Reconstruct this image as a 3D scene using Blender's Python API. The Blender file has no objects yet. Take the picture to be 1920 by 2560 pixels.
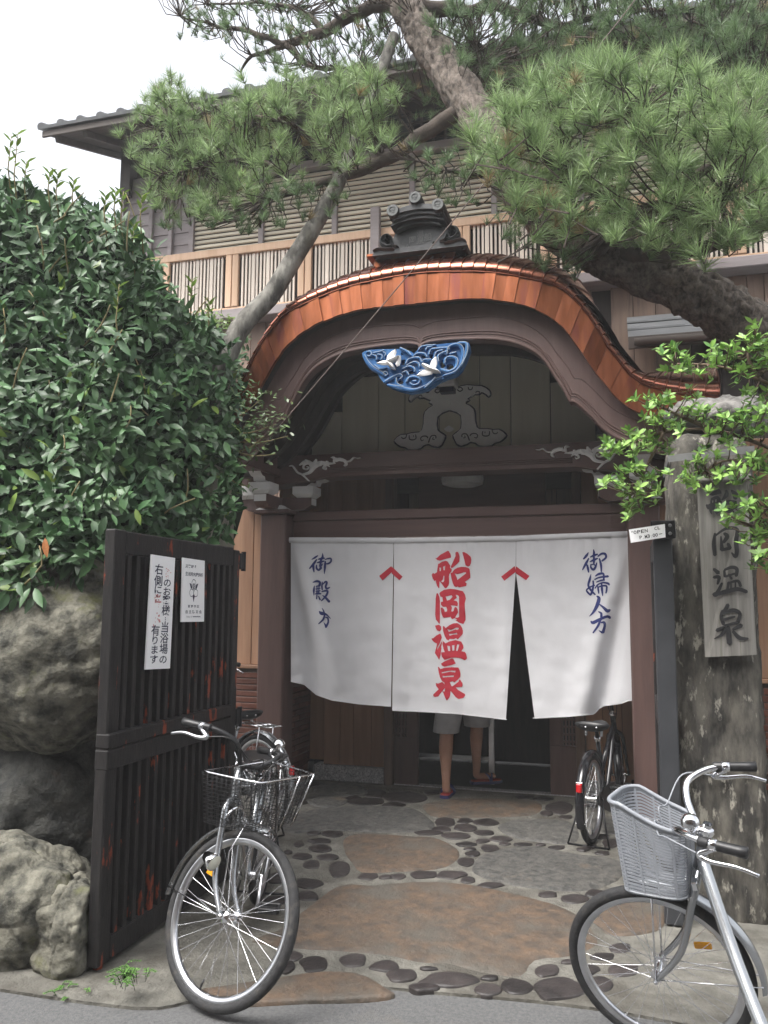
import bpy, bmesh, math, random
import numpy as np
from mathutils import Vector, Matrix, noise
from mathutils.geometry import tessellate_polygon

random.seed(7); np.random.seed(7)
SC = bpy.context.scene
COL = SC.collection
R = math.radians

# ------------------------------------------------------------------ camera
F_PX, W_PX, H_PX = 2071.0, 1920.0, 2560.0
PITCH, YAW, ROLL = R(6.5), R(16.3), R(0.36)
EYE = Vector((0, 0, 1.5))
FW = Vector((-math.sin(YAW)*math.cos(PITCH), math.cos(YAW)*math.cos(PITCH), math.sin(PITCH)))
_rt = Vector((math.cos(YAW), math.sin(YAW), 0)); _up = _rt.cross(FW)
RT = _rt*math.cos(ROLL) + _up*math.sin(ROLL)
UP = _up*math.cos(ROLL) - _rt*math.sin(ROLL)
cam = bpy.data.cameras.new('camera'); cam.sensor_fit = 'HORIZONTAL'; cam.sensor_width = 36
cam.lens = 36*F_PX/W_PX; cam.clip_start = 0.05; cam.clip_end = 500
camo = bpy.data.objects.new('camera', cam); COL.objects.link(camo)
camo.matrix_world = Matrix(((RT.x, UP.x, -FW.x, EYE.x), (RT.y, UP.y, -FW.y, EYE.y), (RT.z, UP.z, -FW.z, EYE.z), (0, 0, 0, 1)))
SC.camera = camo

# ------------------------------------------------------------------ sky, sun, exposure (overcast)
SUN_ELEV, SUN_AZ = R(58), R(215)
world = bpy.data.worlds.new('World'); SC.world = world; world.use_nodes = True
wn = world.node_tree; wn.nodes.clear()
sky = wn.nodes.new('ShaderNodeTexSky'); sky.sky_type = 'NISHITA'; sky.sun_disc = False
sky.sun_elevation = SUN_ELEV; sky.sun_rotation = SUN_AZ; sky.air_density = 1.0; sky.dust_density = 6.0; sky.ozone_density = 1.0
hsv = wn.nodes.new('ShaderNodeHueSaturation'); hsv.inputs['Saturation'].default_value = 0.22; hsv.inputs['Value'].default_value = 1.0
bg = wn.nodes.new('ShaderNodeBackground'); bg.inputs['Strength'].default_value = 0.15
wo = wn.nodes.new('ShaderNodeOutputWorld')
wn.links.new(sky.outputs[0], hsv.inputs['Color']); wn.links.new(hsv.outputs[0], bg.inputs['Color']); wn.links.new(bg.outputs[0], wo.inputs['Surface'])
sl = bpy.data.lights.new('sun', 'SUN'); sl.energy = 0.6; sl.angle = R(30); sl.color = (1.0, 0.97, 0.93)
so = bpy.data.objects.new('sun', sl); COL.objects.link(so)
_sd = Vector((math.sin(SUN_AZ)*math.cos(SUN_ELEV), math.cos(SUN_AZ)*math.cos(SUN_ELEV), math.sin(SUN_ELEV)))
so.rotation_euler = _sd.to_track_quat('Z', 'Y').to_euler()
SC.view_settings.view_transform = 'Standard'; SC.view_settings.look = 'None'
SC.view_settings.gamma = 1.0; SC.view_settings.use_curve_mapping = False
SC.view_settings.exposure = 1.66

# ------------------------------------------------------------------ reading the photograph: a pixel on a plane -> a place
def at(px, py, X=None, Y=None, Z=None):
    d = FW*F_PX + RT*(px-W_PX/2) - UP*(py-H_PX/2)
    t = (X-EYE.x)/d.x if X is not None else (Y-EYE.y)/d.y if Y is not None else (Z-EYE.z)/d.z
    return EYE + d*t
def proj(p):
    v = Vector(p)-EYE; z = v.dot(FW)
    return W_PX/2+F_PX*v.dot(RT)/z, H_PX/2-F_PX*v.dot(UP)/z
def crop(ox, oy, s):
    return lambda u, v: (ox+u/s, oy+v/s)
YC, YD, YF, XC = 6.15, 6.95, 5.08, -1.28      # columns, doorway, front of the gate roof, gate axis

# ------------------------------------------------------------------ materials
MATS = {}
TINTED = ('pine_needles', 'pine_needles_dark', 'old_pine_needles', 'hedge_leaf', 'azalea_leaf', 'azalea_leaf_dark', 'shrub_leaf', 'new_hedge_leaf', 'young_hedge_leaf', 'fern')
def mat(name, c1, c2=None, scale=6, detail=6, rough=.6, rough2=None, metal=0, bump=0, bscale=40, stretch=(1, 1, 1),
        rnd=0.0, spot=None, sscale=6, sthr=.6, ssoft=.08, trans=0, spec=.5, bstretch=None, sstretch=None, coat=0, con=.18, bdist=.01):
    if name in MATS: return MATS[name]
    m = bpy.data.materials.new(name); m.use_nodes = True; MATS[name] = m
    nt = m.node_tree; N = nt.nodes; L = nt.links
    p = N['Principled BSDF']; out = N['Material Output']
    p.inputs['Roughness'].default_value = rough; p.inputs['Metallic'].default_value = metal
    p.inputs['Specular IOR Level'].default_value = spec
    if coat: p.inputs['Coat Weight'].default_value = coat
    tc = N.new('ShaderNodeTexCoord'); oi = N.new('ShaderNodeObjectInfo')
    mul = N.new('ShaderNodeMath'); mul.operation = 'MULTIPLY'; mul.inputs[1].default_value = 37.0
    L.new(oi.outputs['Random'], mul.inputs[0])
    def nz(sc, st, det=6, w=True):
        mp = N.new('ShaderNodeMapping'); mp.inputs['Scale'].default_value = st
        L.new(tc.outputs['Object'], mp.inputs['Vector'])
        n = N.new('ShaderNodeTexNoise'); n.noise_dimensions = '4D'; n.inputs['Scale'].default_value = sc
        n.inputs['Detail'].default_value = det; n.inputs['Roughness'].default_value = .62
        L.new(mp.outputs[0], n.inputs['Vector'])
        if w: L.new(mul.outputs[0], n.inputs['W'])
        return n.outputs['Fac']
    if c2 is None: c2 = tuple(min(1, v*1.25) for v in c1); c1 = tuple(v*.8 for v in c1)
    f = nz(scale, stretch, detail)
    cr = N.new('ShaderNodeValToRGB'); cr.color_ramp.elements[0].position = .5-con; cr.color_ramp.elements[1].position = .5+con
    cr.color_ramp.elements[0].color = (*c1, 1); cr.color_ramp.elements[1].color = (*c2, 1)
    L.new(f, cr.inputs[0]); colo = cr.outputs[0]
    if spot:
        sf = nz(sscale, sstretch or stretch, 8)
        sr = N.new('ShaderNodeValToRGB'); sr.color_ramp.elements[0].position = sthr; sr.color_ramp.elements[1].position = sthr+ssoft
        sr.color_ramp.elements[0].color = (0, 0, 0, 1); sr.color_ramp.elements[1].color = (1, 1, 1, 1)
        L.new(sf, sr.inputs[0])
        mx = N.new('ShaderNodeMix'); mx.data_type = 'RGBA'; L.new(sr.outputs[0], mx.inputs[0])
        L.new(colo, mx.inputs[6]); mx.inputs[7].default_value = (*spot, 1); colo = mx.outputs[2]
    if rnd:
        h = N.new('ShaderNodeHueSaturation'); mr = N.new('ShaderNodeMapRange')
        mr.inputs[3].default_value = 1-rnd; mr.inputs[4].default_value = 1+rnd
        L.new(oi.outputs['Random'], mr.inputs[0]); L.new(mr.outputs[0], h.inputs['Value']); L.new(colo, h.inputs['Color']); colo = h.outputs[0]
    if name in TINTED:
        at_ = N.new('ShaderNodeAttribute'); at_.attribute_name = 'tint'; hh = N.new('ShaderNodeHueSaturation')
        L.new(at_.outputs['Fac'], hh.inputs['Value']); L.new(colo, hh.inputs['Color']); colo = hh.outputs[0]
    L.new(colo, p.inputs['Base Color'])
    if rough2 is not None:
        mr2 = N.new('ShaderNodeMapRange'); mr2.inputs[3].default_value = rough; mr2.inputs[4].default_value = rough2
        L.new(nz(scale*1.7, stretch), mr2.inputs[0]); L.new(mr2.outputs[0], p.inputs['Roughness'])
    if bump:
        b = N.new('ShaderNodeBump'); b.inputs['Strength'].default_value = bump; b.inputs['Distance'].default_value = bdist
        L.new(nz(bscale, bstretch or stretch, 8), b.inputs['Height']); L.new(b.outputs[0], p.inputs['Normal'])
    if trans:
        t = N.new('ShaderNodeBsdfTranslucent'); L.new(colo, t.inputs['Color'])
        ms = N.new('ShaderNodeMixShader'); ms.inputs[0].default_value = trans
        L.new(p.outputs[0], ms.inputs[1]); L.new(t.outputs[0], ms.inputs[2]); L.new(ms.outputs[0], out.inputs['Surface'])
    return m

BROWN = mat('brown_paint', (.095, .056, .049), (.135, .080, .070), scale=3, stretch=(6, 6, .6), rough=.48, bump=.25, bscale=30, bstretch=(6, 6, .3), spot=(.17, .105, .06), sscale=5, sthr=.74, ssoft=.05)
BROWNH = mat('brown_beam_paint', (.100, .058, .051), (.140, .082, .072), scale=3, stretch=(.5, 6, 6), rough=.42, bump=.2, bscale=30, bstretch=(.3, 6, 6))
DARKWOOD = mat('dark_wood', (.022, .016, .014), (.045, .033, .027), scale=4, stretch=(5, 5, .6), rough=.65, bump=.3, bscale=25, bstretch=(6, 6, .4))
COPPER = mat('copper_sheet', (.20, .068, .032), (.33, .118, .060), con=.13, scale=3.5, stretch=(4, 4, .5), rough=.24, rough2=.46, metal=1, bump=.10, bscale=6, rnd=.16, spot=(.20, .066, .056), sscale=2.6, sthr=.55, ssoft=.12)
COPPERTOP = mat('copper_roll_sheet', (.30, .115, .078), (.44, .19, .135), con=.12, scale=4.5, rough=.14, rough2=.34, metal=1, bump=.16, bscale=5, rnd=.14, spot=(.33, .12, .09), sscale=2.6, sthr=.55, ssoft=.12)
COPPERSEAM = mat('copper_seam', (.14, .05, .03), rough=.35, metal=1)
WHITEPAINT = mat('white_paint', (.62, .61, .60), (.74, .73, .72), scale=8, rough=.6, bump=.2, spot=(.16, .11, .09), sscale=9, sthr=.71, ssoft=.03)
CARVE = mat('carved_grey_paint', (.80, .79, .78), (.88, .87, .86), scale=10, rough=.6, bump=.3)
OLIVE = mat('olive_panel', (.54, .51, .41), (.62, .59, .48), scale=2, stretch=(5, 5, .5), rough=.6, bump=.15, rnd=.05)
NAVYLINE = mat('dark_navy_outline', (.022, .022, .045), rough=.6)
BLUE = mat('blue_wave_paint', (.030, .095, .24), (.055, .165, .36), scale=11, rough=.75, spec=.2, bump=.3)
BLUE2 = mat('blue_crest_paint', (.045, .135, .31), (.085, .205, .40), scale=13, rough=.75, spec=.2, bump=.3)
CREST = mat('pale_crest_paint', (.24, .30, .36), (.34, .38, .42), scale=9, rough=.6)
ONI = mat('smoked_tile', (.018, .019, .020), (.050, .052, .054), scale=7, rough=.42, rough2=.65, bump=.35, bscale=35, spot=(.10, .11, .10), sscale=10, sthr=.68)
ONIL = mat('smoked_tile_worn', (.075, .080, .078), (.12, .125, .12), scale=12, rough=.6, bump=.3)
CLOTH = mat('white_cotton', (.69, .685, .70), (.76, .755, .775), scale=3, rough=.9, bump=.18, bscale=220, spec=.1, trans=.18)
RED = mat('red_dye', (.40, .030, .045), (.48, .046, .064), scale=6, rough=.9, spec=.1)
NAVY = mat('navy_dye', (.030, .036, .13), (.045, .055, .17), scale=8, rough=.9, spec=.1)
INK = mat('black_ink', (.012, .012, .013), (.03, .03, .032), scale=9, rough=.6)
SIGNINK = mat('sign_navy_ink', (.012, .015, .05), rough=.5)
SIGNRED = mat('sign_red_ink', (.5, .12, .13), (.75, .4, .4), scale=30, rough=.5)
SIGNW = mat('white_enamel', (.90, .90, .91), (.94, .94, .95), scale=5, rough=.5, spot=(.6, .55, .52), sscale=22, sthr=.76)
CEDAR = mat('cedar_board', (.27, .145, .085), (.40, .235, .145), scale=2.2, stretch=(7, 7, .45), rough=.55, bump=.3, bscale=18, bstretch=(7, 7, .3), rnd=.14)
CEDARD = mat('weathered_cedar_board', (.13, .085, .062), (.22, .15, .11), scale=2.2, stretch=(7, 7, .45), rough=.65, bump=.35, bscale=18, bstretch=(7, 7, .3), rnd=.2, spot=(.05, .035, .028), sscale=2.5, sthr=.57, ssoft=.15)
PINEW = mat('new_pine_wood', (.50, .32, .20), (.64, .44, .30), scale=2, stretch=(7, 7, .5), rough=.6, bump=.2, rnd=.12)
SLATW = mat('pale_slat_wood', (.48, .42, .36), (.64, .57, .49), scale=2, stretch=(7, 7, .5), rough=.65, rnd=.16)
LOUVRE = mat('khaki_louvre_board', (.46, .42, .33), (.58, .53, .43), scale=2, stretch=(.4, 7, 7), rough=.7, rnd=.1, bump=.2)
GREYBOARD = mat('grey_weatherboard', (.20, .175, .175), (.28, .25, .25), scale=2, stretch=(.4, 5, 6), rough=.75, bump=.3, rnd=.1)
BRICK = mat('dark_red_brick_tile', (.085, .030, .020), (.15, .055, .035), scale=9, rough=.38, rough2=.6, bump=.4, bscale=40, rnd=.28)
MORTARD = mat('dark_mortar', (.10, .085, .075), rough=.9, bump=.3)
GRANITE = mat('granite', (.16, .16, .165), (.62, .61, .61), scale=90, detail=3, rough=.6, bump=.2, bscale=120)
SLATEBLK = mat('black_plinth', (.02, .02, .022), rough=.5)
MORTAR = mat('pale_mortar', (.115, .110, .094), (.20, .192, .165), con=.13, bdist=.02, scale=9, detail=12, rough=.72, rough2=.9, bump=.9, bscale=45, spot=(.085, .078, .064), sscale=2.2, sthr=.5, ssoft=.12)
ASPHALT = mat('asphalt', (.085, .087, .088), (.16, .16, .158), scale=70, detail=4, rough=.75, bump=.8, bscale=160, spot=(.16, .145, .125), sscale=1.6, sthr=.55, ssoft=.15)
FLAG_O = mat('rust_flagstone', (.072, .060, .049), (.150, .102, .068), con=.13, bdist=.025, scale=16, detail=12, rough=.5, rough2=.75, bump=.9, bscale=13, spot=(.105, .094, .078), sscale=3, sthr=.48, ssoft=.14, rnd=.08)
FLAG_G = mat('grey_flagstone', (.055, .055, .052), (.130, .124, .112), con=.13, bdist=.025, scale=24, detail=12, rough=.5, rough2=.75, bump=.9, bscale=17, spot=(.16, .125, .09), sscale=3, sthr=.6, ssoft=.1, rnd=.1)
COBBLE = mat('dark_cobble', (.018, .0155, .0155), (.048, .040, .038), scale=12, rough=.34, rough2=.6, bump=.6, bscale=40, rnd=.35)
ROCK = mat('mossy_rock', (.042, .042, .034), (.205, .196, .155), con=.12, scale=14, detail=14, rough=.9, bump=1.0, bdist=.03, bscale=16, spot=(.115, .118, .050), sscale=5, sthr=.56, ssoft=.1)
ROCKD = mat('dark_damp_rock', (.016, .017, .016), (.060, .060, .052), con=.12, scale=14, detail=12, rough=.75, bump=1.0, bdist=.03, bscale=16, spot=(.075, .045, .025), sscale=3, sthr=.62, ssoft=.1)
PILLAR = mat('weathered_granite_pillar', (.028, .026, .023), (.130, .120, .100), con=.11, scale=15, detail=14, rough=.88, bump=1.0, bdist=.02, bscale=24, stretch=(1, 1, .3), spot=(.30, .285, .24), sscale=26, sthr=.57, ssoft=.06, sstretch=(1, 1, .35))
PILLARCAP = mat('pale_cap_stone', (.095, .090, .083), (.235, .225, .21), con=.12, bdist=.02, scale=12, detail=10, rough=.9, bump=1.0, bscale=20)
BOARD = mat('weathered_sign_board', con=.13, c1=(.16, .152, .138), c2=(.34, .325, .295), scale=2.5, stretch=(8, 8, .35), rough=.8, bump=.5, bscale=16, bstretch=(9, 9, .2), spot=(.15, .15, .095), sscale=4, sthr=.6)
GATEBLK = mat('black_gate_paint', (.010, .0095, .010), (.026, .023, .022), scale=9, stretch=(3, 3, .7), rough=.5, rough2=.7, spec=.3, bump=.4, bscale=40, bstretch=(3, 3, .6), spot=(.24, .045, .018), sscale=4.2, sthr=.604, ssoft=.03, sstretch=(3.2, 3.2, .9))
IRON = mat('black_iron', (.018, .018, .02), rough=.45, metal=.5)
STEEL = mat('grey_steel_band', (.22, .22, .22), rough=.5, metal=.6)
CHROME = mat('chrome', (.74, .75, .77), (.84, .84, .86), rough=.12, metal=1)
SILVER = mat('silver_paint', (.36, .375, .39), (.44, .455, .47), scale=10, rough=.24, metal=.85, spot=(.20, .18, .16), sscale=22, sthr=.68)
ALU = mat('alloy', (.55, .56, .58), rough=.3, metal=1)
TYRE = mat('tyre_rubber', (.016, .016, .017), (.030, .030, .031), scale=30, rough=.75, bump=.5, bscale=90, spot=(.075, .068, .058), sscale=14, sthr=.55, ssoft=.15)
BLKPL = mat('black_plastic', (.016, .016, .017), rough=.42)
BLKPAINT = mat('black_frame_paint', (.010, .010, .012), rough=.22, coat=.4)
WIREBLK = mat('black_wire', (.014, .014, .015), rough=.4, metal=.3)
GREYPL = mat('grey_plastic', (.225, .240, .265), (.29, .305, .33), scale=5, rough=.42)
REDLENS = mat('red_reflector', (.55, .01, .015), rough=.15, coat=.5)
AMBER = mat('amber_reflector', (.75, .33, .01), rough=.2, coat=.5)
LENS = mat('lamp_lens', (.62, .62, .52), rough=.1, coat=.6)
BARK = mat('pine_bark', (.048, .039, .033), (.195, .162, .135), con=.13, bdist=.02, scale=34, detail=10, rough=.95, bump=1.0, bscale=13, stretch=(1, 1, .7), spot=(.065, .062, .048), sscale=4, sthr=.6, ssoft=.1)
BARKD = mat('dark_twig_bark', (.030, .022, .017), (.075, .058, .045), scale=14, rough=.95, bump=.8, bscale=30)
POLE = mat('weathered_log', (.050, .047, .040), (.205, .196, .172), con=.10, scale=13, detail=10, stretch=(1, 1, .45), rough=.9, bump=.9, bdist=.02, bscale=22, bstretch=(1, 1, .4), spot=(.085, .08, .06), sscale=4, sthr=.58, ssoft=.1)
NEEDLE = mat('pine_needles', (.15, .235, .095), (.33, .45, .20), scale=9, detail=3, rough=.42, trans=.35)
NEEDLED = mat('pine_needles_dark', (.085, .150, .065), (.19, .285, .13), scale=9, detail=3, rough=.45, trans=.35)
LEAF = mat('hedge_leaf', (.031, .078, .032), (.074, .150, .054), scale=5, detail=4, rough=.36, rough2=.5, trans=.08, spec=.4)
LEAFY = mat('young_hedge_leaf', (.12, .22, .04), (.24, .33, .07), scale=2, rough=.35, trans=.25)
LEAFO = mat('dead_leaf', (.33, .12, .04), (.48, .20, .07), scale=12, rough=.6)
AZALEA = mat('azalea_leaf', (.15, .30, .055), (.30, .48, .12), scale=3, rough=.42, trans=.25)
AZALEAD = mat('azalea_leaf_dark', (.06, .155, .035), (.12, .24, .06), scale=3, rough=.42, trans=.2)
STEM = mat('hedge_stem', (.16, .14, .065), (.26, .21, .10), scale=12, rough=.8)
FERN = mat('fern', (.07, .18, .03), (.13, .27, .06), scale=4, rough=.5, trans=.3)
SKIN = mat('skin', (.50, .265, .175), (.62, .35, .245), scale=9, rough=.5, bump=.3, bscale=60)
SHORTS = mat('grey_shorts', (.46, .46, .48), (.56, .56, .58), scale=20, rough=.9, bump=.3)
SHIRT = mat('white_shirt', (.6, .6, .62), rough=.9)
HAIR = mat('black_hair', (.012, .01, .01), rough=.6)
SANDAL = mat('navy_sandal', (.045, .045, .14), (.07, .07, .20), scale=8, rough=.5)
SOLE = mat('red_insole', (.45, .07, .06), rough=.6)
TILEG = mat('green_tile', (.13, .27, .21), (.18, .35, .28), scale=9, rough=.22, rnd=.15)
TILEW = mat('tile_flower_glaze', (.76, .78, .72), (.84, .85, .80), scale=9, rough=.25)
DARKFLOOR = mat('dark_entry_floor', (.025, .026, .025), (.05, .05, .045), scale=8, rough=.4)
INTWALL = mat('dim_interior_wall', (.075, .055, .045), rough=.8)
LAMPGLASS = mat('opal_lamp_shade', (.66, .66, .64), rough=.35)
ROOFTILE = mat('grey_roof_tile', (.10, .105, .11), (.17, .175, .18), scale=6, rough=.5, bump=.3, rnd=.2)
LEANTO = mat('grey_leanto_sheet', (.115, .12, .125), (.18, .185, .19), scale=3, rough=.55, spot=(.33, .34, .34), sscale=7, sthr=.66, ssoft=.04, sstretch=(.6, 3, 3))
EAVE = mat('eave_boards', (.050, .040, .034), (.085, .068, .058), scale=3, stretch=(.5, 5, 5), rough=.7)
SOIL = mat('soil', (.05, .042, .032), rough=.95, bump=.6)
GLASSD = mat('dark_window_pane', (.02, .024, .028), rough=.08, coat=.3)
PLASTER = mat('plaster', (.30, .28, .25), rough=.9, bump=.2)

# ------------------------------------------------------------------ objects
WM = {}
def thing(name, label, cat, loc=(0, 0, 0), rotz=0, group=None, M=None):
    o = bpy.data.objects.new(name, None); COL.objects.link(o); o.empty_display_size = .1
    mw = M if M is not None else Matrix.Translation(Vector(loc)) @ Matrix.Rotation(rotz, 4, 'Z')
    o.matrix_world = mw; WM[o.name] = mw.copy()
    o['label'] = label; o['category'] = cat
    if group: o['group'] = group
    return o
def link(o, parent=None, kind=None):
    COL.objects.link(o)
    if parent is not None:
        o.parent = parent; WM[o.name] = WM.get(parent.name, Matrix.Identity(4)).copy()
    else: WM[o.name] = Matrix.Identity(4)
    if kind: o['kind'] = kind
    return o
def tag(o, label, cat, group=None):
    o['label'] = label; o['category'] = cat
    if group: o['group'] = group
    return o
def piece(name, me, parent, mw, mt=None):
    """an object sharing mesh data, placed by a world matrix under a parent"""
    o = bpy.data.objects.new(name, me); COL.objects.link(o)
    o.parent = parent; o.matrix_local = WM.get(parent.name, Matrix.Identity(4)).inverted() @ mw if parent else mw
    WM[o.name] = mw.copy()
    return o

def catmull(pts, n=6, closed=False):
    P = [tuple(p) for p in pts]; out = []; k = len(P)
    if k < 3: return P
    segs = k if closed else k-1
    for i in range(segs):
        if closed: a, b, c, d = P[(i-1) % k], P[i], P[(i+1) % k], P[(i+2) % k]
        else: a, b, c, d = P[max(i-1, 0)], P[i], P[i+1], P[min(i+2, k-1)]
        for j in range(n):
            t = j/n; t2 = t*t; t3 = t2*t
            out.append(tuple(.5*((2*b[q])+(-a[q]+c[q])*t+(2*a[q]-5*b[q]+4*c[q]-d[q])*t2+(-a[q]+3*b[q]-3*c[q]+d[q])*t3) for q in range(len(b))))
    if not closed: out.append(P[-1])
    return out

class MB:
    """collects shapes and links them as ONE mesh object"""
    def __init__(s): s.v = []; s.f = []; s.m = []
    def add(s, v, f, mi=0):
        o = len(s.v); s.v += [tuple(p) for p in v]; s.f += [tuple(i+o for i in q) for q in f]; s.m += [mi]*len(f); return s
    def box(s, c, d, rot=None, mi=0, bev=0.0):
        hx, hy, hz = d[0]/2, d[1]/2, d[2]/2
        if bev and min(hx, hy, hz) > bev*1.01:
            b = bev; vs = []; ids = {}
            for sx in (-1, 1):
                for sy in (-1, 1):
                    for sz in (-1, 1):
                        for ax in range(3):
                            p = [sx*(hx-b), sy*(hy-b), sz*(hz-b)]; p[ax] = (sx*hx, sy*hy, sz*hz)[ax]
                            ids[(sx, sy, sz, ax)] = len(vs); vs.append(p)
            fs = []
            for ax in range(3):
                o1, o2 = [(1, 2), (2, 0), (0, 1)][ax]
                for sg in (-1, 1):
                    q = []
                    for (a, b2) in ((-1, -1), (1, -1), (1, 1), (-1, 1)):
                        k = [0, 0, 0]; k[ax] = sg; k[o1] = a; k[o2] = b2; q.append(ids[(*k, ax)])
                    fs.append(q if sg > 0 else q[::-1])
            for ax in range(3):
                o1, o2 = [(1, 2), (2, 0), (0, 1)][ax]
                for a in (-1, 1):
                    for b2 in (-1, 1):
                        k0 = [0, 0, 0]; k1 = [0, 0, 0]; k0[ax] = -1; k1[ax] = 1
                        for k in (k0, k1): k[o1] = a; k[o2] = b2
                        q = [ids[(*k0, o1)], ids[(*k1, o1)], ids[(*k1, o2)], ids[(*k0, o2)]]
                        fs.append(q if a*b2 > 0 else q[::-1])
            for sx in (-1, 1):
                for sy in (-1, 1):
                    for sz in (-1, 1):
                        q = [ids[(sx, sy, sz, 0)], ids[(sx, sy, sz, 1)], ids[(sx, sy, sz, 2)]]
                        fs.append(q if sx*sy*sz > 0 else q[::-1])
        else:
            vs = [(x, y, z) for x in (-hx, hx) for y in (-hy, hy) for z in (-hz, hz)]
            fs = [(0, 1, 3, 2), (4, 6, 7, 5), (0, 4, 5, 1), (2, 3, 7, 6), (0, 2, 6, 4), (1, 5, 7, 3)]
        c = Vector(c)
        if rot is not None: vs = [rot @ Vector(p) for p in vs]
        return s.add([tuple(c+Vector(p)) for p in vs], fs, mi)
    def bb(s, x0, x1, y0, y1, z0, z1, mi=0, bev=0.0):
        return s.box(((x0+x1)/2, (y0+y1)/2, (z0+z1)/2), (abs(x1-x0), abs(y1-y0), abs(z1-z0)), None, mi, bev)
    def tube(s, pts, r, n=8, mi=0, smooth=0, caps=True, closed=False):
        P = [tuple(p) for p in pts]
        rr = list(r) if hasattr(r, '__len__') else [r]*len(P)
        if smooth and len(P) > 2:
            Q = catmull([(*p, q) for p, q in zip(P, rr)], smooth, closed); P = [q[:3] for q in Q]; rr = [q[3] for q in Q]
        P = [Vector(p) for p in P]; k = len(P); vs = []; fs = []
        up = None
        for i in range(k):
            if closed: t = P[(i+1) % k]-P[i-1]
            else: t = P[min(i+1, k-1)]-P[max(i-1, 0)]
            if t.length < 1e-9: t = Vector((0, 0, 1))
            t.normalize()
            if up is None: up = t.orthogonal()
            up = up-t*up.dot(t)
            if up.length < 1e-6: up = t.orthogonal()
            up.normalize(); w = t.cross(up)
            for j in range(n):
                a = 2*math.pi*j/n; vs.append(P[i]+(up*math.cos(a)+w*math.sin(a))*max(rr[i], 1e-5))
        for i in range(k if closed else k-1):
            for j in range(n):
                a, b = i*n+j, i*n+(j+1) % n; i2 = (i+1) % k; c, d = i2*n+(j+1) % n, i2*n+j
                fs.append((a, b, c, d))
        if caps and not closed: fs.append(tuple(range(n-1, -1, -1))); fs.append(tuple((k-1)*n+j for j in range(n)))
        return s.add(vs, fs, mi)
    def lathe(s, prof, c, axis=(0, 0, 1), n=24, mi=0, arc=None):
        """prof: (radius, height) along axis"""
        ax = Vector(axis).normalized(); u = ax.orthogonal().normalized(); w = ax.cross(u); c = Vector(c); vs = []; fs = []
        for (r, h) in prof:
            for j in range(n):
                a = 2*math.pi*j/n; vs.append(c+ax*h+(u*math.cos(a)+w*math.sin(a))*max(r, 1e-5))
        for i in range(len(prof)-1):
            for j in range(n): fs.append((i*n+j, i*n+(j+1) % n, (i+1)*n+(j+1) % n, (i+1)*n+j))
        return s.add(vs, fs, mi)
    def prism(s, rings, fmap, depth=None, mi=0, side=None):
        """rings: [outer, hole, ...] of 2-D points; fmap(u, v, d) -> place; front at d=0, back at d=depth"""
        flat = [p for r in rings for p in r]
        tris = tessellate_polygon([[Vector((p[0], p[1], 0)) for p in r] for r in rings])
        vs = [fmap(p[0], p[1], 0) for p in flat]
        a = None
        fs = [tuple(t) for t in tris]
        s.add(vs, fs, mi)
        if depth:
            o = 0
            for r in rings:
                k = len(r); v2 = [fmap(p[0], p[1], 0) for p in r]+[fmap(p[0], p[1], depth) for p in r]
                s.add(v2, [(i, (i+1) % k, k+(i+1) % k, k+i) for i in range(k)], side if side is not None else mi)
            s.add([fmap(p[0], p[1], depth) for p in flat], [tuple(t)[::-1] for t in tris], side if side is not None else mi)
        return s
    def stroke(s, pts, fmap, d=0.0, mi=0, n=5, depth=None, crown=0.0):
        """a brush or carved stroke: (u, v, width) centre line -> flat ribbon with rounded ends (crown: raised middle)"""
        Q = catmull(pts, n) if len(pts) > 2 else [tuple(pts[0][i]+(pts[1][i]-pts[0][i])*t/4 for i in range(3)) for t in range(5)]
        Lf, Rt, Ce = [], [], []
        for i, q in enumerate(Q):
            a, b = Q[max(i-1, 0)], Q[min(i+1, len(Q)-1)]; tx, ty = b[0]-a[0], b[1]-a[1]; l = math.hypot(tx, ty) or 1
            nx, ny = -ty/l, tx/l; w = max(q[2], 1e-6)/2
            Lf.append((q[0]+nx*w, q[1]+ny*w)); Rt.append((q[0]-nx*w, q[1]-ny*w)); Ce.append((q[0], q[1]))
        def cap(i, sg):
            q = Q[i]; a, b = (Q[0], Q[1]) if i == 0 else (Q[-2], Q[-1]); tx, ty = b[0]-a[0], b[1]-a[1]; l = math.hypot(tx, ty) or 1
            return (q[0]+sg*tx/l*q[2]*.42, q[1]+sg*ty/l*q[2]*.42)
        k = len(Q); c0, c1 = cap(0, -1), cap(-1, 1)
        vs = [fmap(*p, d) for p in Lf]+[fmap(*p, d-crown) for p in Ce]+[fmap(*p, d) for p in Rt]+[fmap(*c0, d), fmap(*c1, d)]
        fs = []
        for i in range(k-1):
            fs.append((i, i+1, k+i+1, k+i)); fs.append((k+i, k+i+1, 2*k+i+1, 2*k+i))
        fs += [(3*k, 0, k), (3*k, k, 2*k), (3*k+1, 2*k-1, k-1), (3*k+1, 3*k-1, 2*k-1)]
        s.add(vs, fs, mi)
        if depth:
            ring = [c0]+Lf+[c1]+Rt[::-1]; m = len(ring)
            s.add([fmap(*p, d) for p in ring]+[fmap(*p, d+depth) for p in ring], [(i, (i+1) % m, m+(i+1) % m, m+i) for i in range(m)], mi)
        return s
    def xf(s, M):
        s.v = [tuple(M @ Vector(p)) for p in s.v]; return s
    def mesh(s, name, mats):
        me = bpy.data.meshes.new(name); me.from_pydata(s.v, [], s.f)
        if not isinstance(mats, (list, tuple)): mats = [mats]
        for m in mats: me.materials.append(m)
        if len(mats) > 1: me.polygons.foreach_set('material_index', s.m)
        return me
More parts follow.
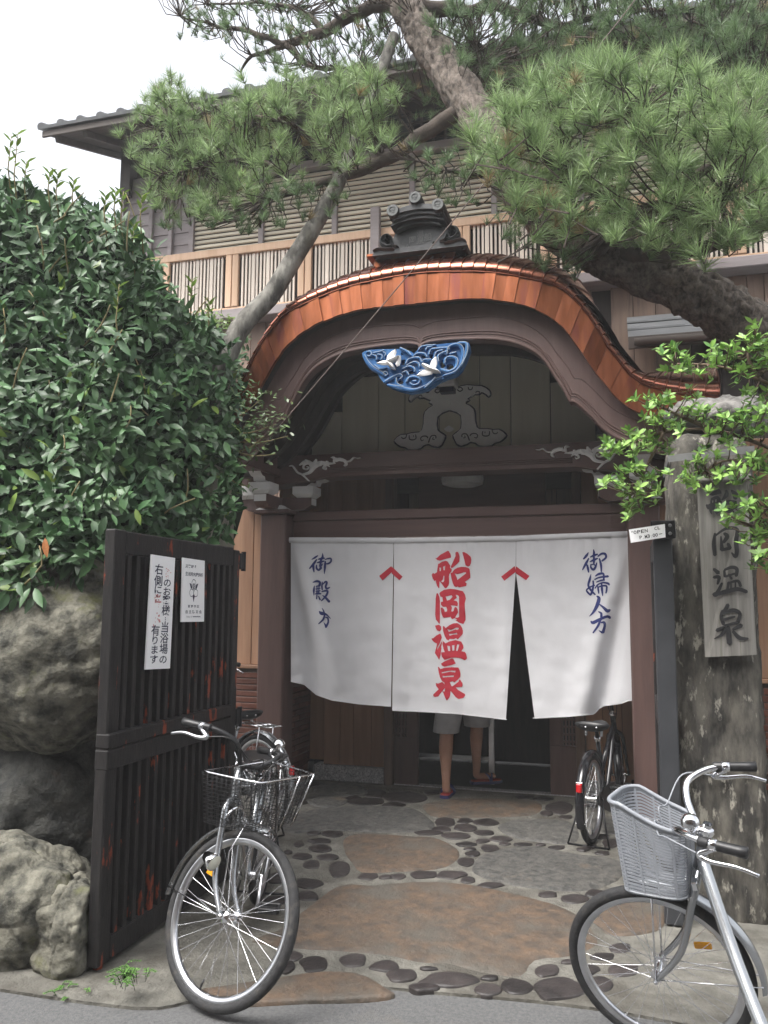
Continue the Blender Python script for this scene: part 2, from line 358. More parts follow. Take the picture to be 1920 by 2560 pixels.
    def build(s, name, mats, parent=None, smooth=False, kind=None, local=False, fixn=True):
        if parent is not None and not local:
            inv = WM[parent.name].inverted()
            if inv != Matrix.Identity(4): s.v = [tuple(inv @ Vector(p)) for p in s.v]
        me = s.mesh(name, mats)
        if fixn:
            bm = bmesh.new(); bm.from_mesh(me); bmesh.ops.recalc_face_normals(bm, faces=bm.faces); bm.to_mesh(me); bm.free()
        if smooth is True: me.polygons.foreach_set('use_smooth', [True]*len(me.polygons))
        elif smooth: me.polygons.foreach_set('use_smooth', [True]*len(me.polygons)); me.set_sharp_from_angle(angle=R(smooth))
        o = bpy.data.objects.new(name, me)
        return link(o, parent, kind)

def rock_mesh(size, seed, power=2.6, amp=.08, freq=1.6, sub=4, fine=.02, ffreq=6):
    """a lumpy super-ellipsoid about the origin"""
    bm = bmesh.new(); bmesh.ops.create_icosphere(bm, subdivisions=sub, radius=1)
    off = Vector((seed*3.7, seed*1.3, seed*2.1)); S = Vector(size)/2; rg = random.Random(seed)
    PL = [(Vector((rg.gauss(0, 1), rg.gauss(0, 1), rg.gauss(0, 1))).normalized(), rg.uniform(.80, .98)) for _ in range(26)] if power < 8 else []
    PL += [(Vector(a), .94) for a in ((1, 0, 0), (-1, 0, 0), (0, 1, 0), (0, -1, 0), (0, 0, 1), (0, 0, -1))]
    for v in bm.verts:
        d = v.co.normalized()
        if power < 8: k = sum(max(0, d.dot(n_)/h_)**18 for n_, h_ in PL)**(-1/18)
        else: k = (abs(d.x)**power+abs(d.y)**power+abs(d.z)**power)**(-1/power)
        p = Vector((d.x*k*S.x, d.y*k*S.y, d.z*k*S.z))
        q = p*freq/max(S)+off
        dd = noise.fractal(q, 1.0, 2.1, 4)*amp*.7
        ds, ps = noise.voronoi(p*freq*1.5/max(S)+off*2+Vector((noise.noise(q*2), noise.noise(q*2+Vector((5, 1, 2))), noise.noise(q*2+Vector((1, 7, 3)))))*.35)
        ridge = max(0, 1-(ds[1]-ds[0])/.07)*amp*.16
        dd += noise.fractal(p*ffreq+off, .9, 2.1, 6)*fine-abs(noise.noise(Vector((p.x*2.2, p.y*2.2, p.z*6.5))+off))*fine*1.3
        v.co = p+d*(dd-ridge)
    return bm
def rock(name, c, size, seed, m, parent=None, rotz=0, tilt=0, **kw):
    bm = rock_mesh(size, seed, **kw); me = bpy.data.meshes.new(name); bm.to_mesh(me); bm.free()
    me.materials.append(m); me.polygons.foreach_set('use_smooth', [True]*len(me.polygons))
    o = bpy.data.objects.new(name, me)
    M = Matrix.Translation(Vector(c)) @ Matrix.Rotation(rotz, 4, 'Z') @ Matrix.Rotation(tilt, 4, 'X')
    COL.objects.link(o)
    if parent is not None: o.parent = parent; o.matrix_local = WM[parent.name].inverted() @ M
    else: o.matrix_world = M
    WM[o.name] = M.copy()
    return o

# letters from the built-in type, for the small printed signs
GLYPH = {}
def load_glyphs(chars):
    tmp = []
    for ch in sorted(set(chars)):
        cu = bpy.data.curves.new('glyph', 'FONT'); cu.body = ch; cu.size = 1; cu.resolution_u = 2; cu.offset = .014
        ob = bpy.data.objects.new('glyph', cu); COL.objects.link(ob); tmp.append((ch, ob, cu))
    bpy.context.view_layer.update(); dg = bpy.context.evaluated_depsgraph_get()
    for ch, ob, cu in tmp:
        me = bpy.data.meshes.new_from_object(ob.evaluated_get(dg))
        GLYPH[ch] = ([tuple(v.co[:2]) for v in me.vertices], [tuple(p.vertices) for p in me.polygons])
        bpy.data.objects.remove(ob); bpy.data.curves.remove(cu); bpy.data.meshes.remove(me)
def glyph(mb, ch, cx, cy, w, h, fmap, d=0, mi=0, shear=0):
    """one character fitted in a w x h box centred on (cx, cy); v grows downwards in fmap"""
    v, f = GLYPH[ch]
    if not v: return
    xs = [p[0] for p in v]; ys = [p[1] for p in v]; x0, x1, y0, y1 = min(xs), max(xs), min(ys), max(ys)
    full = ord(ch) > 0x2E00
    bx, by, sx, sy = (0.5, .36, 1.0, 1.0) if full else ((x0+x1)/2, .34, max(x1-x0, .3), .75)
    mb.add([fmap(cx+((p[0]-bx)/sx+shear*(p[1]-by))*w, cy-(p[1]-by)/sy*h, d) for p in v], f, mi)

# ================================================================== GROUND
fl = crop(660, 1900, 1.8433)
def ground_sheet(name, pts, z, m):
    mb = MB(); mb.prism([[(p[0], p[1]) for p in pts]], lambda u, v, d: (u, v, z)); o = mb.build(name, m, None, kind='structure'); return o
ground_sheet('ground', [(-60, -20), (60, -20), (60, 80), (-60, 80)], -.03, SOIL)
ground_sheet('road', [(-30, -8), (30, -8), (30, 4.6), (-30, 4.6)], 0.0, ASPHALT)
edge = [(-2.6, 2.86)]+[tuple(at(px, py, Z=0)[:2]) for px, py in [(330, 2525), (500, 2505), (700, 2492), (900, 2472), (1100, 2488), (1300, 2505), (1450, 2522), (1600, 2545), (1900, 2600)]]+[(1.6, 3.3)]
edge = catmull(edge, 4)
mb = MB(); ring = [tuple(e) for e in edge]+[(1.6, 6.92), (-4.4, 6.92), (-4.4, 2.9)]
mb.prism([ring], lambda u, v, d: (u, v, .012-d), depth=.02)
paving = mb.build('pavement', MORTAR, None, kind='structure')

def stone_piece(name, poly, h, m, base=.006, dome=.35, parent=paving, seed=0):
    """a flat stone with a rounded shoulder, its outline on the ground"""
    P = catmull([tuple(p) for p in poly], 3, True); k = len(P)
    cx = sum(p[0] for p in P)/k; cy = sum(p[1] for p in P)/k
    rr = random.Random(seed); mb = MB(); vs = []
    for s_, z in ((1.0, base-.01), (1.0, base+h*.35), (.965, base+h*.8), (.86, base+h), (.5, base+h*(1+dome*.3)), (.2, base+h*(1+dome*.35))):
        for p in P:
            j = 1+.02*noise.noise(Vector((p[0]*9, p[1]*9, seed)))
            x, y = cx+(p[0]-cx)*s_*j, cy+(p[1]-cy)*s_*j
            vs.append((x, y, z+(h*.35*noise.noise(Vector((x*6, y*6, seed*.7))) if z > base+h*.5 else 0)))
    fs = []
    for r_ in range(5):
        for i in range(k): fs.append((r_*k+i, r_*k+(i+1) % k, (r_+1)*k+(i+1) % k, (r_+1)*k+i))
    fs.append(tuple(5*k+i for i in range(k)))
    mb.add(vs, fs); return mb.build(name, m, parent, smooth=50)
FLAGS = [
 (FLAG_O, [(-60, 830), (60, 780), (130, 730), (300, 600), (380, 570), (520, 570), (700, 555), (870, 560), (1080, 595), (1250, 635), (1400, 680), (1500, 760), (1540, 840), (1420, 892), (1250, 915), (1180, 985), (1000, 970), (850, 930), (700, 920), (560, 890), (380, 875), (150, 860)]),
 (FLAG_O, [(380, 350), (480, 338), (700, 350), (820, 365), (900, 420), (870, 470), (780, 500), (600, 510), (450, 510), (400, 460), (365, 400)]),
 (FLAG_G, [(1130, 400), (1260, 395), (1450, 430), (1640, 460), (1650, 530), (1560, 580), (1420, 600), (1200, 580), (1030, 545), (960, 500), (990, 440)]),
 (FLAG_G, [(100, 250), (300, 215), (640, 212), (740, 250), (790, 300), (740, 325), (560, 330), (300, 320), (100, 330)]),
 (FLAG_O, [(740, 200), (900, 175), (1150, 180), (1270, 195), (1270, 235), (1180, 255), (820, 262), (740, 225)]),
 (FLAG_G, [(1100, 290), (1200, 268), (1400, 280), (1450, 330), (1420, 380), (1270, 375), (1130, 345), (1080, 310)]),
 (FLAG_O, [(-330, 1060), (-150, 1030), (0, 1010), (200, 980), (430, 977), (560, 1040), (600, 1075), (450, 1095), (200, 1100), (0, 1110), (-250, 1120)]),
 (FLAG_O, [(1490, 700), (1560, 640), (1720, 620), (1840, 640), (1840, 760), (1720, 800), (1600, 800), (1540, 760)]),
 (FLAG_G, [(1700, 470), (1820, 450), (1940, 480), (1940, 560), (1800, 590), (1700, 570)]),
 (FLAG_G, [(1500, 270), (1640, 262), (1700, 300), (1640, 335), (1520, 330), (1480, 300)]),
]
for i, (m, pts) in enumerate(FLAGS):
    stone_piece('flagstone', [tuple(at(*fl(u, v), Z=.02)[:2]) for u, v in pts], .016, m, seed=i+1, dome=.15)
COBS = [(225,108,45,10),(360,135,115,28),(510,152,40,20),(410,172,35,9),(290,188,90,25),(470,188,70,14),(640,170,90,22),(600,203,50,10),(770,145,35,8),(1200,167,40,6),(1290,175,40,8),(1360,215,55,25),(1300,243,28,10),(1390,258,30,8),
 (835,282,45,18),(925,278,30,10),(1025,284,55,14),(930,308,45,15),(820,315,40,10),(885,345,55,14),(755,331,55,9),(1015,331,43,10),(1003,370,28,9),(1088,360,45,12),(930,385,42,8),(950,405,25,6),(1040,404,35,14),(960,428,30,11),(932,466,38,18),(1110,383,25,6),(1190,386,40,6),(1275,388,25,5),(1350,400,35,8),
 (315,336,42,13),(230,332,28,8),(255,370,45,10),(262,402,45,15),(160,385,20,10),(175,440,40,13),(297,443,46,14),(220,478,32,18),(350,500,42,33),(210,565,55,22),(205,622,45,20),(110,420,20,8),(60,470,40,14),(60,540,50,20),(60,640,55,20),
 (480,532,40,14),(560,535,30,8),(617,532,33,11),(735,525,55,15),(862,525,58,16),(940,549,28,12),(1045,572,50,12),(1310,615,38,12),(1433,635,50,18),(1530,612,42,14),(1600,378,40,18),(1560,425,30,8),(1560,350,28,9),(1500,395,30,9),(1470,410,25,7),
 (130,895,45,20),(230,935,55,30),(95,950,42,24),(412,920,55,25),(560,945,62,20),(630,985,60,26),(760,957,35,7),(850,1010,112,30),(745,1040,60,18),(1040,1000,38,9),(1035,1050,58,25),(1165,1040,60,33),(1305,965,48,26),(1400,925,30,9),(1360,1048,108,46),(1500,960,40,18),(1560,900,50,16),(1640,860,45,18),(1540,1030,60,30),(1660,960,60,26),
 (1660,410,25,8),(1750,420,40,12),(1700,360,35,10),(1800,400,40,12),(1670,600,35,14),(1850,600,40,14),(1900,690,45,20),(30,100,60,12),(120,115,50,12),(80,160,60,16),(150,190,45,12),(40,220,50,12)]
for i, (u, v, a, b) in enumerate(COBS):
    rr = random.Random(i); pts = []
    for j in range(9):
        t = 2*math.pi*j/9; k = 1.17*(1+rr.uniform(-.16, .16))
        pts.append(tuple(at(*fl(u+a*k*math.cos(t), v+b*k*math.sin(t)), Z=.02)[:2]))
    big = a*b > 2000
    stone_piece('cobble', pts, .014 if not big else .016, COBBLE if not (big and i < 14) else FLAG_G, seed=100+i, dome=.6)

# ================================================================== ENTRANCE PORCH
porch = thing('entrance_porch', 'brown timber entrance porch with a curved gable roof clad in copper sheet', 'porch', (XC, YC, 0))
def half(pxs, Y): return [(at(px, py, Y=Y).x-XC, at(px, py, Y=Y).z) for px, py in pxs]
def resample(P, n):
    P = [Vector(p) for p in P]; L = [0]
    for a, b in zip(P, P[1:]): L.append(L[-1]+(b-a).length)
    out = []
    for i in range(n+1):
        t = L[-1]*i/n; k = 0
        while k < len(P)-2 and L[k+1] < t: k += 1
        out.append(P[k].lerp(P[k+1], (t-L[k])/(L[k+1]-L[k] or 1)))
    return out
c1 = crop(560, 620, 2.765); c2 = crop(1160, 620, 2.765)
Upx = [c1(1327, 178), c1(1500, 172)]+[c2(*p) for p in [(0,165),(100,165),(230,175),(330,190),(430,210),(520,230),(610,255),(690,295),(760,355),(830,430),(890,515),(945,600),(1000,700),(1060,770),(1120,850),(1190,915),(1290,962),(1390,990),(1500,1010),(1659,1030),(1760,1036)]]
Lpx = [c1(1327, 384), c1(1500, 366)]+[c2(*p) for p in [(0,350),(130,350),(230,360),(380,385),(460,410),(530,440),(590,475),(660,525),(720,590),(780,675),(840,760),(890,840),(960,920),(1040,1020),(1140,1105),(1250,1150),(1370,1168),(1500,1178),(1640,1180)]]
NP = 29
U = resample(catmull(half(Upx, YF), 4), NP); Lo = resample(catmull(half(Lpx, YF), 4), NP)
U[0].x = 0; Lo[0].x = 0
zU0 = max(p.y for p in U[:4]); zL0 = max(p.y for p in Lo[:4])
for i in range(4): U[i].y = U[i].y*(i/4)+zU0*(1-i/4); Lo[i].y = Lo[i].y*(i/4)+zL0*(1-i/4)
Uf = [Vector((-p.x, p.y)) for p in U[:0:-1]]+U; Lf = [Vector((-p.x, p.y)) for p in Lo[:0:-1]]+Lo
NF = len(Uf)
def nrm(C, i):
    t = C[min(i+1, len(C)-1)]-C[max(i-1, 0)]; n = Vector((-t.y, t.x)).normalized(); return n if n.y > 0 or abs(n.y) < .2 else -n
PROF = [(0, 0), (.014, -.012), (.045, -.006), (.085, .040), (.135, .125), (.195, .25), (.255, .39), (.305, .53), (.340, .67), (.348, .82), (.348, 2.3)]
def rollk(n): return .30+.82*max(0, n.y)**3
def W3(x, z, y): return (XC+x, y, z)
# structural shell of the roof (dark inside), then each sheet of copper on it
mb = MB()
sh = [[W3(Uf[i].x+nrm(Uf, i).x*.09, Uf[i].y+nrm(Uf, i).y*.09, y) for i in range(NF)] for y in (YF+.12, 7.35)]
un = [[W3(Lf[i].x+nrm(Lf, i).x*.02, Lf[i].y+nrm(Lf, i).y*.02, y) for i in range(NF)] for y in (YF+.03, 7.35)]
for rows, flip in ((sh, 0), (un, 1)):
    v = rows[0]+rows[1]; mb.add(v, [(i, i+1, NF+i+1, NF+i) for i in range(NF-1)])
roof = mb.build('roof', DARKWOOD, porch, smooth=True)
rr = random.Random(3)
for i in range(NF-1):
    # fascia sheet
    mb = MB(); a_, b_ = rr.uniform(-.002, .002), rr.uniform(-.0035, .0035); j = [a_, a_+b_, a_+b_, a_]; lap = .006 if i % 2 else 0
    pts = [W3(Lf[i].x, Lf[i].y, YF+j[0]-lap), W3(Lf[i+1].x, Lf[i+1].y, YF+j[1]-lap), W3(Uf[i+1].x, Uf[i+1].y, YF+j[2]-lap), W3(Uf[i].x, Uf[i].y, YF+j[3]-lap)]
    mid = [tuple((Vector(pts[0])+Vector(pts[3]))/2*1.0), tuple((Vector(pts[1])+Vector(pts[2]))/2*1.0)]
    A = [pts[0], pts[1], mid[1], pts[2], pts[3], mid[0]]
    B = [tuple(Vector(p)+Vector((0, .03, 0))) for p in A]
    mb.add(A+B, [(0, 1, 2, 5), (5, 2, 3, 4), (6, 11, 8, 7), (11, 10, 9, 8)]+[(q, (q+1) % 6, 6+(q+1) % 6, 6+q) for q in range(6)])
    mb.build('copper_fascia_sheet', COPPER, roof)
    # rolled top sheet, its lower edge lapping over the next
    mb = MB(); vs = []; dirn = 1 if i >= NF//2 else -1
    for s_ in (0, .5, 1):
        x = Uf[i].lerp(Uf[i+1], s_); n = nrm(Uf, i).lerp(nrm(Uf, i+1), s_).normalized()
        ex = .006*(s_ if dirn > 0 else 1-s_)
        for a, y in PROF: vs.append(W3(x.x+n.x*(a*rollk(n)+ex), x.y+n.y*(a*rollk(n)+ex), YF+y))
    q = len(PROF); mb.add(vs, [(r_*q+k, r_*q+k+1, (r_+1)*q+k+1, (r_+1)*q+k) for r_ in range(2) for k in range(q-1)])
    mb.build('copper_roof_sheet', COPPERTOP, roof, smooth=True)
    # dark standing lip at the lap
    mb = MB(); e = i+1 if dirn > 0 else i; n = nrm(Uf, e)
    mb.tube([W3(Uf[e].x+n.x*(a*rollk(n)+.006), Uf[e].y+n.y*(a*rollk(n)+.006), YF+y) for a, y in PROF[:10]], .0042, 5, smooth=2); mb.build('seam', COPPERSEAM, roof, smooth=True)
mb = MB(); mb.tube([W3(p.x, p.y, YF-.006) for p in Uf], .006, 5); mb.build('edge_bead', COPPERSEAM, roof, smooth=True)

# bargeboard
YB = YF+.13
Bpx = [c1(1312, 722), c1(1340, 695), c1(1400, 664), c1(1500, 648)]+[c2(*p) for p in [(0,640),(200,640),(350,665),(480,720),(570,800),(640,910),(690,985),(735,1072),(775,1080),(880,1170),(960,1255),(1050,1318),(1150,1360),(1300,1400),(1450,1430),(1640,1440)]]
Bh = half(Bpx, YB); Bh[0] = (0, Bh[0][1])
Bc = [Vector(p) for p in catmull(Bh[:12], 5)[:-1]]+[Vector(p) for p in catmull(Bh[11:], 5)]
Bt = resample(catmull(half(Lpx, YB), 4), len(Bc)-1); Bt[0].x = 0; Bc[0].x = 0
for p_ in Bc+Bt: p_.x = max(0, p_.x)
for s_ in (-1, 1):
    mb = MB(); k = len(Bc)
    fr = [W3(s_*p.x, p.y, YB) for p in Bc]+[W3(s_*(p.x), p.y+.09, YB) for p in Bt]
    bk = [(x, y+.07, z) for x, y, z in fr]
    mb.add(fr+bk, [(i, i+1, k+i+1, k+i) for i in range(k-1)]+[(2*k+i, 3*k+i, 3*k+i+1, 2*k+i+1) for i in range(k-1)]+[(i, 2*k+i, 2*k+i+1, i+1) for i in range(k-1)])
    bb = mb.build('bargeboard', BROWN, porch)
    for off, rad in ((.012, .012), (.045, .006), (.062, .006), (.16, .004)):
        mb = MB(); pts = []
        for i, p in enumerate(Bc):
            q = Bt[i]; d = (Vector((q.x, q.y+.09))-p).normalized(); pts.append(W3(s_*(p.x+d.x*off), p.y+d.y*off, YB-.001))
        mb.tube(pts, rad, 6); mb.build('moulding', BROWN, bb, smooth=True)
# soffit ribs following the vault
for y in (YB+.25, YB+.5, YB+.75):
    mb = MB(); pts = [W3(Lf[i].x-nrm(Lf, i).x*.03, Lf[i].y-nrm(Lf, i).y*.03, y) for i in range(0, NF)]
    v = []
    for p in pts: v += [(p[0], p[1]-.03, p[2]), (p[0], p[1]+.03, p[2])]
    for i, p in enumerate(pts): n = nrm(Lf, i); v += [(p[0]-n.x*.07, p[1]-.03, p[2]-n.y*.07), (p[0]-n.x*.07, p[1]+.03, p[2]-n.y*.07)]
    m_ = 2*NF; f = []
    for i in range(NF-1): f += [(2*i, 2*i+2, m_+2*i+2, m_+2*i), (2*i+1, m_+2*i+1, m_+2*i+3, 2*i+3), (m_+2*i, m_+2*i+2, m_+2*i+3, m_+2*i+1)]
    mb.add(v, f); mb.build('rafter', DARKWOOD, porch, smooth=40)
# arch rib over the gable panel
inner = [(755,1137),(795,1083),(828,1025),(849,985),(885,948),(922,925),(980,906),(1060,893)]
Ih = [Vector((at(px, py, Y=YC).x-XC, at(px, py, Y=YC).z)) for px, py in inner]
Ih.append(Vector((0, Ih[-1].y+.012))); Ih = [Vector(p) for p in catmull(Ih, 4)]
mb = MB(); full = Ih+[Vector((-p.x, p.y)) for p in Ih[-2::-1]]; k = len(full)
outr = resample([(p.x, p.y+.02) for p in Lf], k-1)
fr = [W3(p.x, p.y, YC+.02) for p in full]+[W3(p.x, p.y, YC+.02) for p in outr]
bk = [(x, y+.06, z) for x, y, z in fr]
mb.add(fr+bk, [(i, i+1, k+i+1, k+i) for i in range(k-1)]+[(i, 2*k+i, 2*k+i+1, i+1) for i in range(k-1)]); mb.build('arch_rib', DARKWOOD, porch)
# gable planks
zb = at(1100, 1130, Y=YC).z
def gtop(x):
    return min([p.y for p in Lo if p.x >= x-.12][:1] or [2.9])
MB().prism([[(-1.45, zb-.1), (1.45, zb-.1)]+[(p.x, p.y-.01) for p in Lf[::-1] if abs(p.x) < 1.45]], lambda u, v, d: (XC+u, YC+.128+d, v), depth=.02).build('gable_back', DARKWOOD, porch)  # backing added to stop light leaking between the planks
gx = -1.5
for i, w in enumerate([.33, .26, .31, .22, .28, .32, .24, .30, .33, .28]):
    mb = MB(); mb.bb(XC+gx+.003, XC+gx+w-.003, YC+.10, YC+.125, zb-.1, gtop(max(abs(gx), abs(gx+w)))+.03, bev=.004); mb.build('gable_plank', OLIVE, porch); gx += w
# main beam with a cambered underside and grooves
bz0, bz1 = at(1100, 1187, Y=YC).z, zb
def beam_x(f_): return XC+f_
mb = MB(); n = 24; top = []; bot = []
for i in range(n+1):
    t = -1+2*i/n; x = t*1.62; dz = -.07*max(0, (abs(t)-.62)/.38)**.6
    top.append((XC+x, bz1)); bot.append((XC+x, bz0+dz))
v = []
for y in (YC-.13, YC+.10): v += [(x, y, z) for x, z in top]+[(x, y, z) for x, z in bot]
k = n+1; f = []
for i in range(n): f += [(i, i+1, k+i+1, k+i), (2*k+i, 3*k+i, 3*k+i+1, 2*k+i+1), (i, 2*k+i, 2*k+i+1, i+1), (k+i, k+i+1, 3*k+i+1, 3*k+i)]
f += [(0, k, 3*k, 2*k), (n, 2*k+n, 3*k+n, k+n)]
mb.add(v, f); beam = mb.build('beam', BROWNH, porch, smooth=30)
for dz in (.030, .045, .060):
    mb = MB(); mb.tube([(XC-.93, YC-.131, bz0+dz), (XC+.93, YC-.131, bz0+dz)], .005, 5); mb.build('moulding', BROWNH, beam, smooth=True)
# purlins running back
for s_ in (-1, 1):
    mb = MB(); mb.bb(XC+s_*1.40-.07, XC+s_*1.40+.07, YF+.22, YC-.14, bz1-.17, bz1-.01, bev=.008); mb.build('purlin', BROWN, porch)
    mb = MB(); mb.bb(XC+s_*1.40-.07, XC+s_*1.40+.07, YF+.215, YF+.219, bz1-.16, bz1-.02); mb.build('painted_end', WHITEPAINT, porch)
# carved foliage on the beam
cf = crop(700, 1100, 5.925)
FOL = [[(140,388,14),(190,390,25),(260,480,30),(330,515,30),(420,600,20)], [(330,515,25),(440,480,45),(500,400,70),(600,345,66),(720,350,38),(820,345,12)],
 [(480,440,25),(430,350,30),(360,370,26),(350,420,26),(400,435,22),(430,405,18),(400,395,12)], [(290,375,10),(370,330,55),(470,350,55)], [(380,295,18),(440,330,50)], [(540,290,20),(520,350,66)],
 [(620,320,25),(590,370,60)], [(735,395,12),(690,370,38),(640,420,20),(680,435,15),(690,410,10)], [(715,320,12),(690,320,12),(700,345,20)], [(765,265,12),(810,270,35),(800,345,20)],
 [(820,320,20),(880,290,46),(960,310,46),(985,360,32),(955,385,15)], [(850,270,10),(850,310,36)], [(980,320,18),(1040,315,15),(1100,265,14),(1150,275,10),(1200,265,3)]]
for s_ in (1, -1):
    def fm(u, v, d, s_=s_):
        p = at(*cf(u, v), Y=YC-.135); x = p.x if s_ > 0 else 2*XC-p.x
        return (x, YC-.135+d, p.z)
    mb = MB()
    for q, st in enumerate(FOL): mb.stroke(st, fm, d=-.006-.0012*q, depth=.03, crown=.008)
    mb.build('carved_foliage', CARVE, porch, smooth=35)
# columns, capitals, brackets
cz = lambda py: at(690, py, Y=YC).z
ck = crop(600, 1160, 6.38)
for s_ in (-1, 1):
    cx = XC+s_*1.405
    mb = MB(); mb.bb(cx-.11, cx+.11, YC-.11, YC+.11, .0, cz(1289), bev=.012); col = mb.build('column', BROWN, porch)
    mb = MB(); mb.bb(cx-.125, cx+.125, YC-.125, YC+.125, 0, .10, bev=.01); mb.build('column_base', GRANITE, col)
    brk = MB().bb(cx-.15, cx+.15, YC-.15, YC+.15, cz(1289)+.004, cz(1279), bev=.004).build('bracket_set', BROWN, porch)
    # capital: pale flared block
    z0, z1 = cz(1279)+.001, cz(1268)
    mb = MB(); v = [(cx+a*(.135 if k == 0 else .075), YC+b*(.152 if k == 0 else .12), z0 if k == 0 else z1) for k in (0, 1) for a, b in ((-1, -1), (1, -1), (1, 1), (-1, 1))]
    mb.add(v, [(0, 1, 5, 4), (1, 2, 6, 5), (2, 3, 7, 6), (3, 0, 4, 7), (4, 5, 6, 7)]); mb.build('painted_block', WHITEPAINT, brk)
    # bracket arms
    za0, za1 = cz(1278), cz(1249)
    mb = MB(); ring = [(-.30, za1), (.30, za1), (.30, za0+.035), (.24, za0), (-.24, za0), (-.30, za0+.035)]
    mb.prism([ring], lambda u, v, d: (cx+u, YC-.055+d, v), depth=.11); mb.build('bracket_arm', BROWN, brk)
    mb = MB(); mb.prism([[(-.36, za1), (.2, za1), (.2, za0), (-.30, za0), (-.36, za0+.035)]], lambda u, v, d: (cx-.055+d, YC+u, v), depth=.11); mb.build('bracket_arm', BROWN, brk)
    for a in (-1, 1):
        mb = MB(); mb.bb(cx+a*.302-.001, cx+a*.302+.002, YC-.05, YC+.05, za0+.038, za1-.004); mb.build('painted_end', WHITEPAINT, brk)
    mb = MB(); mb.bb(cx-.05, cx+.05, YC-.364, YC-.3615, za0+.038, za1-.004); mb.build('painted_end', WHITEPAINT, brk)
    # small pale blocks under the beam
    zb0, zb1 = cz(1240), cz(1222)
    for (ox, oy) in ((-.24, 0), (.24, 0), (0, -.30)):
        mb = MB(); v = []
        for (w, z) in ((.06, za1+.001), (.088, zb0), (.088, zb1)): v += [(cx+ox+a*w, YC+oy+b*w, z) for a, b in ((-1, -1), (1, -1), (1, 1), (-1, 1))]
        mb.add(v, [(r_*4+i, r_*4+(i+1) % 4, (r_+1)*4+(i+1) % 4, (r_+1)*4+i) for r_ in range(2) for i in range(4)]+[(8, 9, 10, 11)]); mb.build('painted_block', WHITEPAINT, brk)
    # carved nosings, pale edged
    for dirx, diry in ((1, 0), (-1, 0), (0, -1)):
        mb = MB(); ring = [(.06, zb1-.02), (.14, zb1-.015), (.20, zb1+.015), (.235, zb1+.012), (.25, zb1+.04), (.29, zb1+.045), (.335, zb1+.075), (.34, zb1+.105), (.31, zb1+.125), (.06, zb1+.125)]
        def fm(u, v, d, dirx=dirx, diry=diry): return (cx+dirx*(u+.1)+(d-.045)*abs(diry), YC+diry*(u+.14)+(d-.045)*abs(dirx), v)
        mb.prism([ring], fm, depth=.09, mi=0); ns = mb.build('nosing', BROWN, brk)
        mb = MB(); e = catmull(ring[:8], 3)
        for p, q in zip(e, e[1:]):
            mb.add([fm(p[0], p[1]-.003, -.004), fm(q[0], q[1]-.003, -.004), fm(q[0], q[1]-.003, .094), fm(p[0], p[1]-.003, .094)], [(0, 1, 2, 3)])
            mb.add([fm(p[0], p[1]-.003, -.004), fm(q[0], q[1]-.003, -.004), fm(q[0]-.004, q[1]+.014, -.004), fm(p[0]-.004, p[1]+.014, -.004)], [(0, 1, 2, 3)])
        mb.build('painted_edge', WHITEPAINT, brk)
# inner lintel and the dim loft over it
lz0, lz1 = at(1100, 1341, Y=YC).z-.05, at(1000, 1275, Y=YC+.1).z
mb = MB(); mb.bb(XC-1.29, XC+1.29, YC+.03, YC+.09, lz0, lz1-.08, bev=.006); mb.build('lintel', BROWNH, porch)
mb = MB(); mb.bb(XC-1.29, XC+1.29, YC+.02, YC+.11, lz1-.077, lz1, bev=.008); mb.build('lintel_cap', BROWNH, porch)
mb = MB(); mb.bb(XC-1.6, XC+1.6, YC+.115, YD+.1, 2.66, 2.70); mb.build('ceiling', DARKWOOD, porch)
# ---------- kaerumata (frog-leg strut)
ck4 = crop(970, 940, 5.35)
KH = [(805,245),(872,242),(890,200),(905,172),(960,137),(1050,122),(1150,130),(1240,135),(1300,162),(1342,198),(1352,240),(1332,266),(1305,238),(1262,212),(1235,205),(1205,232),(1150,232),(1095,262),(1040,292),(1070,318),(1030,335),(1022,370),(1080,396),(1130,440),(1145,500),(1150,600),(1172,682),(1212,710),(1320,708),(1395,722),(1470,716),(1530,750),(1566,790),(1530,832),(1482,866),(1412,886),(1370,920),(1280,936),(1200,920),(1160,886),(1090,872),(1040,902),(960,926),(910,902),(880,842),(862,792),(930,740),(968,700),(976,620),(966,520),(900,472),(808,446)]
_kax = at(*ck4(805, 600), Y=YC+.06).x
def kw(u, v, d):
    # measured right of the axis (u=805) and laid on the gable symmetrically
    p = at(*ck4(805+abs(u-805), v), Y=YC+.06); x = p.x-_kax
    return (XC-.015+(x if u >= 805 else -x), YC+.06+d, p.z)
ringK = KH+[(1610-u, v) for u, v in KH[-2:0:-1]]
strut = MB().prism([ringK], lambda u, v, d: kw(u, v, d), depth=.04).build('frog_leg_strut', CARVE, porch)
mb = MB()
for s_ in (1, -1):
    mb.stroke([(805+s_*(u-805), v, w) for u, v, w in [(a, b, 40) for a, b in KH]], lambda u, v, d: kw(u, v, d), d=.022, n=2)
mb.build('dark_outline', NAVYLINE, strut)
mb = MB()
for s_ in (1, -1):
    for st in ([(920,185,13),(955,207,14),(990,180,14),(962,152,12),(935,165,8)], [(1065,150,12),(1075,182,14),(1110,180,14),(1125,145,10)], [(1210,240,14),(1215,212,13),(1180,208,13),(1165,228,10)],
               [(980,815,13),(985,780,14),(1035,775,14),(1060,805,15),(1080,860,18)], [(1000,830,10),(1025,822,12),(1015,800,9)], [(1090,800,15),(1110,775,15),(1160,770,14),(1190,795,14),(1175,830,12),(1148,820,9)],
               [(1260,740,13),(1255,790,14),(1300,805,15),(1345,790,15),(1350,740,13)], [(1290,745,9),(1288,765,10)], [(1385,725,13),(1400,765,14),(1440,772,13),(1460,750,10)]):
        mb.stroke([(805+s_*(u-805), v, w) for u, v, w in st], lambda u, v, d: kw(u, v, d), d=-.002, n=3)
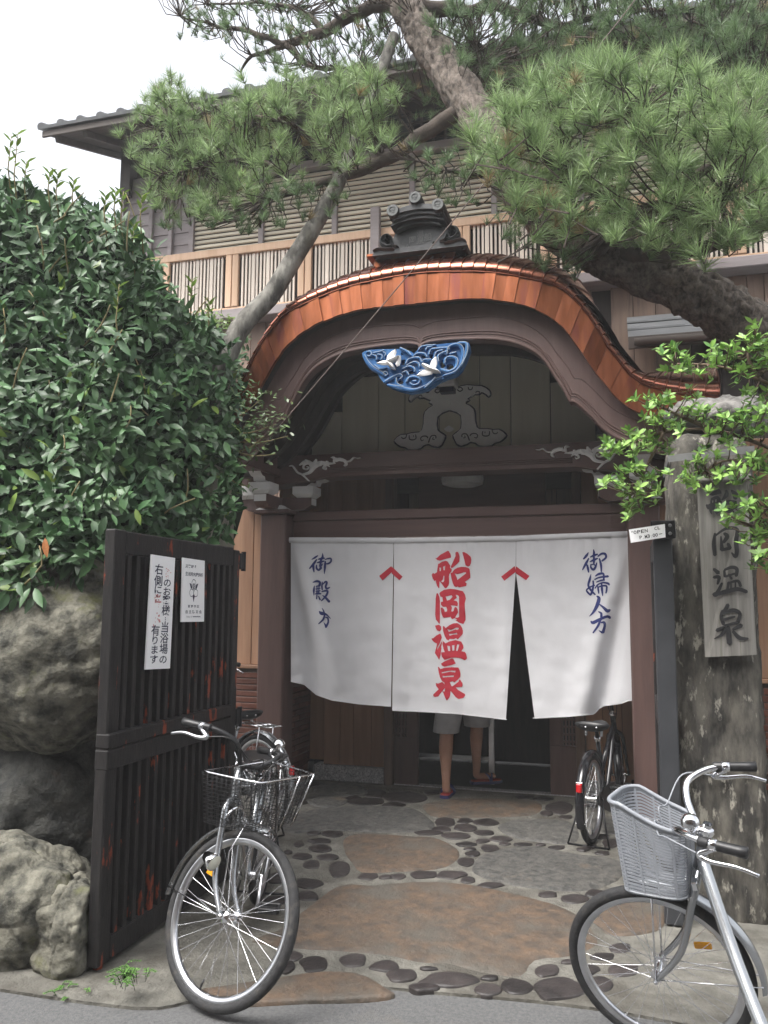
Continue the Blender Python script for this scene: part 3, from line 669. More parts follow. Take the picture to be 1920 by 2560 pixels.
mb.build('scroll_line', NAVYLINE, strut, kind='stuff')
mb = MB(); p0 = kw(805, 360, 0); mb.lathe([(.018, .0), (.018, -.012), (.012, -.014), (.010, -.006), (.001, -.006)], (p0[0], p0[1], p0[2]), axis=(0, 1, 0), n=16); mb.build('boss', CARVE, strut, smooth=40)
mb = MB(); mb.prism([[(735,700),(760,685),(805,660),(850,685),(872,705),(840,725),(805,742),(765,730)]], lambda u, v, d: kw(u, v, d), depth=.03); mb.build('small_cloud', CARVE, strut)
mb = MB(); a, b = kw(690, 62, 0), kw(920, 165, 0); mb.bb(a[0], b[0], YC-.06, YC+.11, b[2], a[2], bev=.006); mb.build('cap_block', CARVE, strut)
a, b = kw(705, 170, 0), kw(905, 240, 0); MB().bb(a[0]+.004, b[0]-.004, YC-.03, YC+.11, b[2], a[2]-.002).build('cap_neck', NAVYLINE, strut)
# ---------- gegyo (pendant) with waves and two birds
cg = crop(890, 830, 5.53)
YG = YB-.02
def gw(u, v, d): p = at(*cg(u, v), Y=YG); return (p.x, YG+d, p.z)
def gell(cx, cy, a, b): return [(cx+a*math.cos(-t*math.pi/4)*(1+.15*math.sin(3*t)), cy+b*math.sin(-t*math.pi/4)) for t in range(8)]
GO = [(85,285),(130,262),(200,245),(400,235),(580,235),(700,245),(770,275),(800,305),(835,262),(890,215),(1000,188),(1200,162),(1400,142),(1500,130),(1560,150),(1575,250),(1520,400),(1460,520),(1380,600),(1250,640),(1150,680),(1080,730),(1000,790),(900,820),(750,845),(600,810),(480,770),(400,720),(340,650),(290,560),(200,520),(130,430),(90,340)]
HO = [gell(330, 395, 62, 22), gell(665, 420, 52, 42), gell(765, 560, 38, 26), gell(615, 690, 40, 34), gell(1048, 335, 36, 34), gell(1196, 440, 40, 60), gell(1300, 480, 52, 46), gell(1352, 285, 44, 20), gell(935, 345, 34, 20), gell(640, 300, 24, 16)]
gegyo = MB().prism([GO]+HO, gw, depth=.055).build('pendant', BLUE, porch)
WAV = [[(120,330,30),(160,420,50),(230,500,55),(330,560,50),(420,620,40)], [(150,290,30),(190,280,34),(215,310,30),(195,345,26),(160,335,22)], [(240,300,26),(320,285,30),(390,260,26)], [(230,330,30),(280,345,30),(285,395,24)], [(300,320,26),(360,335,32),(352,388,26)],
 [(380,290,24),(410,310,26),(400,350,20)], [(260,470,30),(330,520,26),(430,505,30)], [(380,600,26),(390,565,28),(430,570,26),(440,605,22),(405,615,18)], [(400,700,50),(500,640,60),(600,600,46),(640,630,34),(610,665,28)], [(450,740,40),(600,780,60),(800,810,55),(950,760,50),(1060,680,50),(1180,640,40)],
 [(560,650,30),(570,730,44),(650,770,44)], [(700,700,40),(740,640,40),(830,630,36),(890,670,32),(860,730,32),(790,745,30),(750,715,22)], [(790,690,30),(830,690,32)], [(690,460,30),(720,400,34),(800,370,36),(880,370,30),(910,430,26)], [(700,480,26),(800,430,34),(870,450,34),(880,500,26)], [(640,530,28),(740,490,36),(810,520,34),(815,565,26)], [(640,580,26),(700,560,34),(735,610,24)],
 [(800,350,26),(860,310,32),(950,315,32),(985,360,26)], [(870,270,30),(900,225,34),(980,205,30),(1110,195,26)], [(970,270,26),(990,230,30),(1060,220,26)], [(1010,330,28),(1040,260,34),(1120,245,30),(1270,235,34),(1290,260,22)], [(1080,400,30),(1110,300,36),(1200,270,30)], [(1150,430,26),(1140,350,34),(1210,300,36),(1270,290,30)],
 [(1230,450,32),(1250,380,40),(1330,360,44),(1400,400,44),(1390,500,44),(1290,560,44),(1180,530,40)], [(1260,330,30),(1280,230,44),(1400,190,50),(1480,260,50),(1470,420,50),(1380,560,44),(1220,620,40)], [(1300,320,22),(1390,300,26)], [(1420,170,40),(1530,180,44),(1530,320,44),(1460,480,40)], [(920,430,24),(960,400,30),(1040,400,26)], [(880,560,26),(960,540,24)], [(620,240,26),(720,290,36),(770,340,26)], [(960,790,30),(1040,720,40),(1100,650,36)]]
for q, st in enumerate(WAV):
    st = [(u, v, w*.8) for u, v, w in st]; mb = MB(); mb.stroke(st, gw, d=-.010-.0006*q, depth=.03, crown=.006); mb.build('wave_crest', BLUE2 if q % 3 else BLUE, gegyo, smooth=45)
mb = MB()
for q, st in enumerate(WAV):
    n_ = len(st); mb.stroke([(u+w*.42, v-w*.30, 7) for u, v, w in st], gw, d=-.0185-.0007*q, n=4)
mb.build('pale_edge_line', CREST, gegyo)
for (body, wings) in (([(545,525,26),(510,485,62),(470,440,40),(560,400,40),(620,370,30)], [[(480,430,60),(500,370,80),(550,310,60),(572,268,10)], [(470,450,60),(400,455,60),(318,460,10)], [(600,480,60),(620,430,50),(640,360,14)]]),
                      ([(1170,575,20),(1110,555,56),(1030,525,72),(950,480,40)], [[(1085,520,70),(1100,450,85),(1130,372,16)], [(1060,580,70),(960,595,80),(865,632,12)], [(990,500,50),(940,482,24)]])):
    mb = MB(); mb.stroke(body, gw, d=-.06, depth=.05, crown=.02)
    for q, w in enumerate(wings): mb.stroke(w, gw, d=-.048-.003*q, depth=.012, crown=.007)
    mb.build('bird', WHITEPAINT if 0 else mat('white_bird_paint', (.70, .69, .68), (.80, .79, .78), scale=8, rough=.6, bump=.2), gegyo, smooth=45)
# ---------- ridge ornament
co = crop(900, 490, 5.925)
YO = YF+.10
def ow(u, v, d): p = at(*co(u, v), Y=YO); return (p.x, YO+d, p.z)
_pc = ow(770, 600, 0)[0]
mb = MB(); a, b = ow(165, 905, 0), ow(1395, 775, 0); zt = (ow(165, 900, 0)[2]+ow(1395, 775, 0)[2])/2
mb.bb(a[0], b[0], YO+.05, YO+1.9, zU0+.02, zt+.005, bev=.01); mb.build('copper_ridge_box', COPPER, roof)
mb = MB(); mb.bb(a[0]-.035, b[0]+.035, YO+.0, YO+1.92, zU0+.20, zU0+.222, bev=.004); mb.build('copper_ridge_flashing', COPPER, roof)
# local units: crop pixels from the axis / above the base
def od(u, v, d): return (XC+.005+u*.000437, YO+d, zt+v*.000437)
prof = [(-740,0),(-700,-55),(-640,-40),(-560,-10),(560,-10),(640,-40),(700,-55),(740,0),(720,60),(650,130),(600,170),(610,230),(560,300),(490,330),(450,300),(430,260),(400,330),(340,400),(0,470),(-340,400),(-400,330),(-430,260),(-450,300),(-490,330),(-560,300),(-610,230),(-600,170),(-650,130),(-720,60)]
orn = MB().prism([catmull(prof, 2, True)], od, depth=.16).build('ridge_end_ornament', ONI, porch)
mb = MB(); mb.prism([[(-745,-12),(745,-12),(720,50),(560,70),(-560,70),(-720,50)]], lambda u, v, d: od(u, v, d-.03), depth=.05); mb.build('ornament_base', ONI, orn)
for s_ in (-1, 1):
    mb = MB()
    for q, st in enumerate(([(430,120,60),(520,120,70),(600,190,70),(570,280,60),(500,300,50),(460,250,40),(500,210,34),(540,230,22)], [(400,60,50),(520,70,60),(650,90,50),(720,60,26)], [(330,90,20),(400,110,50),(440,180,40)])):
        mb.stroke([(s_*u, v, w) for u, v, w in st], od, d=-.03-.002*q, depth=.04, crown=.02)
    mb.build('scroll', ONI, orn, smooth=45)
mb = MB()
for q, st in enumerate(([(-300,60,16),(-220,75,20),(-190,120,16),(-170,80,20),(-60,60,14)], [(60,60,14),(170,80,20),(230,130,14),(250,90,18),(330,75,12)])): mb.stroke(st, od, d=-.012-.001*q, depth=.015, crown=.004)
mb.build('wave_relief', ONIL, orn, smooth=45)
for lv, (w0, w1, z0, z1, dd) in enumerate(((350, 330, 330, 375, .05), (420, 400, 375, 420, .08), (370, 400, 430, 470, .10), (420, 400, 480, 560, .12))):
    mb = MB(); n = 14; ring = [(-w0+2*w0*i/n, z0+75*(1-((2*i/n-1))**2)) for i in range(n+1)]+[(w1-2*w1*i/n, z1+75*(1-((2*i/n-1))**2)) for i in range(n+1)]
    mb.prism([ring], lambda u, v, d, dd=dd: od(u, v, d-dd), depth=dd+.15); mb.build('ornament_tier', ONI, orn)
for (u, v) in ((-350, 560), (0, 720), (350, 560)):
    c = od(u, v, -.14); r_ = .042
    mb = MB(); mb.lathe([(.001, 0), (r_*.94, 0), (r_, .006), (r_, .28), (.001, .28)], c, axis=(0, 1, 0), n=24); ri = mb.build('round_tile', ONI, orn, smooth=40)
    mb = MB(); mb.lathe([(r_*.93, -.002), (r_*.93, -.006), (r_*.56, -.006), (r_*.54, -.001), (.001, -.001)], c, axis=(0, 1, 0), n=24); mb.build('tile_face', ONIL, ri, smooth=30)
    mb = MB()
    for k in range(3):
        a = k*2*math.pi/3; st = [(math.cos(a+t*.5)*r_*(.15+.13*t), math.sin(a+t*.5)*r_*(.15+.13*t), r_*(.26-.07*t)) for t in range(4)]
        mb.stroke(st, lambda x, z, d, c=c: (c[0]+x, c[1]-.0015+d, c[2]+z), d=-.003-.0005*k, depth=.003)
    mb.build('tile_crest', ONIL, ri)

# ================================================================== PORCH WALLS, DOORWAY, INTERIOR
def bricks(parent, x0, x1, z1, place, h=.048, w=.21, th=.018, skew=0):
    """courses of thin brick tiles between x0..x1 along a wall; place(x, z) -> world matrix of a brick centre"""
    me = MB().box((0, 0, 0), (w-.008, th, h-.008), bev=.003).mesh('brick', BRICK)
    mes = MB().box((0, 0, 0), (w/2-.008, th, h-.008), bev=.003).mesh('brick', BRICK)
    z = h/2+.01; r_ = 0
    while z < z1:
        x = x0+(0 if r_ % 2 else -w/2)
        while x < x1-.02:
            a, b = max(x, x0), min(x+w, x1)
            if b-a > w*.75: piece('brick', me, parent, place((a+b)/2, z))
            elif b-a > .05: piece('brick', mes, parent, place((a+b)/2, z))
            x += w
        z += h; r_ += 1
xin_l, xin_r = XC-1.405+.07, XC+1.405-.07
brz = at(625, 1672, Y=YC).z
for s_ in (-1, 1):
    # front return wall outside the column
    xa, xb = (XC-1.405-.13-.9, XC-1.405-.11) if s_ < 0 else (XC+1.405+.11, XC+1.405+.13+.9)
    wall = MB().bb(xa, xb, YC+.03, YC+.10, 0, brz).build('brick_wall', MORTARD, porch)
    bricks(wall, xa, xb, brz-.03, lambda x, z: Matrix.Translation((x, YC+.024, z)))
    MB().bb(xa, xb, YC+.0, YC+.10, brz+.001, brz+.03, bev=.004).build('ledge', CEDAR, wall)
    x = xa; ww = [.15, .17, .14, .16, .18, .13, .17, .2]
    for q in range(8):
        x2 = min(x+ww[q], xb)
        if x2-x < .03: break
        MB().bb(x+.002, x2-.002, YC+.035, YC+.06, brz+.032, 2.68, bev=.004).build('wall_board', CEDAR, porch); x = x2
    # side wall between column and doorway
    xs = XC+s_*(1.405+.02); n_ = -s_
    wall = MB().bb(min(xs, xs+s_*.07), max(xs, xs+s_*.07), YC+.11, YD+.02, 0, brz).build('brick_wall', MORTARD, porch)
    bricks(wall, YC+.115, YD-.0, brz-.03, lambda y, z, xs=xs, n_=n_: Matrix.Translation((xs+n_*.008, y, z)) @ Matrix.Rotation(R(90), 4, 'Z'))
    y = YC+.115
    for q in range(5):
        MB().bb(xs+(.0 if s_ > 0 else -.03), xs+(.03 if s_ > 0 else 0), y+.002, y+.158, brz+.005, 2.66, bev=.004).build('wall_board', CEDAR, porch); y += .165
# doorway wall: granite foot, cedar boards, frame with small lattice, both sides
gz = at(870, 1912, Y=YD).z
xd0, xd1 = at(1047, 1900, Y=YD).x, at(1375, 1900, Y=YD).x
xp0, xp1 = at(965, 1900, Y=YD).x, at(987, 1900, Y=YD).x
xw0 = XC-1.405-.0
for s_ in (-1, 1):
    if s_ < 0: wx0, wx1, px0, px1, lx0, lx1 = xw0, xp0, xp0, xp1, xp1, xd0
    else: wx0, wx1, px0, px1, lx0, lx1 = xd1+(xd0-xp0), -2*0+XC+1.405, xd1+(xd0-xp1), xd1+(xd0-xp0), xd1, xd1+(xd0-xp1)
    gx0 = at(785, 1930, Y=YD-.05).x if s_ < 0 else wx0
    MB().bb(gx0, wx1-.002 if s_ < 0 else wx1-.13, YD-.05, YD+.08, .012, gz, bev=.006).build('granite_foot', GRANITE, porch)
    bx0 = wx0 if s_ < 0 else wx1-.128
    MB().bb(bx0, gx0-.002 if s_ < 0 else wx1, YD-.056, YD+.08, .012, gz+.03, bev=.006).build('dark_plinth', SLATEBLK, porch)
    x = wx0; k = 0; ww = [.13, .15, .12, .16, .14, .15]
    while x < wx1-.02:
        x2 = min(x+ww[k % 6], wx1); MB().bb(x+.0015, x2-.0015, YD-.03, YD, gz+.003 if x > gx0-.01 else gz+.035, 2.66, bev=.003).build('wall_board', CEDAR, porch); x = x2; k += 1
    MB().bb(px0+.002, px1-.002, YD-.08, YD+.05, .012, 2.66, bev=.006).build('door_post', CEDARD, porch)
    # lattice side light
    pan = MB().bb(lx0+.002, lx1-.002, YD-.02, YD+.03, .012, .40, bev=.004).build('side_light', BROWN, porch)
    MB().bb(lx1-.10 if s_ < 0 else lx0+.002, lx1-.002 if s_ < 0 else lx0+.10, YD-.024, YD+.034, .401, 2.1, bev=.004).build('stile', BROWN, pan)
    la, lb = (lx0+.004, lx1-.102) if s_ < 0 else (lx0+.102, lx1-.004)
    n = 4
    for i in range(n+1):
        xx = la+(lb-la)*i/n; MB().bb(xx-.007, xx+.007, YD-.01, YD+.02, .402, 2.1).build('lattice_bar', BROWN, pan)
    z = .43
    while z < 2.08:
        MB().bb(la, lb, YD-.006, YD+.016, z-.008, z+.008).build('lattice_bar', BROWN, pan); z += .058
MB().bb(xd0, xd1, YD-.03, YD+.05, 2.1, 2.66, bev=.004).build('door_head', BROWNH, porch)
MB().bb(xp1, xd1+(xd0-xp1), YD-.035, YD+.06, -.01, .018, bev=.004).build('threshold', GRANITE, porch)
# entry hall behind
hall = MB().bb(xw0-.05, XC+1.5, YD+.06, 8.12, -.03, .004).build('entry_floor', DARKFLOOR, None, kind='structure')
tw = at(1300, 1906, Z=0).y; tx0, tx1 = XC-1.42, XC+1.42
tp = (at(1338, 1870, Y=tw).x-at(1299, 1870, Y=tw).x)
wallt = MB().bb(tx0, tx1, tw+.02, tw+.10, 0, 2.66).build('entry_hall_wall', INTWALL, None, kind='structure')
for xx in (tx0-.05, tx1): MB().bb(xx, xx+.05, YD+.06, tw+.1, 0, 2.66).build('entry_side_wall', INTWALL, None, kind='structure')
MB().bb(tx0, tx1, YD+.06, tw+.1, 2.66, 2.70).build('entry_ceiling', INTWALL, None, kind='structure')
mb = MB(); mb.box((0, 0, 0), (tp-.006, .012, tp-.006), bev=.002)
for k in range(8):   # a ring of petals
    a = k*math.pi/4; c, s__ = math.cos(a), math.sin(a); r0, r1, w = tp*.17, tp*(.36 if k % 2 == 0 else .30), tp*.10
    pts = [(c*r0-s__*w, s__*r0+c*w), (c*r1-s__*w*.8, s__*r1+c*w*.8), (c*r1*.9, s__*r1*.9), (c*r1+s__*w*.8, s__*r1-c*w*.8), (c*r0+s__*w, s__*r0-c*w)]
    mb.add([(x, -.0075, z) for x, z in pts], [(4, 3, 2, 1, 0)], 1)
tme = mb.mesh('wall_tile', [TILEG, TILEW])
x0t = at(1299, 1870, Y=tw).x; z0t = at(1299, 1870, Y=tw).z
nx0 = int((tx0-x0t)/tp); nx1 = int((tx1-x0t)/tp); nz = 0
for i in range(nx0, nx1+1):
    xx = x0t+i*tp
    if xx < -2.35 or xx > -.35: continue
    for j in range(0, 8): piece('wall_tile', tme, wallt, Matrix.Translation((xx, tw+.012, z0t+j*tp)))
# sliding door, half open
sd = MB().bb(at(1222, 1880, Y=7.15).x, at(1236, 1880, Y=7.15).x, 7.14, 7.17, .02, 2.05, bev=.003).build('sliding_door', ALU, porch)
MB().bb(at(1040, 1897, Y=7.15).x, at(1222, 1897, Y=7.15).x-.001, 7.145, 7.165, at(1180, 1900, Y=7.15).z, at(1180, 1890, Y=7.15).z).build('door_rail', ALU, sd)
# ceiling lamp
lp = at(1156, 1203, Y=6.62); MB().bb(lp.x-.1, lp.x+.1, 6.52, 6.72, lp.z+.046, 2.66).build('lamp_block', DARKWOOD, porch)
tag(MB().lathe([(.001, -.085), (.12, -.085), (.165, -.07), (.172, -.03), (.17, 0), (.001, 0)], (lp.x, 6.62, lp.z+.045), n=28).build('ceiling_lamp', LAMPGLASS, None, smooth=40), 'round white ceiling lamp under the dark porch ceiling above the curtain', 'lamp')

# ================================================================== NOREN CURTAIN
YN = YC-.05
def lerp(a, b, t): return a+(b-a)*t
def ndisp(px, py):
    t = (py-1345)/450; t = max(0, min(1.1, t))
    d = .004*math.sin(px/17.0+.6)*(1-.6*t)+.010*t*math.sin(px/47.0+1.3)+.005*t*math.sin(px/23.0+py/130)
    # slack diagonal folds at the two outer edges
    def ridge(x0, y0, x1, y1, w, amp):
        tt = max(0, min(1, (py-y0)/(y1-y0))); cx = lerp(x0, x1, tt**.8); return amp*math.sin(min(1, tt*1.4)*math.pi/2)*math.exp(-((px-cx)/w)**2)
    d += ridge(724, 1380, 800, 1760, 24, .085)+ridge(738, 1360, 862, 1770, 34, -.055)
    d += ridge(1590, 1370, 1500, 1790, 24, .080)+ridge(1580, 1350, 1450, 1790, 36, -.050)+ridge(1130, 1380, 1190, 1790, 30, -.012)+ridge(1050, 1380, 1020, 1790, 22, .010)
    d += ridge(1270, 1400, 1262, 1800, 20, -.02)
    d += -.02*t*t+.004*math.sin(px/5.5)*math.exp(-max(0, py-1350)/45)+.007*noise.noise(Vector((px/55, py/30, 2)))*(.4+t)+.003*noise.noise(Vector((px/18, py/14, 7)))
    return d
def nw(px, py, d): p = at(px, py, Y=YN+ndisp(px, py)); return (p.x, p.y+d, p.z)
def interp(tab, x):
    for (a, b), (c, d) in zip(tab, tab[1:]):
        if x <= c: return lerp(b, d, (x-a)/(c-a))
    return tab[-1][1]
ntop = [(700, 1346), (727, 1345), (1000, 1346), (1290, 1341), (1585, 1329), (1620, 1328)]
noren = thing('noren_curtain', 'white cotton doorway curtain in three panels with red and navy brush lettering', 'curtain', (XC, YN, 2.04))
PANELS = [
 ([(1340, 727), (1800, 727)], [(1340, 983.5), (1430, 983), (1800, 977)], [(700, 1700), (727, 1705), (760, 1712), (790, 1738), (830, 1752), (900, 1762), (985, 1768)], 44),
 ([(1340, 984), (1430, 985), (1800, 980)], [(1340, 1290), (1432, 1289), (1810, 1264)], [(970, 1777), (1060, 1781), (1150, 1787), (1270, 1801)], 44),
 ([(1340, 1290.5), (1432, 1290), (1800, 1337)], [(1320, 1584), (1400, 1590), (1760, 1598)], [(1290, 1798), (1340, 1797), (1420, 1793), (1485, 1787), (1500, 1772), (1512, 1766), (1555, 1760), (1570, 1754), (1605, 1749)], 48)]
for lt, rt, bt, nu in PANELS:
    mb = MB(); nv = 44; vs = []
    for j in range(nv+1):
        t = j/nv
        for i in range(nu+1):
            s_ = i/nu
            x = lerp(interp(lt, 1345+440*t), interp(rt, 1345+440*t), s_)
            yb = interp(bt, x); y = lerp(interp(ntop, x), yb, t)
            x = lerp(interp(lt, y), interp(rt, y), s_)
            vs.append(nw(x, y, 0))
    mb.add(vs, [(j*(nu+1)+i, j*(nu+1)+i+1, (j+1)*(nu+1)+i+1, (j+1)*(nu+1)+i) for j in range(nv) for i in range(nu)])
    pn = mb.build('curtain_panel', CLOTH, noren, smooth=True, fixn=False)
    # hem
    mb = MB(); mb.tube([nw(interp(lt, 1760)+(interp(rt, 1760)-interp(lt, 1760))*i/30, interp(bt, interp(lt, 1760)+(interp(rt, 1760)-interp(lt, 1760))*i/30)-2, -.001) for i in range(31)], .003, 5); mb.build('hem', CLOTH, pn, smooth=True)
# sleeve at the top
mb = MB(); vs = []; nu = 90
for j, (dy, d) in enumerate(((-2, .0), (-1, -.010), (4, -.016), (9, -.014), (12, -.004))):
    for i in range(nu+1):
        x = lerp(724, 1590, i/nu); vs.append(nw(x, interp(ntop, x)+dy, d-.003*math.sin(i*1.7)*(j > 1)))
mb.add(vs, [(j*(nu+1)+i, j*(nu+1)+i+1, (j+1)*(nu+1)+i+1, (j+1)*(nu+1)+i) for j in range(4) for i in range(nu)])
mb.build('sleeve', CLOTH, noren, smooth=True, fixn=False)
mb = MB(); a, b = nw(724, 1350, .012), nw(1590, 1334, .012); mb.tube([a, b], .012, 8); mb.build('curtain_rod', BROWN, noren, smooth=True)
def fine(mb, L=.03):
    """split long edges so that a print follows the folds"""
    me = mb.mesh('tmp', RED); bm = bmesh.new(); bm.from_mesh(me)
    for _ in range(4):
        ed = [e for e in bm.edges if e.calc_length() > L]
        if not ed: break
        bmesh.ops.subdivide_edges(bm, edges=ed, cuts=1); bmesh.ops.triangulate(bm, faces=bm.faces)
    v = [tuple(x.co) for x in bm.verts]; bm.verts.index_update(); f = [tuple(q.index for q in p.verts) for p in bm.faces]; bm.free(); bpy.data.meshes.remove(me)
    out = MB(); out.add(v, f); return out
def print_poly(rings, fpx, d):
    """filled shape traced in photo pixels, laid on the cloth"""
    mb = MB(); mb.prism([[fpx(*p) for p in r] for r in rings], lambda u, v, dd: (u*.003, 0, v*.003))
    m2 = fine(mb); m2.v = [nw(p[0]/.003, p[2]/.003, d) for p in m2.v]; return m2
k6 = crop(1060, 1360, 11.057); k7 = crop(1060, 1540, 10.057)
FUNE = [[[(300,410),(360,385),(450,300),(660,185),(690,200),(745,300),(750,375),(600,415),(440,462),(355,440),(345,412)]],
 [[(410,550),(500,490),(600,465),(650,480),(725,590),(720,660),(765,695),(765,745),(700,840),(690,900),(697,1080),(680,1140),(630,1210),(595,1228),(570,1210),(520,1140),(440,1030),(430,1050),(425,1215),(410,1228),(360,1150),(335,1060),(330,1005),(290,1025),(240,950),(215,850),(245,800),(290,822),(360,780),(370,690),(395,540)], [(425,650),(475,655),(465,750),(435,750)], [(530,630),(590,600),(575,725),(540,725)], [(540,880),(565,880),(560,1010),(540,1050),(500,1058),(475,1030),(520,990)]],
 [[(870,240),(900,215),(940,220),(970,280),(988,360),(980,485),(920,550),(790,655),(745,660),(745,620),(830,430),(875,330)]],
 [[(1060,230),(1110,222),(1200,270),(1290,350),(1312,430),(1300,530),(1270,600),(1220,628),(1150,590),(1120,450)]],
 [[(800,755),(850,700),(930,655),(1040,632),(1160,640),(1230,665),(1262,700),(1280,850),(1280,930),(1240,970),(1130,1045),(1185,1090),(1165,1160),(975,1200),(915,1165),(910,1190),(840,1170),(800,1090),(760,950),(735,800),(790,785)], [(850,815),(930,830),(1010,815),(1100,785),(1160,780),(1165,810),(925,995),(905,920)]]]
OKA = [[[(350,1360),(390,1365),(430,1470),(443,1560),(440,2190),(420,2205),(330,2090),(310,1950),(320,1700),(325,1500)]],
 [[(425,1375),(450,1330),(560,1265),(720,1240),(880,1255),(1070,1300),(1130,1390),(1160,1510),(1130,1630),(1130,1800),(1150,2000),(1150,2100),(1090,2212),(980,2180),(870,2105),(920,2095),(850,2045),(790,2075),(750,2050),(745,2015),(560,2040),(520,2020),(480,1900),(460,1760),(510,1755),(560,1810),(580,1880),(640,1860),(640,1790),(615,1735),(530,1740),(470,1680),(470,1605),(525,1590),(510,1470),(460,1455)], [(600,1450),(770,1415),(790,1460),(720,1540),(640,1565)],
  [(880,1405),(940,1415),(970,1460),(970,1650),(970,2010),(940,2036),(862,2036),(900,1960),(945,1890),(930,1800),(890,1740),(850,1745),(830,1800),(820,1850),(790,1870),(750,1860),(770,1790),(770,1740),(740,1700),(830,1700),(925,1720),(940,1640),(910,1580),(820,1555),(910,1490)]]]
ON = [[[(280,240),(380,220),(430,260),(440,330),(400,388),(330,360),(300,310)]],
 [[(190,565),(240,555),(310,490),(410,440),(440,500),(450,540),(400,680),(340,790),(335,855),(365,800),(470,600),(430,780),(440,800),(420,950),(385,1105),(340,1030),(275,930),(310,780),(330,695),(260,660),(210,610)]],
 [[(475,260),(510,255),(545,305),(640,230),(740,185),(840,178),(910,220),(960,300),(980,370),(975,450),(850,590),(810,555),(750,580),(640,575),(625,615),(570,590),(520,500),(480,370)], [(585,330),(680,350),(810,290),(870,295),(875,330),(835,350),(800,335),(690,375),(630,400)], [(625,450),(710,445),(830,420),(840,462),(740,465),(650,497)]],
 [[(490,630),(540,690),(640,640),(790,605),(940,645),(985,730),(995,800),(940,885),(1030,905),(1060,950),(1085,1060),(1030,1115),(920,1060),(800,1040),(680,1050),(520,1105),(455,1030),(430,915),(525,905),(490,820),(465,700)], [(585,745),(655,755),(660,880),(610,880)], [(705,735),(765,730),(765,865),(715,870)], [(835,715),(890,720),(855,850),(840,880),(805,870)]]]
SEN = [[[(430,1195),(520,1140),(700,1065),(740,1075),(800,1195),(700,1230),(520,1272),(450,1245)]],
 [[(350,1280),(375,1280),(415,1335),(520,1300),(700,1285),(865,1295),(900,1370),(920,1450),(915,1530),(850,1600),(760,1675),(725,1640),(650,1660),(690,1760),(720,1765),(870,1650),(885,1605),(910,1600),(970,1690),(975,1740),(960,1780),(800,1795),(860,1860),(1030,1960),(1035,2000),(990,2060),(870,2085),(800,2040),(670,1880),(660,1990),(640,2050),(575,2125),(550,2090),(480,1920),(460,1885),(360,2020),(270,2035),(230,2000),(235,1970),(370,1840),(310,1760),(295,1685),(360,1700),(460,1655),(525,1720),(510,1670),(450,1630),(400,1530),(370,1400)], [(445,1415),(600,1380),(700,1368),(795,1375),(785,1420),(660,1400),(450,1440)], [(470,1500),(520,1510),(755,1490),(750,1530),(600,1535),(475,1545)], [(525,1815),(530,1830),(520,1895),(490,1900),(470,1870)]]]
for chs, kk in ((FUNE, k6), (OKA, k6), (ON, k7), (SEN, k7)):
    mb = MB()
    for q, rings in enumerate(chs): m2 = print_poly(rings, kk, -.0025-.0002*q); mb.add(m2.v, m2.f)
    mb.build('red_character', RED, noren, fixn=False)
kn = crop(700, 1300, 1.765)
for a_ in ([[(438,247),(490,204),(498,226),(453,267)], [(492,204),(541,250),(527,266),(494,236)]], [[(976,250),(1036,203),(1042,228),(990,268)], [(1040,203),(1101,247),(1086,266),(1042,236)]]):
    for pl in a_: print_poly([pl], kn, -.003).build('red_patch', RED, noren, fixn=False)
k8 = crop(760, 1370, 10.05); k9 = crop(1440, 1360, 9.217)
TON = [[[(350,190,25),(280,240,45),(195,290,15)],[(320,290,30),(250,390,55),(140,520,30)],[(240,390,40),(240,500,55),(255,605,25)],[(470,135,15),(470,230,55),(430,290,50)],[(350,285,15),(430,270,50),(520,255,30)],[(330,370,20),(420,350,50),(510,330,25)],[(430,300,50),(420,400,50),(400,460,45)],[(320,430,25),(320,510,45),(375,565,40)],[(400,470,20),(440,500,40),(375,565,35)],[(375,565,30),(440,450,35),(480,390,15)],[(530,290,20),(620,265,40),(680,270,40),(680,340,40),(620,390,40),(560,400,25)],[(540,340,35),(530,480,55),(515,650,15)]],
 [[(225,865,20),(320,835,55),(400,860,50),(390,950,60)],[(300,960,20),(380,950,40)],[(265,950,20),(250,1060,50),(250,1190,12)],[(300,1030,20),(410,1010,25)],[(300,1100,20),(410,1075,25)],[(330,960,25),(330,1130,35)],[(380,960,25),(375,1130,35)],[(270,1160,15),(350,1145,45),(430,1150,30)],[(330,1180,30),(320,1280,30)],[(370,1210,25),(410,1300,40)],[(465,850,20),(455,960,40),(465,1055,30)],[(460,930,20),(540,850,40),(580,870,45),(550,970,45),(580,1020,50),(655,990,25)],[(450,1100,25),(540,1075,45),(600,1090,45),(560,1200,50),(440,1330,25)],[(470,1190,15),(540,1240,45),(640,1350,60)]],
 [[(455,1510,10),(490,1570,30),(520,1660,40)],[(385,1590,20),(440,1640,80),(560,1670,45),(670,1775,15)],[(520,1690,40),(480,1800,45),(370,1905,25)],[(540,1740,25),(600,1760,40),(610,1870,45),(550,1990,50)],[(500,1870,10),(550,1950,50)]]]
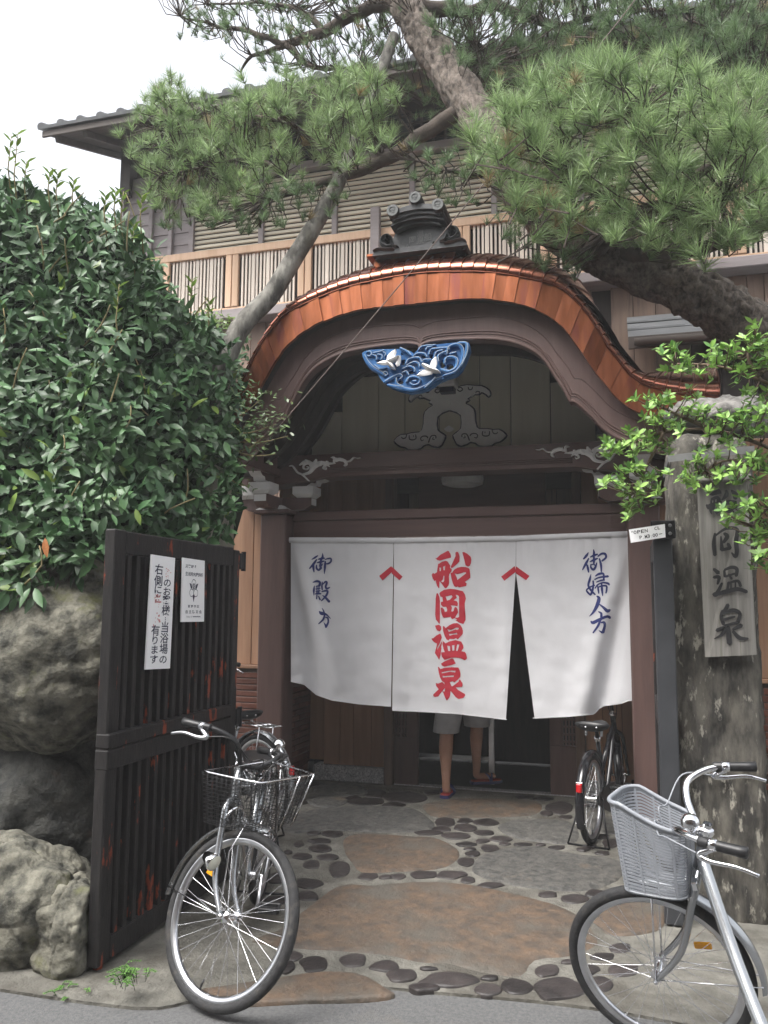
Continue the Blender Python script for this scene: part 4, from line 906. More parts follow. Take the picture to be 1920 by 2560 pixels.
FUJ = [[[(285,200,20),(240,270,55),(175,345,35)],[(295,330,25),(230,450,55),(150,595,25)],[(255,480,40),(275,560,50),(290,650,30)],[(405,130,20),(415,200,45),(410,280,50)],[(325,305,20),(410,265,50),(500,235,30)],[(320,410,20),(410,370,50),(500,330,25)],[(410,280,45),(415,380,45),(410,450,35)],[(345,470,25),(345,540,40),(400,590,50),(450,530,45),(480,430,20)],[(345,480,20),(420,470,25),(440,510,20)],[(505,285,30),(590,225,45),(670,230,50),(690,310,45),(600,390,40)],[(540,340,35),(575,480,50),(585,640,30)]],
 [[(345,700,15),(320,810,50),(285,950,45),(340,1060,45),(440,1165,35)],[(395,850,35),(400,960,40),(370,1100,50),(330,1180,35)],[(240,1070,35),(270,1115,40),(330,1170,40)],[(240,1060,30),(310,1000,35),(430,950,30)],[(445,740,20),(530,690,50),(630,690,45),(640,830,40)],[(430,820,25),(540,770,35),(740,745,50)],[(470,880,20),(570,840,35),(660,830,30)],[(440,1020,25),(500,940,30),(620,890,35),(740,910,45),(765,945,30)],[(500,970,25),(515,1060,40),(525,1140,25)],[(510,1000,25),(600,965,35),(700,970,40),(705,1060,40),(690,1130,30)],[(590,900,30),(600,1050,50),(615,1195,20)]],
 [[(480,1200,25),(530,1260,75),(480,1430,75),(400,1570,50),(310,1665,12)],[(530,1380,20),(630,1460,50),(720,1540,75),(780,1520,50)]],
 [[(520,1560,25),(580,1600,50),(580,1680,50)],[(345,1780,30),(400,1810,70),(580,1720,60),(720,1670,55),(785,1700,60)],[(570,1720,50),(510,1880,50),(395,2045,35)],[(580,1810,30),(650,1810,55),(660,1900,55),(620,2040,65)],[(525,1990,10),(600,2040,50)]]]
for word, kk in ((TON, k8), (FUJ, k9)):
    for ch in word:
        mb = MB()
        for q, st in enumerate(ch): mb.stroke([(u, v, w*1.08) for u, v, w in st], lambda u, v, d: nw(*kk(u, v), d), d=-.0025-.0002*q, n=6)
        mb.build('navy_character', NAVY, noren, fixn=False)

# ================================================================== PERSON STEPPING THROUGH THE CURTAIN
pf = at(1111, 1990, Z=.03); pr_ = at(1205, 1968, Z=.045)
per = thing('person', 'person in grey shorts and navy sandals stepping in under the curtain', 'person', (pf.x+.1, pf.y+.25, 0))
lx, ly = pf.x, pf.y+.02
rx = at(1192, 1950, Y=7.02).x; ry = 7.02; rz = .07
J = {}
pts = []; rad = []; edg = []
def jv(p, r, par=None):
    pts.append(p); rad.append(r); i = len(pts)-1
    if par is not None: edg.append((par, i))
    return i
hipx, hipy, hipz = (lx+rx)/2+.0, (ly+.33), .90
pel = jv((hipx, hipy, hipz), (.155, .115))
hl = jv((hipx-.10, hipy-.01, hipz-.06), (.088, .09), pel)
t1 = jv((lerp(hipx-.10, lx-.005, .5), lerp(hipy-.01, ly+.10, .5), .68), (.082, .084), hl)
kn1 = jv((lx-.01, ly+.12, .50), (.056, .060), t1)
ca = jv((lx-.008, ly+.075, .38), (.058, .062), kn1)
cb = jv((lx-.003, ly+.05, .26), (.045, .047), ca)
an = jv((lx, ly+.045, .115), (.029, .034), cb)
he = jv((lx, ly+.035, .062), (.034, .036), an)
ba = jv((lx-.002, ly+.15, .058), (.040, .022), he); to = jv((lx-.004, ly+.22, .052), (.034, .014), ba)
hr = jv((hipx+.10, hipy+.01, hipz-.06), (.088, .09), pel)
t2 = jv((lerp(hipx+.10, rx, .5), lerp(hipy, ry, .5)+.03, .69), (.080, .082), hr)
kn2 = jv((rx+.0, ry+.03, .52), (.055, .058), t2)
ca2 = jv((rx-.0, ry-.015, .41), (.056, .059), kn2)
cb2 = jv((rx-.0, ry-.015, .29), (.043, .045), ca2)
an2 = jv((rx, ry-.0, rz+.085), (.029, .034), cb2)
he2 = jv((rx-.01, ry-.0, rz+.032), (.034, .036), an2)
ba2 = jv((rx+.085, ry+.055, rz+.03), (.040, .022), he2); to2 = jv((rx+.145, ry+.085, rz+.035), (.034, .015), ba2)
ab = jv((hipx, hipy+.02, 1.05), (.140, .10), pel); chv = jv((hipx, hipy+.03, 1.28), (.165, .115), ab); sh_ = jv((hipx, hipy+.03, 1.42), (.10, .08), chv)
nk = jv((hipx, hipy+.05, 1.50), (.055, .055), sh_); hd = jv((hipx, hipy+.07, 1.60), (.075, .09), nk); hd2 = jv((hipx, hipy+.07, 1.70), (.07, .08), hd)
for s_ in (-1, 1):
    a1 = jv((hipx+s_*.19, hipy+.03, 1.38), (.055, .055), sh_); a2 = jv((hipx+s_*.24, hipy+.03, 1.10), (.043, .043), a1); a3 = jv((hipx+s_*.24, hipy+.11, .88), (.030, .030), a2); a4 = jv((hipx+s_*.235, hipy+.14, .80), (.036, .022), a3)
    for q in range(4): f0 = jv((hipx+s_*.235, hipy+.115+q*.018, .755), (.009, .009), a4); jv((hipx+s_*.23, hipy+.125+q*.018, .715), (.008, .008), f0)
    f0 = jv((hipx+s_*.215, hipy+.175, .785), (.010, .010), a4); jv((hipx+s_*.205, hipy+.19, .75), (.009, .009), f0)
bme = bpy.data.meshes.new('body'); inv = WM[per.name].inverted()
bme.from_pydata([tuple(inv @ Vector(p)) for p in pts], edg, []); bme.materials.append(SKIN)
body = bpy.data.objects.new('body', bme); link(body, per)
bpy.context.view_layer.objects.active = body
md = body.modifiers.new('skin', 'SKIN'); md.use_smooth_shade = True
for i, sv in enumerate(bme.skin_vertices[0].data): sv.radius = rad[i]; sv.use_root = (i == 0)
sb = body.modifiers.new('sub', 'SUBSURF'); sb.levels = 2; sb.render_levels = 2
bpy.context.view_layer.update(); dg = bpy.context.evaluated_depsgraph_get()
bm2 = bpy.data.meshes.new_from_object(body.evaluated_get(dg)); body.modifiers.clear(); body.data = bm2
if not bm2.materials: bm2.materials.append(SKIN)
def loftbody(name, rings, m, n=20):
    mb = MB(); vs = []
    for (c, a, b) in rings:
        for j in range(n): t = 2*math.pi*j/n; vs.append((c[0]+a*math.cos(t)*(1+.04*math.sin(5*t+c[2]*9)), c[1]+b*math.sin(t), c[2]))
    mb.add(vs, [(r_*n+j, r_*n+(j+1) % n, (r_+1)*n+(j+1) % n, (r_+1)*n+j) for r_ in range(len(rings)-1) for j in range(n)]); return mb.build(name, m, per, smooth=True)
zs1, zs2 = at(1130, 1832, Y=ly+.1).z, at(1230, 1818, Y=ry).z
for (kx, ky, hx, hy, zb_) in ((lx-.012, ly+.11, hipx-.09, hipy, zs1), (rx-.0, ry+.02, hipx+.09, hipy, zs2)):
    loftbody('shorts_leg', [((kx, ky, zb_), .098, .096), ((kx, ky, zb_+.002), .106, .104), ((lerp(kx, hx, .45), lerp(ky, hy, .45), lerp(zb_, .86, .5)), .112, .116), ((hx, hy, .86), .118, .13), ((hx, hy, .93), .112, .126)], SHORTS)
loftbody('shorts_waist', [((hipx, hipy, .80), .19, .135), ((hipx, hipy, .90), .198, .142), ((hipx, hipy+.01, 1.02), .165, .125)], SHORTS)
loftbody('shirt', [((hipx, hipy+.01, .94), .195, .145), ((hipx, hipy+.02, 1.08), .18, .135), ((hipx, hipy+.03, 1.28), .205, .14), ((hipx, hipy+.03, 1.40), .19, .12), ((hipx, hipy+.04, 1.46), .08, .075)], SHIRT)
loftbody('hair', [((hipx, hipy+.05, 1.56), .078, .085), ((hipx, hipy+.05, 1.62), .092, .10), ((hipx, hipy+.06, 1.70), .092, .105), ((hipx, hipy+.07, 1.77), .06, .07), ((hipx, hipy+.07, 1.79), .005, .005)], HAIR)
def sandal(ox, oy, oz, ang):
    M_ = Matrix.Translation((ox, oy, oz)) @ Matrix.Rotation(ang, 4, 'Z')
    out = [(-.038, -.035), (-.03, -.05), (.0, -.056), (.03, -.05), (.038, -.035), (.04, .05), (.048, .13), (.045, .19), (.02, .225), (-.02, .225), (-.045, .19), (-.046, .12), (-.038, .05)]
    for a, (z0, z1, m, sc) in enumerate(((0, .022, SANDAL, 1.0), (.0215, .027, SOLE, .93))):
        mb = MB(); mb.prism([[(u*sc, .085+(v-.085)*sc) for u, v in out]], lambda u, v, d: tuple(M_ @ Vector((u, v, z1-d))), depth=z1-z0); s0 = mb.build('sandal_sole' if not a else 'sandal_insole', m, per)
    for yy in (.085, .135):
        mb = MB(); arc = [tuple(M_ @ Vector((math.cos(t)*.048, yy+.02*math.cos(t)*(1 if yy < .1 else -1), .02+math.sin(t)*.052))) for t in [math.pi*i/10 for i in range(11)]]
        mb.tube(arc, .010, 6); mb.build('sandal_strap', SANDAL, per, smooth=True)
sandal(lx, ly+.02, .012, 0); sandal(rx, ry-.01, rz-.025, R(-58))

# ================================================================== BATHHOUSE BUILDING BEHIND
YU = 8.2
bld = thing('bathhouse_building', 'two storey timber bathhouse with slatted upper balcony and tiled eaves behind the pine', 'building', (-1, YU, 0))
xL = at(300, 500, Y=YU).x; xR = 4.6
zs0, zs1 = at(469, 790, Y=YU).z, at(376, 661, Y=YU).z          # slatted band
MB().bb(xL+.05, xR, YU+.12, YU+.2, 0, 7.2).build('wall', DARKWOOD, bld)
MB().bb(xL, xL+.08, YU+.1, YU+5, 0, 7.2).build('wall', GREYBOARD, bld)
# ledge under the slats
MB().bb(xL-.0, xR, YU-.16, YU+.12, zs0-.14, zs0-.03, bev=.01).build('ledge', GREYBOARD, bld)
MB().bb(xL-.0, xR, YU-.05, YU+.04, zs0-.028, zs0+.03, bev=.006).build('bottom_rail', PINEW, bld)
MB().bb(xL-.0, xR, YU-.06, YU+.05, zs1-.03, zs1+.06, bev=.006).build('top_rail', PINEW, bld)
posts = [at(px, 720-px*.15+60, Y=YU).x for px in (430, 585, 752, 1170, 1412)]
pitch = .88
px_all = [posts[1]+pitch*k for k in range(-2, 9)]
px_all = [p for p in px_all if xL < p < xR]
pme = MB().box((0, 0, 0), (.075, .05, zs1-zs0-.065), bev=.006).mesh('post', PINEW)
for p in px_all:
    for dx in (-.042, .042): piece('post', pme, bld, Matrix.Translation((p+dx, YU-.035, (zs0+zs1)/2)))
sme = MB().box((0, 0, 0), (.022, .022, zs1-zs0-.066)).mesh('slat', SLATW)
sme2 = MB().box((0, 0, 0), (.040, .024, zs1-zs0-.066)).mesh('slat', SLATW)
for a, b in zip(px_all, px_all[1:]):
    x = a+.09+.03; k = 0
    while x < b-.105:
        piece('slat', sme2 if k % 4 == 3 else sme, bld, Matrix.Translation((x, YU-.02, (zs0+zs1)/2))); x += .0445; k += 1
# grey standing post beside the ridge ornament
gp = at(939, 600, Y=YU-.1).x; MB().bb(gp-.05, gp+.05, YU-.14, YU-.065, zs0-.03, at(939, 520, Y=YU-.1).z, bev=.006).build('post', GREYBOARD, bld)
# louvred shutters above
zl0 = zs1+.065; zl1 = at(1100, 375, Y=YU).z
xg = at(480, 600, Y=YU).x
z = zl0+.02; lme = MB().box((0, 0, 0), (xR-xg, .016, .050), rot=Matrix.Rotation(R(-32), 3, 'X')).mesh('louvre_board', LOUVRE)
while z < zl1: piece('louvre_board', lme, bld, Matrix.Translation(((xR+xg)/2, YU+.02, z))); z += .057
x = xg; bme_ = MB().box((0, 0, 0), (.06, .05, zl1-zl0), bev=.004).mesh('batten', GREYBOARD)
while x < xR: piece('batten', bme_, bld, Matrix.Translation((x, YU-.005, (zl0+zl1)/2))); x += .88
MB().bb(xg, xR, YU-.04, YU+.06, zl1+.002, zl1+.09, bev=.005).build('top_rail', GREYBOARD, bld)
# grid transom over the louvres
gt0, gt1 = zl1+.095, zl1+.52
MB().bb(xg, xR, YU+.06, YU+.08, gt0, gt1).build('pane', GLASSD, bld)
x = xg; gme = MB().box((0, 0, 0), (.022, .03, gt1-gt0)).mesh('grid_bar', DARKWOOD)
while x < 2.0: piece('grid_bar', gme, bld, Matrix.Translation((x, YU+.04, (gt0+gt1)/2))); x += .13
for k in range(4): MB().bb(xg, xR, YU+.028, YU+.05, gt0+.07+k*.1, gt0+.09+k*.1).build('grid_bar', DARKWOOD, bld)
# grey weatherboards at the left end
z = zl0; k = 0
while z < zl1+.1:
    MB().box(((xL+xg)/2, YU+.05, z+.075), (xg-xL-.04, .02, .165), rot=Matrix.Rotation(R(-5), 3, 'X')).build('weatherboard', GREYBOARD, bld); z += .15
for x in (xL+.04, at(375, 600, Y=YU).x, at(425, 600, Y=YU).x): MB().bb(x-.025, x+.025, YU-.01, YU+.035, zl0, zl1+.3, bev=.004).build('batten', GREYBOARD, bld)
# open loggia at the corner
MB().bb(xL, xL+.14, YU-.02, YU+.14, zl1, gt1+.5, bev=.006).build('corner_post', DARKWOOD, bld)
# eaves
YE = 7.25
e0 = at(112, 352, Y=YE); e1 = at(579, 240, Y=YE); ze = (e0.z+e1.z)/2; xe = e0.x
zw = ze+.42
mb = MB(); A = [(xe, YE, ze), (xR+1, YE, ze), (xR+1, YU+3.2, ze+1.55), (xe, YU+3.2, ze+1.55)]
B = [(p[0], p[1], p[2]+.05) for p in A]
mb.add(A+B, [(0, 1, 2, 3), (7, 6, 5, 4), (0, 4, 5, 1), (1, 5, 6, 2), (3, 2, 6, 7), (0, 3, 7, 4)]); eav = mb.build('eaves', EAVE, bld)
mb = MB().box((0, 0, 0), (.05, 1.5, .07)); rme = mb.mesh('rafter', EAVE); sl_ = math.atan2(1.55, YU+3.2-YE)
x = xe+.12
while x < xR: piece('rafter', rme, bld, Matrix.Translation((x, YE+.75*math.cos(sl_)+.05, ze+.75*math.sin(sl_)-.03)) @ Matrix.Rotation(sl_, 4, 'X')); x += .36
MB().bb(xe-.02, xR+1, YE-.03, YE-.002, ze-.035, ze+.035, bev=.005).build('fascia', EAVE, bld)
# tiles: round ridged rows running up the slope
tl = (YU+3.2-YE)/math.cos(sl_)
mb = MB(); n = 7
for i in range(n+1):
    a = math.pi*i/n; mb.v += [(math.cos(a)*.052, 0, math.sin(a)*.036), (math.cos(a)*.052, tl, math.sin(a)*.036)]
mb.f = [(2*i, 2*i+2, 2*i+3, 2*i+1) for i in range(n)]+[tuple(2*i for i in range(n, -1, -1))]; mb.m = [0]*len(mb.f)
tme2 = mb.mesh('tile_row', ROOFTILE); tme2.polygons.foreach_set('use_smooth', [True]*(n)+[False])
mb = MB(); mb.bb(xe-.05, xR+1, -.02, tl, -.02, .012); mb.xf(Matrix.Translation((0, YE-.05, ze+.066)) @ Matrix.Rotation(sl_, 4, 'X')); mb.build('roof', ROOFTILE, bld)
x = xe
while x < xR: piece('tile_row', tme2, bld, Matrix.Translation((x, YE-.07, ze+.072)) @ Matrix.Rotation(sl_, 4, 'X')); x += .25
# storey wall and lean-to on the right
zt0 = at(1600, 800, Y=YU).z
xa = XC+1.2; x = xa; k = 0; rr = random.Random(5)
while x < xR-.1:
    w = rr.choice([.15, .18, .21, .17]); MB().bb(x+.003, x+w-.003, YU+.04+.004*(k % 2), YU+.075, zt0-.6, zs0-.145, bev=.004).build('wall_board', CEDARD, bld); x += w; k += 1
x = xL+.1
while x < xa-.2:
    w = rr.choice([.15, .18, .21, .17]); MB().bb(x+.003, x+w-.003, YU+.04+.004*(k % 2), YU+.075, 2.4, zs0-.145, bev=.004).build('wall_board', CEDARD, bld); x += w; k += 1
lt = at(1600, 788, Y=YU).z; lf = at(1650, 838, Y=7.45).z
mb = MB(); A = [(XC+1.35, 7.45, lf), (xR, 7.45, lf), (xR, YU+.03, lt), (XC+1.35, YU+.03, lt)]
B = [(p[0], p[1], p[2]-.035) for p in A]; mb.add(A+B, [(0, 1, 2, 3), (7, 6, 5, 4), (0, 4, 5, 1), (1, 5, 6, 2), (2, 6, 7, 3), (3, 7, 4, 0)]); lean = mb.build('lean_to_roof', LEANTO, bld)
for k in range(1, 3):
    t = k/3; MB().bb(XC+1.35, xR, 7.45+(YU-7.45)*t-.01, 7.45+(YU-7.45)*t+.01, lf+(lt-lf)*t-.005, lf+(lt-lf)*t+.012).build('sheet_lap', LEANTO, lean)
MB().bb(XC+1.35, xR, 7.43, 7.449, lf-.11, lf+.004, bev=.004).build('fascia', EAVE, lean)
mb = MB(); mb.tube([(XC+1.4, 7.39, lf-.06), (xR, 7.39, lf-.09)], .035, 8); mb.build('gutter', EAVE, lean, smooth=True)
# lower wall under the lean-to
for k in range(14): MB().bb(XC+1.9+k*.25+.003, XC+1.9+(k+1)*.25-.003, 7.86, 7.9, 0, lf+.2, bev=.004).build('wall_board', DARKWOOD, bld)

# ================================================================== GATE LEAVES
XG = -2.10; GY0, GY1 = 3.08, 4.28; GT = 1.825
gz_ = lambda px, py: at(px, py, X=XG).z
gate = thing('gate_leaf', 'black wooden slatted gate leaf with chipped red undercoat and two white notices', 'gate', (XG-.03, GY1, 0), group='gate leaves')
T = .055
MB().bb(XG-T, XG, GY0, GY0+.085, .03, GT, bev=.006).build('stile', GATEBLK, gate)
MB().bb(XG-T, XG, GY1-.075, GY1, .03, GT-.015, bev=.006).build('stile', GATEBLK, gate)
zm = (gz_(285, 1850)+gz_(275, 1905))/2
MB().bb(XG-T, XG-.002, GY0+.086, GY1-.076, GT-.105, GT-.004, bev=.005).build('rail', GATEBLK, gate)
MB().bb(XG-T, XG+.012, GY0-.003, GY1-.076, zm+.012, zm+.075, bev=.006).build('rail', GATEBLK, gate)
MB().bb(XG-T, XG+.010, GY0-.003, GY1-.076, zm-.075, zm+.009, bev=.006).build('rail', GATEBLK, gate)
MB().bb(XG-T, XG-.002, GY0+.086, GY1-.076, .035, .13, bev=.005).build('rail', GATEBLK, gate)
MB().bb(XG-T+.004, XG-T+.016, GY0+.086, GY1-.076, .131, GT-.106).build('back_board', GATEBLK, gate)
n = 15
for part, (z0, z1) in enumerate(((zm+.076, GT-.106), (.131, zm-.076))):
    me = MB().box((0, 0, 0), (.034, .032, z1-z0), bev=.003).mesh('slat', GATEBLK)
    for i in range(n):
        y = GY0+.086+(GY1-.076-GY0-.086)*(i+.5)/n; piece('slat', me, gate, Matrix.Translation((XG-.020, y, (z0+z1)/2)))
for z in (GT-.07, zm, .2):
    mb = MB(); mb.bb(XG-.05, XG+.006, GY1-.004, GY1+.05, z-.05, z+.04, bev=.004); mb.tube([(XG-.0, GY1+.045, z-.06), (XG-.0, GY1+.045, z+.05)], .014, 8); mb.build('hinge', IRON, gate)
mb = MB(); mb.bb(XG-.04, XG-.02, GY0+.03, GY0+.06, .012, .03); mb.tube([(XG-.03, GY0+.05, .0125), (XG-.03, GY0+.05, .04)], .018, 8); mb.build('drop_foot', mat('rusty_foot', (.30, .07, .04), rough=.7), gate)
chars = set('のお客様当浴場右側に有ります災害時生活用水提供所紫野学区自主防災会船岡温泉OPENCLSPM3:0A-./htp!"、')
load_glyphs(chars)
def quadmap(pxs, X):
    c = [at(px, py, X=X) for px, py in pxs]   # TL TR BR BL
    def f(u, v, d):
        p = c[0].lerp(c[1], u).lerp(c[3].lerp(c[2], u), v); return (p.x+d, p.y, p.z)
    return f
def notice(label, pxs, paint):
    f = quadmap(pxs, XG+.022); o = thing('notice_board', label, 'notice', f(.5, 1, 0), group='notices on the gate')
    mb = MB(); mb.prism([[(0, 0), (1, 0), (1, 1), (0, 1)]], lambda u, v, d: f(u, v, -d), depth=.008); b = mb.build('panel', SIGNW, o)
    paint(f, b); return o
def paint1(f, b):
    mb = MB(); r_ = .36
    for ch, v in (('の', .235), ('お', .315), ('客', .395), ('様', .485), ('当', .635), ('浴', .73), ('場', .825), ('の', .918)): glyph(mb, ch, .71-.03*v, v, r_, .098 if ch not in 'のお' else .085, f, .0006)
    for ch, v in (('右', .125), ('側', .225), ('に', .305), ('有', .665), ('り', .75), ('ま', .832), ('す', .915)): glyph(mb, ch, .33-.03*v, v, r_, .10 if ch not in 'にります' else .082, f, .0006)
    for v in (.548, .566, .584): mb.stroke([(.695-.012, v, .012), (.695+.012, v, .012)], lambda u, v2, d: f(u, .5+(v2-.5), .0006), n=1)
    mb.build('lettering', SIGNINK, b, fixn=False)
    mb = MB(); rr = random.Random(4)
    for k in range(46):
        u = rr.uniform(.20, .44); v = rr.uniform(.345, .46) if k < 34 else rr.uniform(.50, .63); l = rr.uniform(.01, .035)
        a = rr.choice([0, 0, 1.57, .7]); mb.stroke([(u, v, .016), (u+l*2*math.cos(a), v+l*.35*math.sin(a), .010)], lambda x, y, d: f(x, y, .0006), n=1)
    for k in range(16):
        u = rr.uniform(.60, .82); v = rr.uniform(.10, .19); a = rr.choice([0, 1.57]); mb.stroke([(u, v, .007), (u+.05*math.cos(a), v+.012*math.sin(a), .005)], lambda x, y, d: f(x, y, .0006), n=1)
    mb.build('flaked_lettering', SIGNRED, b, fixn=False, kind='stuff')
def paint2(f, b):
    mb = MB()
    for i, ch in enumerate('災害時'): glyph(mb, ch, .17+.125*i, .125, .13, .062, f, .0006, shear=.12)
    for i in range(2): mb.stroke([(.545+.03*i, .10, .022), (.535+.03*i, .135, .010)], lambda x, y, d: f(x, y, .0006), n=1)
    for i, ch in enumerate('生活用水提供所'): glyph(mb, ch, .17+.113*i, .245, .125, .068, f, .0006, shear=.12)
    for i, ch in enumerate('紫野学区'): glyph(mb, ch, .30+.135*i, .755, .105, .048, f, .0006)
    for i, ch in enumerate('自主防災会'): glyph(mb, ch, .20+.155*i, .842, .125, .058, f, .0006)
    for i, ch in enumerate('http://'): glyph(mb, ch, .22+.035*i, .918, .024, .026, f, .0006, shear=.2)
    for i in range(12): mb.stroke([(.48+.029*i, .912, .012), (.50+.029*i, .924, .014)], lambda x, y, d: f(x, y, .0006), n=1)
    # emblem: three-petalled flower between three spikes
    for (a, b_, c, d_) in (((.30, .385), (.385, .40), (.44, .465), (.37, .475)), ((.70, .385), (.615, .40), (.56, .465), (.63, .475)), ((.50, .545), (.455, .60), (.50, .69), (.545, .60))):
        mb.add([f(*p, .0006) for p in (a, b_, c, d_)], [(0, 1, 2, 3)])
    for cx, cy, a0 in ((.5, .385, 0), (.405, .54, 1), (.595, .54, 2)):
        pts = []
        for k in range(25):
            t = 2*math.pi*k/24; r_ = 1+.12*abs(math.sin(2.5*t)); pts.append((cx+.085*r_*math.cos(t), cy+.055*r_*math.sin(t), .011))
        mb.stroke(pts, lambda x, y, d: f(x, y, .0006), n=1)
    for ch, v in (('紫', .41), ('野', .475)): glyph(mb, ch, .5, v, .11, .05, f, .0009)
    mb.build('lettering', SIGNINK, b, fixn=False)
notice('tall white notice with two columns of navy lettering on the black gate', [(380, 1386), (438, 1395), (425, 1671), (364, 1674)], paint1)
notice('short white notice with a flower emblem and navy lettering on the black gate', [(458, 1394), (512, 1402), (510, 1554), (454, 1555)], paint2)
# ornament lettering (船岡温泉 in relief on the ridge tile)
mb = MB()
for ch, u, v, w in (('温', 10, 285, 120), ('泉', 10, 175, 120), ('岡', -115, 200, 120), ('船', 130, 215, 130)): glyph(mb, ch, u, v, w, -w, lambda a, b, d: od(a, b, d), d=-.006)
mb.build('relief_lettering', ONIL, orn, fixn=False)
# right-hand leaf, swung inwards, seen almost edge on
XG2 = at(1664, 1600, Y=4.32).x
gate2 = thing('gate_leaf', 'dark gate leaf standing open edge-on beside the stone name pillar', 'gate', (XG2, 4.32, 0), group='gate leaves')
zt2 = at(1660, 1310, Y=4.32).z
MB().bb(XG2-.045, XG2+.045, 4.30, 4.37, .02, zt2-.03, bev=.006).build('stile', mat('slate_gate_paint', (.028, .030, .034), (.045, .047, .052), scale=6, rough=.5, spot=(.13, .10, .04), sscale=5, sthr=.72), gate2)
MB().bb(XG2-.03, XG2+.03, 5.38, 5.45, .02, zt2-.03, bev=.006).build('stile', GATEBLK, gate2)
for z0, z1 in ((zt2-.14, zt2-.03), (.85, .98), (.02, .12)): MB().bb(XG2-.028, XG2+.028, 4.371, 5.379, z0, z1, bev=.004).build('rail', GATEBLK, gate2)
me = MB().box((0, 0, 0), (.03, .035, zt2-.27), bev=.003).mesh('slat', GATEBLK)
for i in range(13): piece('slat', me, gate2, Matrix.Translation((XG2+.006, 4.371+1.008*(i+.5)/13, (zt2-.02)/2)))
hz = at(1665, 1325, Y=4.30).z
mb = MB(); mb.bb(XG2-.055, XG2+.06, 4.27, 4.298, hz-.045, hz+.045, bev=.004); mb.build('hinge_plate', IRON, gate2)
for k in (-1, 1): MB().lathe([(.001, -.006), (.007, -.005), (.009, 0)], (XG2+.035, 4.27, hz+k*.02), axis=(0, 1, 0), n=10).build('bolt', STEEL, gate2)
oc = [at(px, py, Y=4.262) for px, py in ((1572, 1324), (1662, 1310), (1664, 1343), (1577, 1357))]
def of(u, v, d): p = oc[0].lerp(oc[1], u).lerp(oc[3].lerp(oc[2], u), v); return (p.x, p.y+d, p.z)
osg = thing('opening_hours_sign', 'small white tilted board with opening hours fixed to the dark gate leaf', 'sign', of(.5, 1, 0))
b = MB().prism([[(0, 0), (1, 0), (1, 1), (0, 1)]], lambda u, v, d: of(u, v, d), depth=.008).build('panel', SIGNW, osg)
mb = MB()
for i, ch in enumerate('OPEN'): glyph(mb, ch, .16+.105*i, .28, .085, .27, of, -.0008)
for i, ch in enumerate('CL'): glyph(mb, ch, .74+.09*i, .22, .07, .25, of, -.0008)
for i, ch in enumerate('P.M3:00'): glyph(mb, ch, .30+.075*i, .72, .07 if ch not in '.:' else .02, .28, of, -.0008)
mb.stroke([(.83, .70, .05), (.90, .69, .05)], lambda u, v, d: of(u, v, -.0008), n=1)
for k in range(2): mb.stroke([(.07+.025*k, .16, .012), (.065+.025*k, .24, .012)], lambda u, v, d: of(u, v, -.0008), n=1)
mb.build('lettering', INK, b, fixn=False)

# ================================================================== STONE PILLARS AND NAME BOARD
pl0, pl1 = at(1694, 1700, Y=4.42).x, at(1905, 1700, Y=4.42).x
ptop = at(1790, 1075, Y=4.42).z
pil = rock('stone_pillar', ((pl0+pl1)/2, 4.70, ptop/2-.06), (pl1-pl0+.03, .52, ptop+.14), 11, PILLAR, power=9, amp=.030, freq=4.5, sub=6, fine=.018, ffreq=7)
tag(pil, 'tall rough granite gate pillar carrying the wooden name board', 'pillar', 'stone gate pillars')
capc = at(1800, 1040, Y=4.55)
tag(rock('cap_stone', (capc.x+.01, 4.66, capc.z+.02), (.56, .50, .26), 23, PILLARCAP, power=3.2, amp=.05, sub=5, fine=.012), 'pale rounded boulder resting on top of the granite gate pillar', 'stone')
sz = at(1800, 1140, Y=4.40).z
mb = MB(); ring = [(pl0-.012, 4.415), (pl1+.012, 4.415), (pl1+.012, 4.99), (pl0-.012, 4.99)]
for i in range(4):
    (x0, y0), (x1, y1) = ring[i], ring[(i+1) % 4]; dz0, dz1 = (0, .03) if i == 0 else (.03, .03) if i == 1 else (.03, 0) if i == 2 else (0, 0)
    mb.add([(x0, y0, sz+dz0-.018), (x1, y1, sz+dz1-.018), (x1, y1, sz+dz1+.018), (x0, y0, sz+dz0+.018)], [(0, 1, 2, 3)])
tag(mb.build('steel_strap', STEEL), 'flat grey steel strap clamped round the top of the granite pillar', 'strap')
bc = [at(px, py, Y=4.385) for px, py in ((1744, 1206), (1868, 1196), (1893, 1637), (1764, 1643))]
def bf(u, v, d): p = bc[0].lerp(bc[1], u).lerp(bc[3].lerp(bc[2], u), v); return (p.x, p.y+d, p.z)
nb = thing('name_board', 'weathered grey wooden name board with black brush characters on the stone pillar', 'sign', bf(.5, 1, 0))
mb = MB(); mb.prism([[(0, 0), (.10, 0), (.90, 0), (1, 0), (1, 1), (.9, 1), (.1, 1), (0, 1)]], lambda u, v, d: bf(u, v, d+(.012 if (u < .05 or u > .95) and d < .01 else 0)), depth=.04); brd = mb.build('board', BOARD, nb)
mb = MB(); mb.bb(bf(-.08, 0, 0)[0], bf(1.06, 0, 0)[0], 4.345, 4.43, bf(0, 0, 0)[2]+.0, bf(0, 0, 0)[2]+.028, bev=.004); mb.build('drip_cap', BOARD, nb)
kb = crop(1740, 1230, 5.394)
def bw(u, v, d): p = at(*kb(u, v), Y=4.383); return (p.x, 4.383+d, p.z)
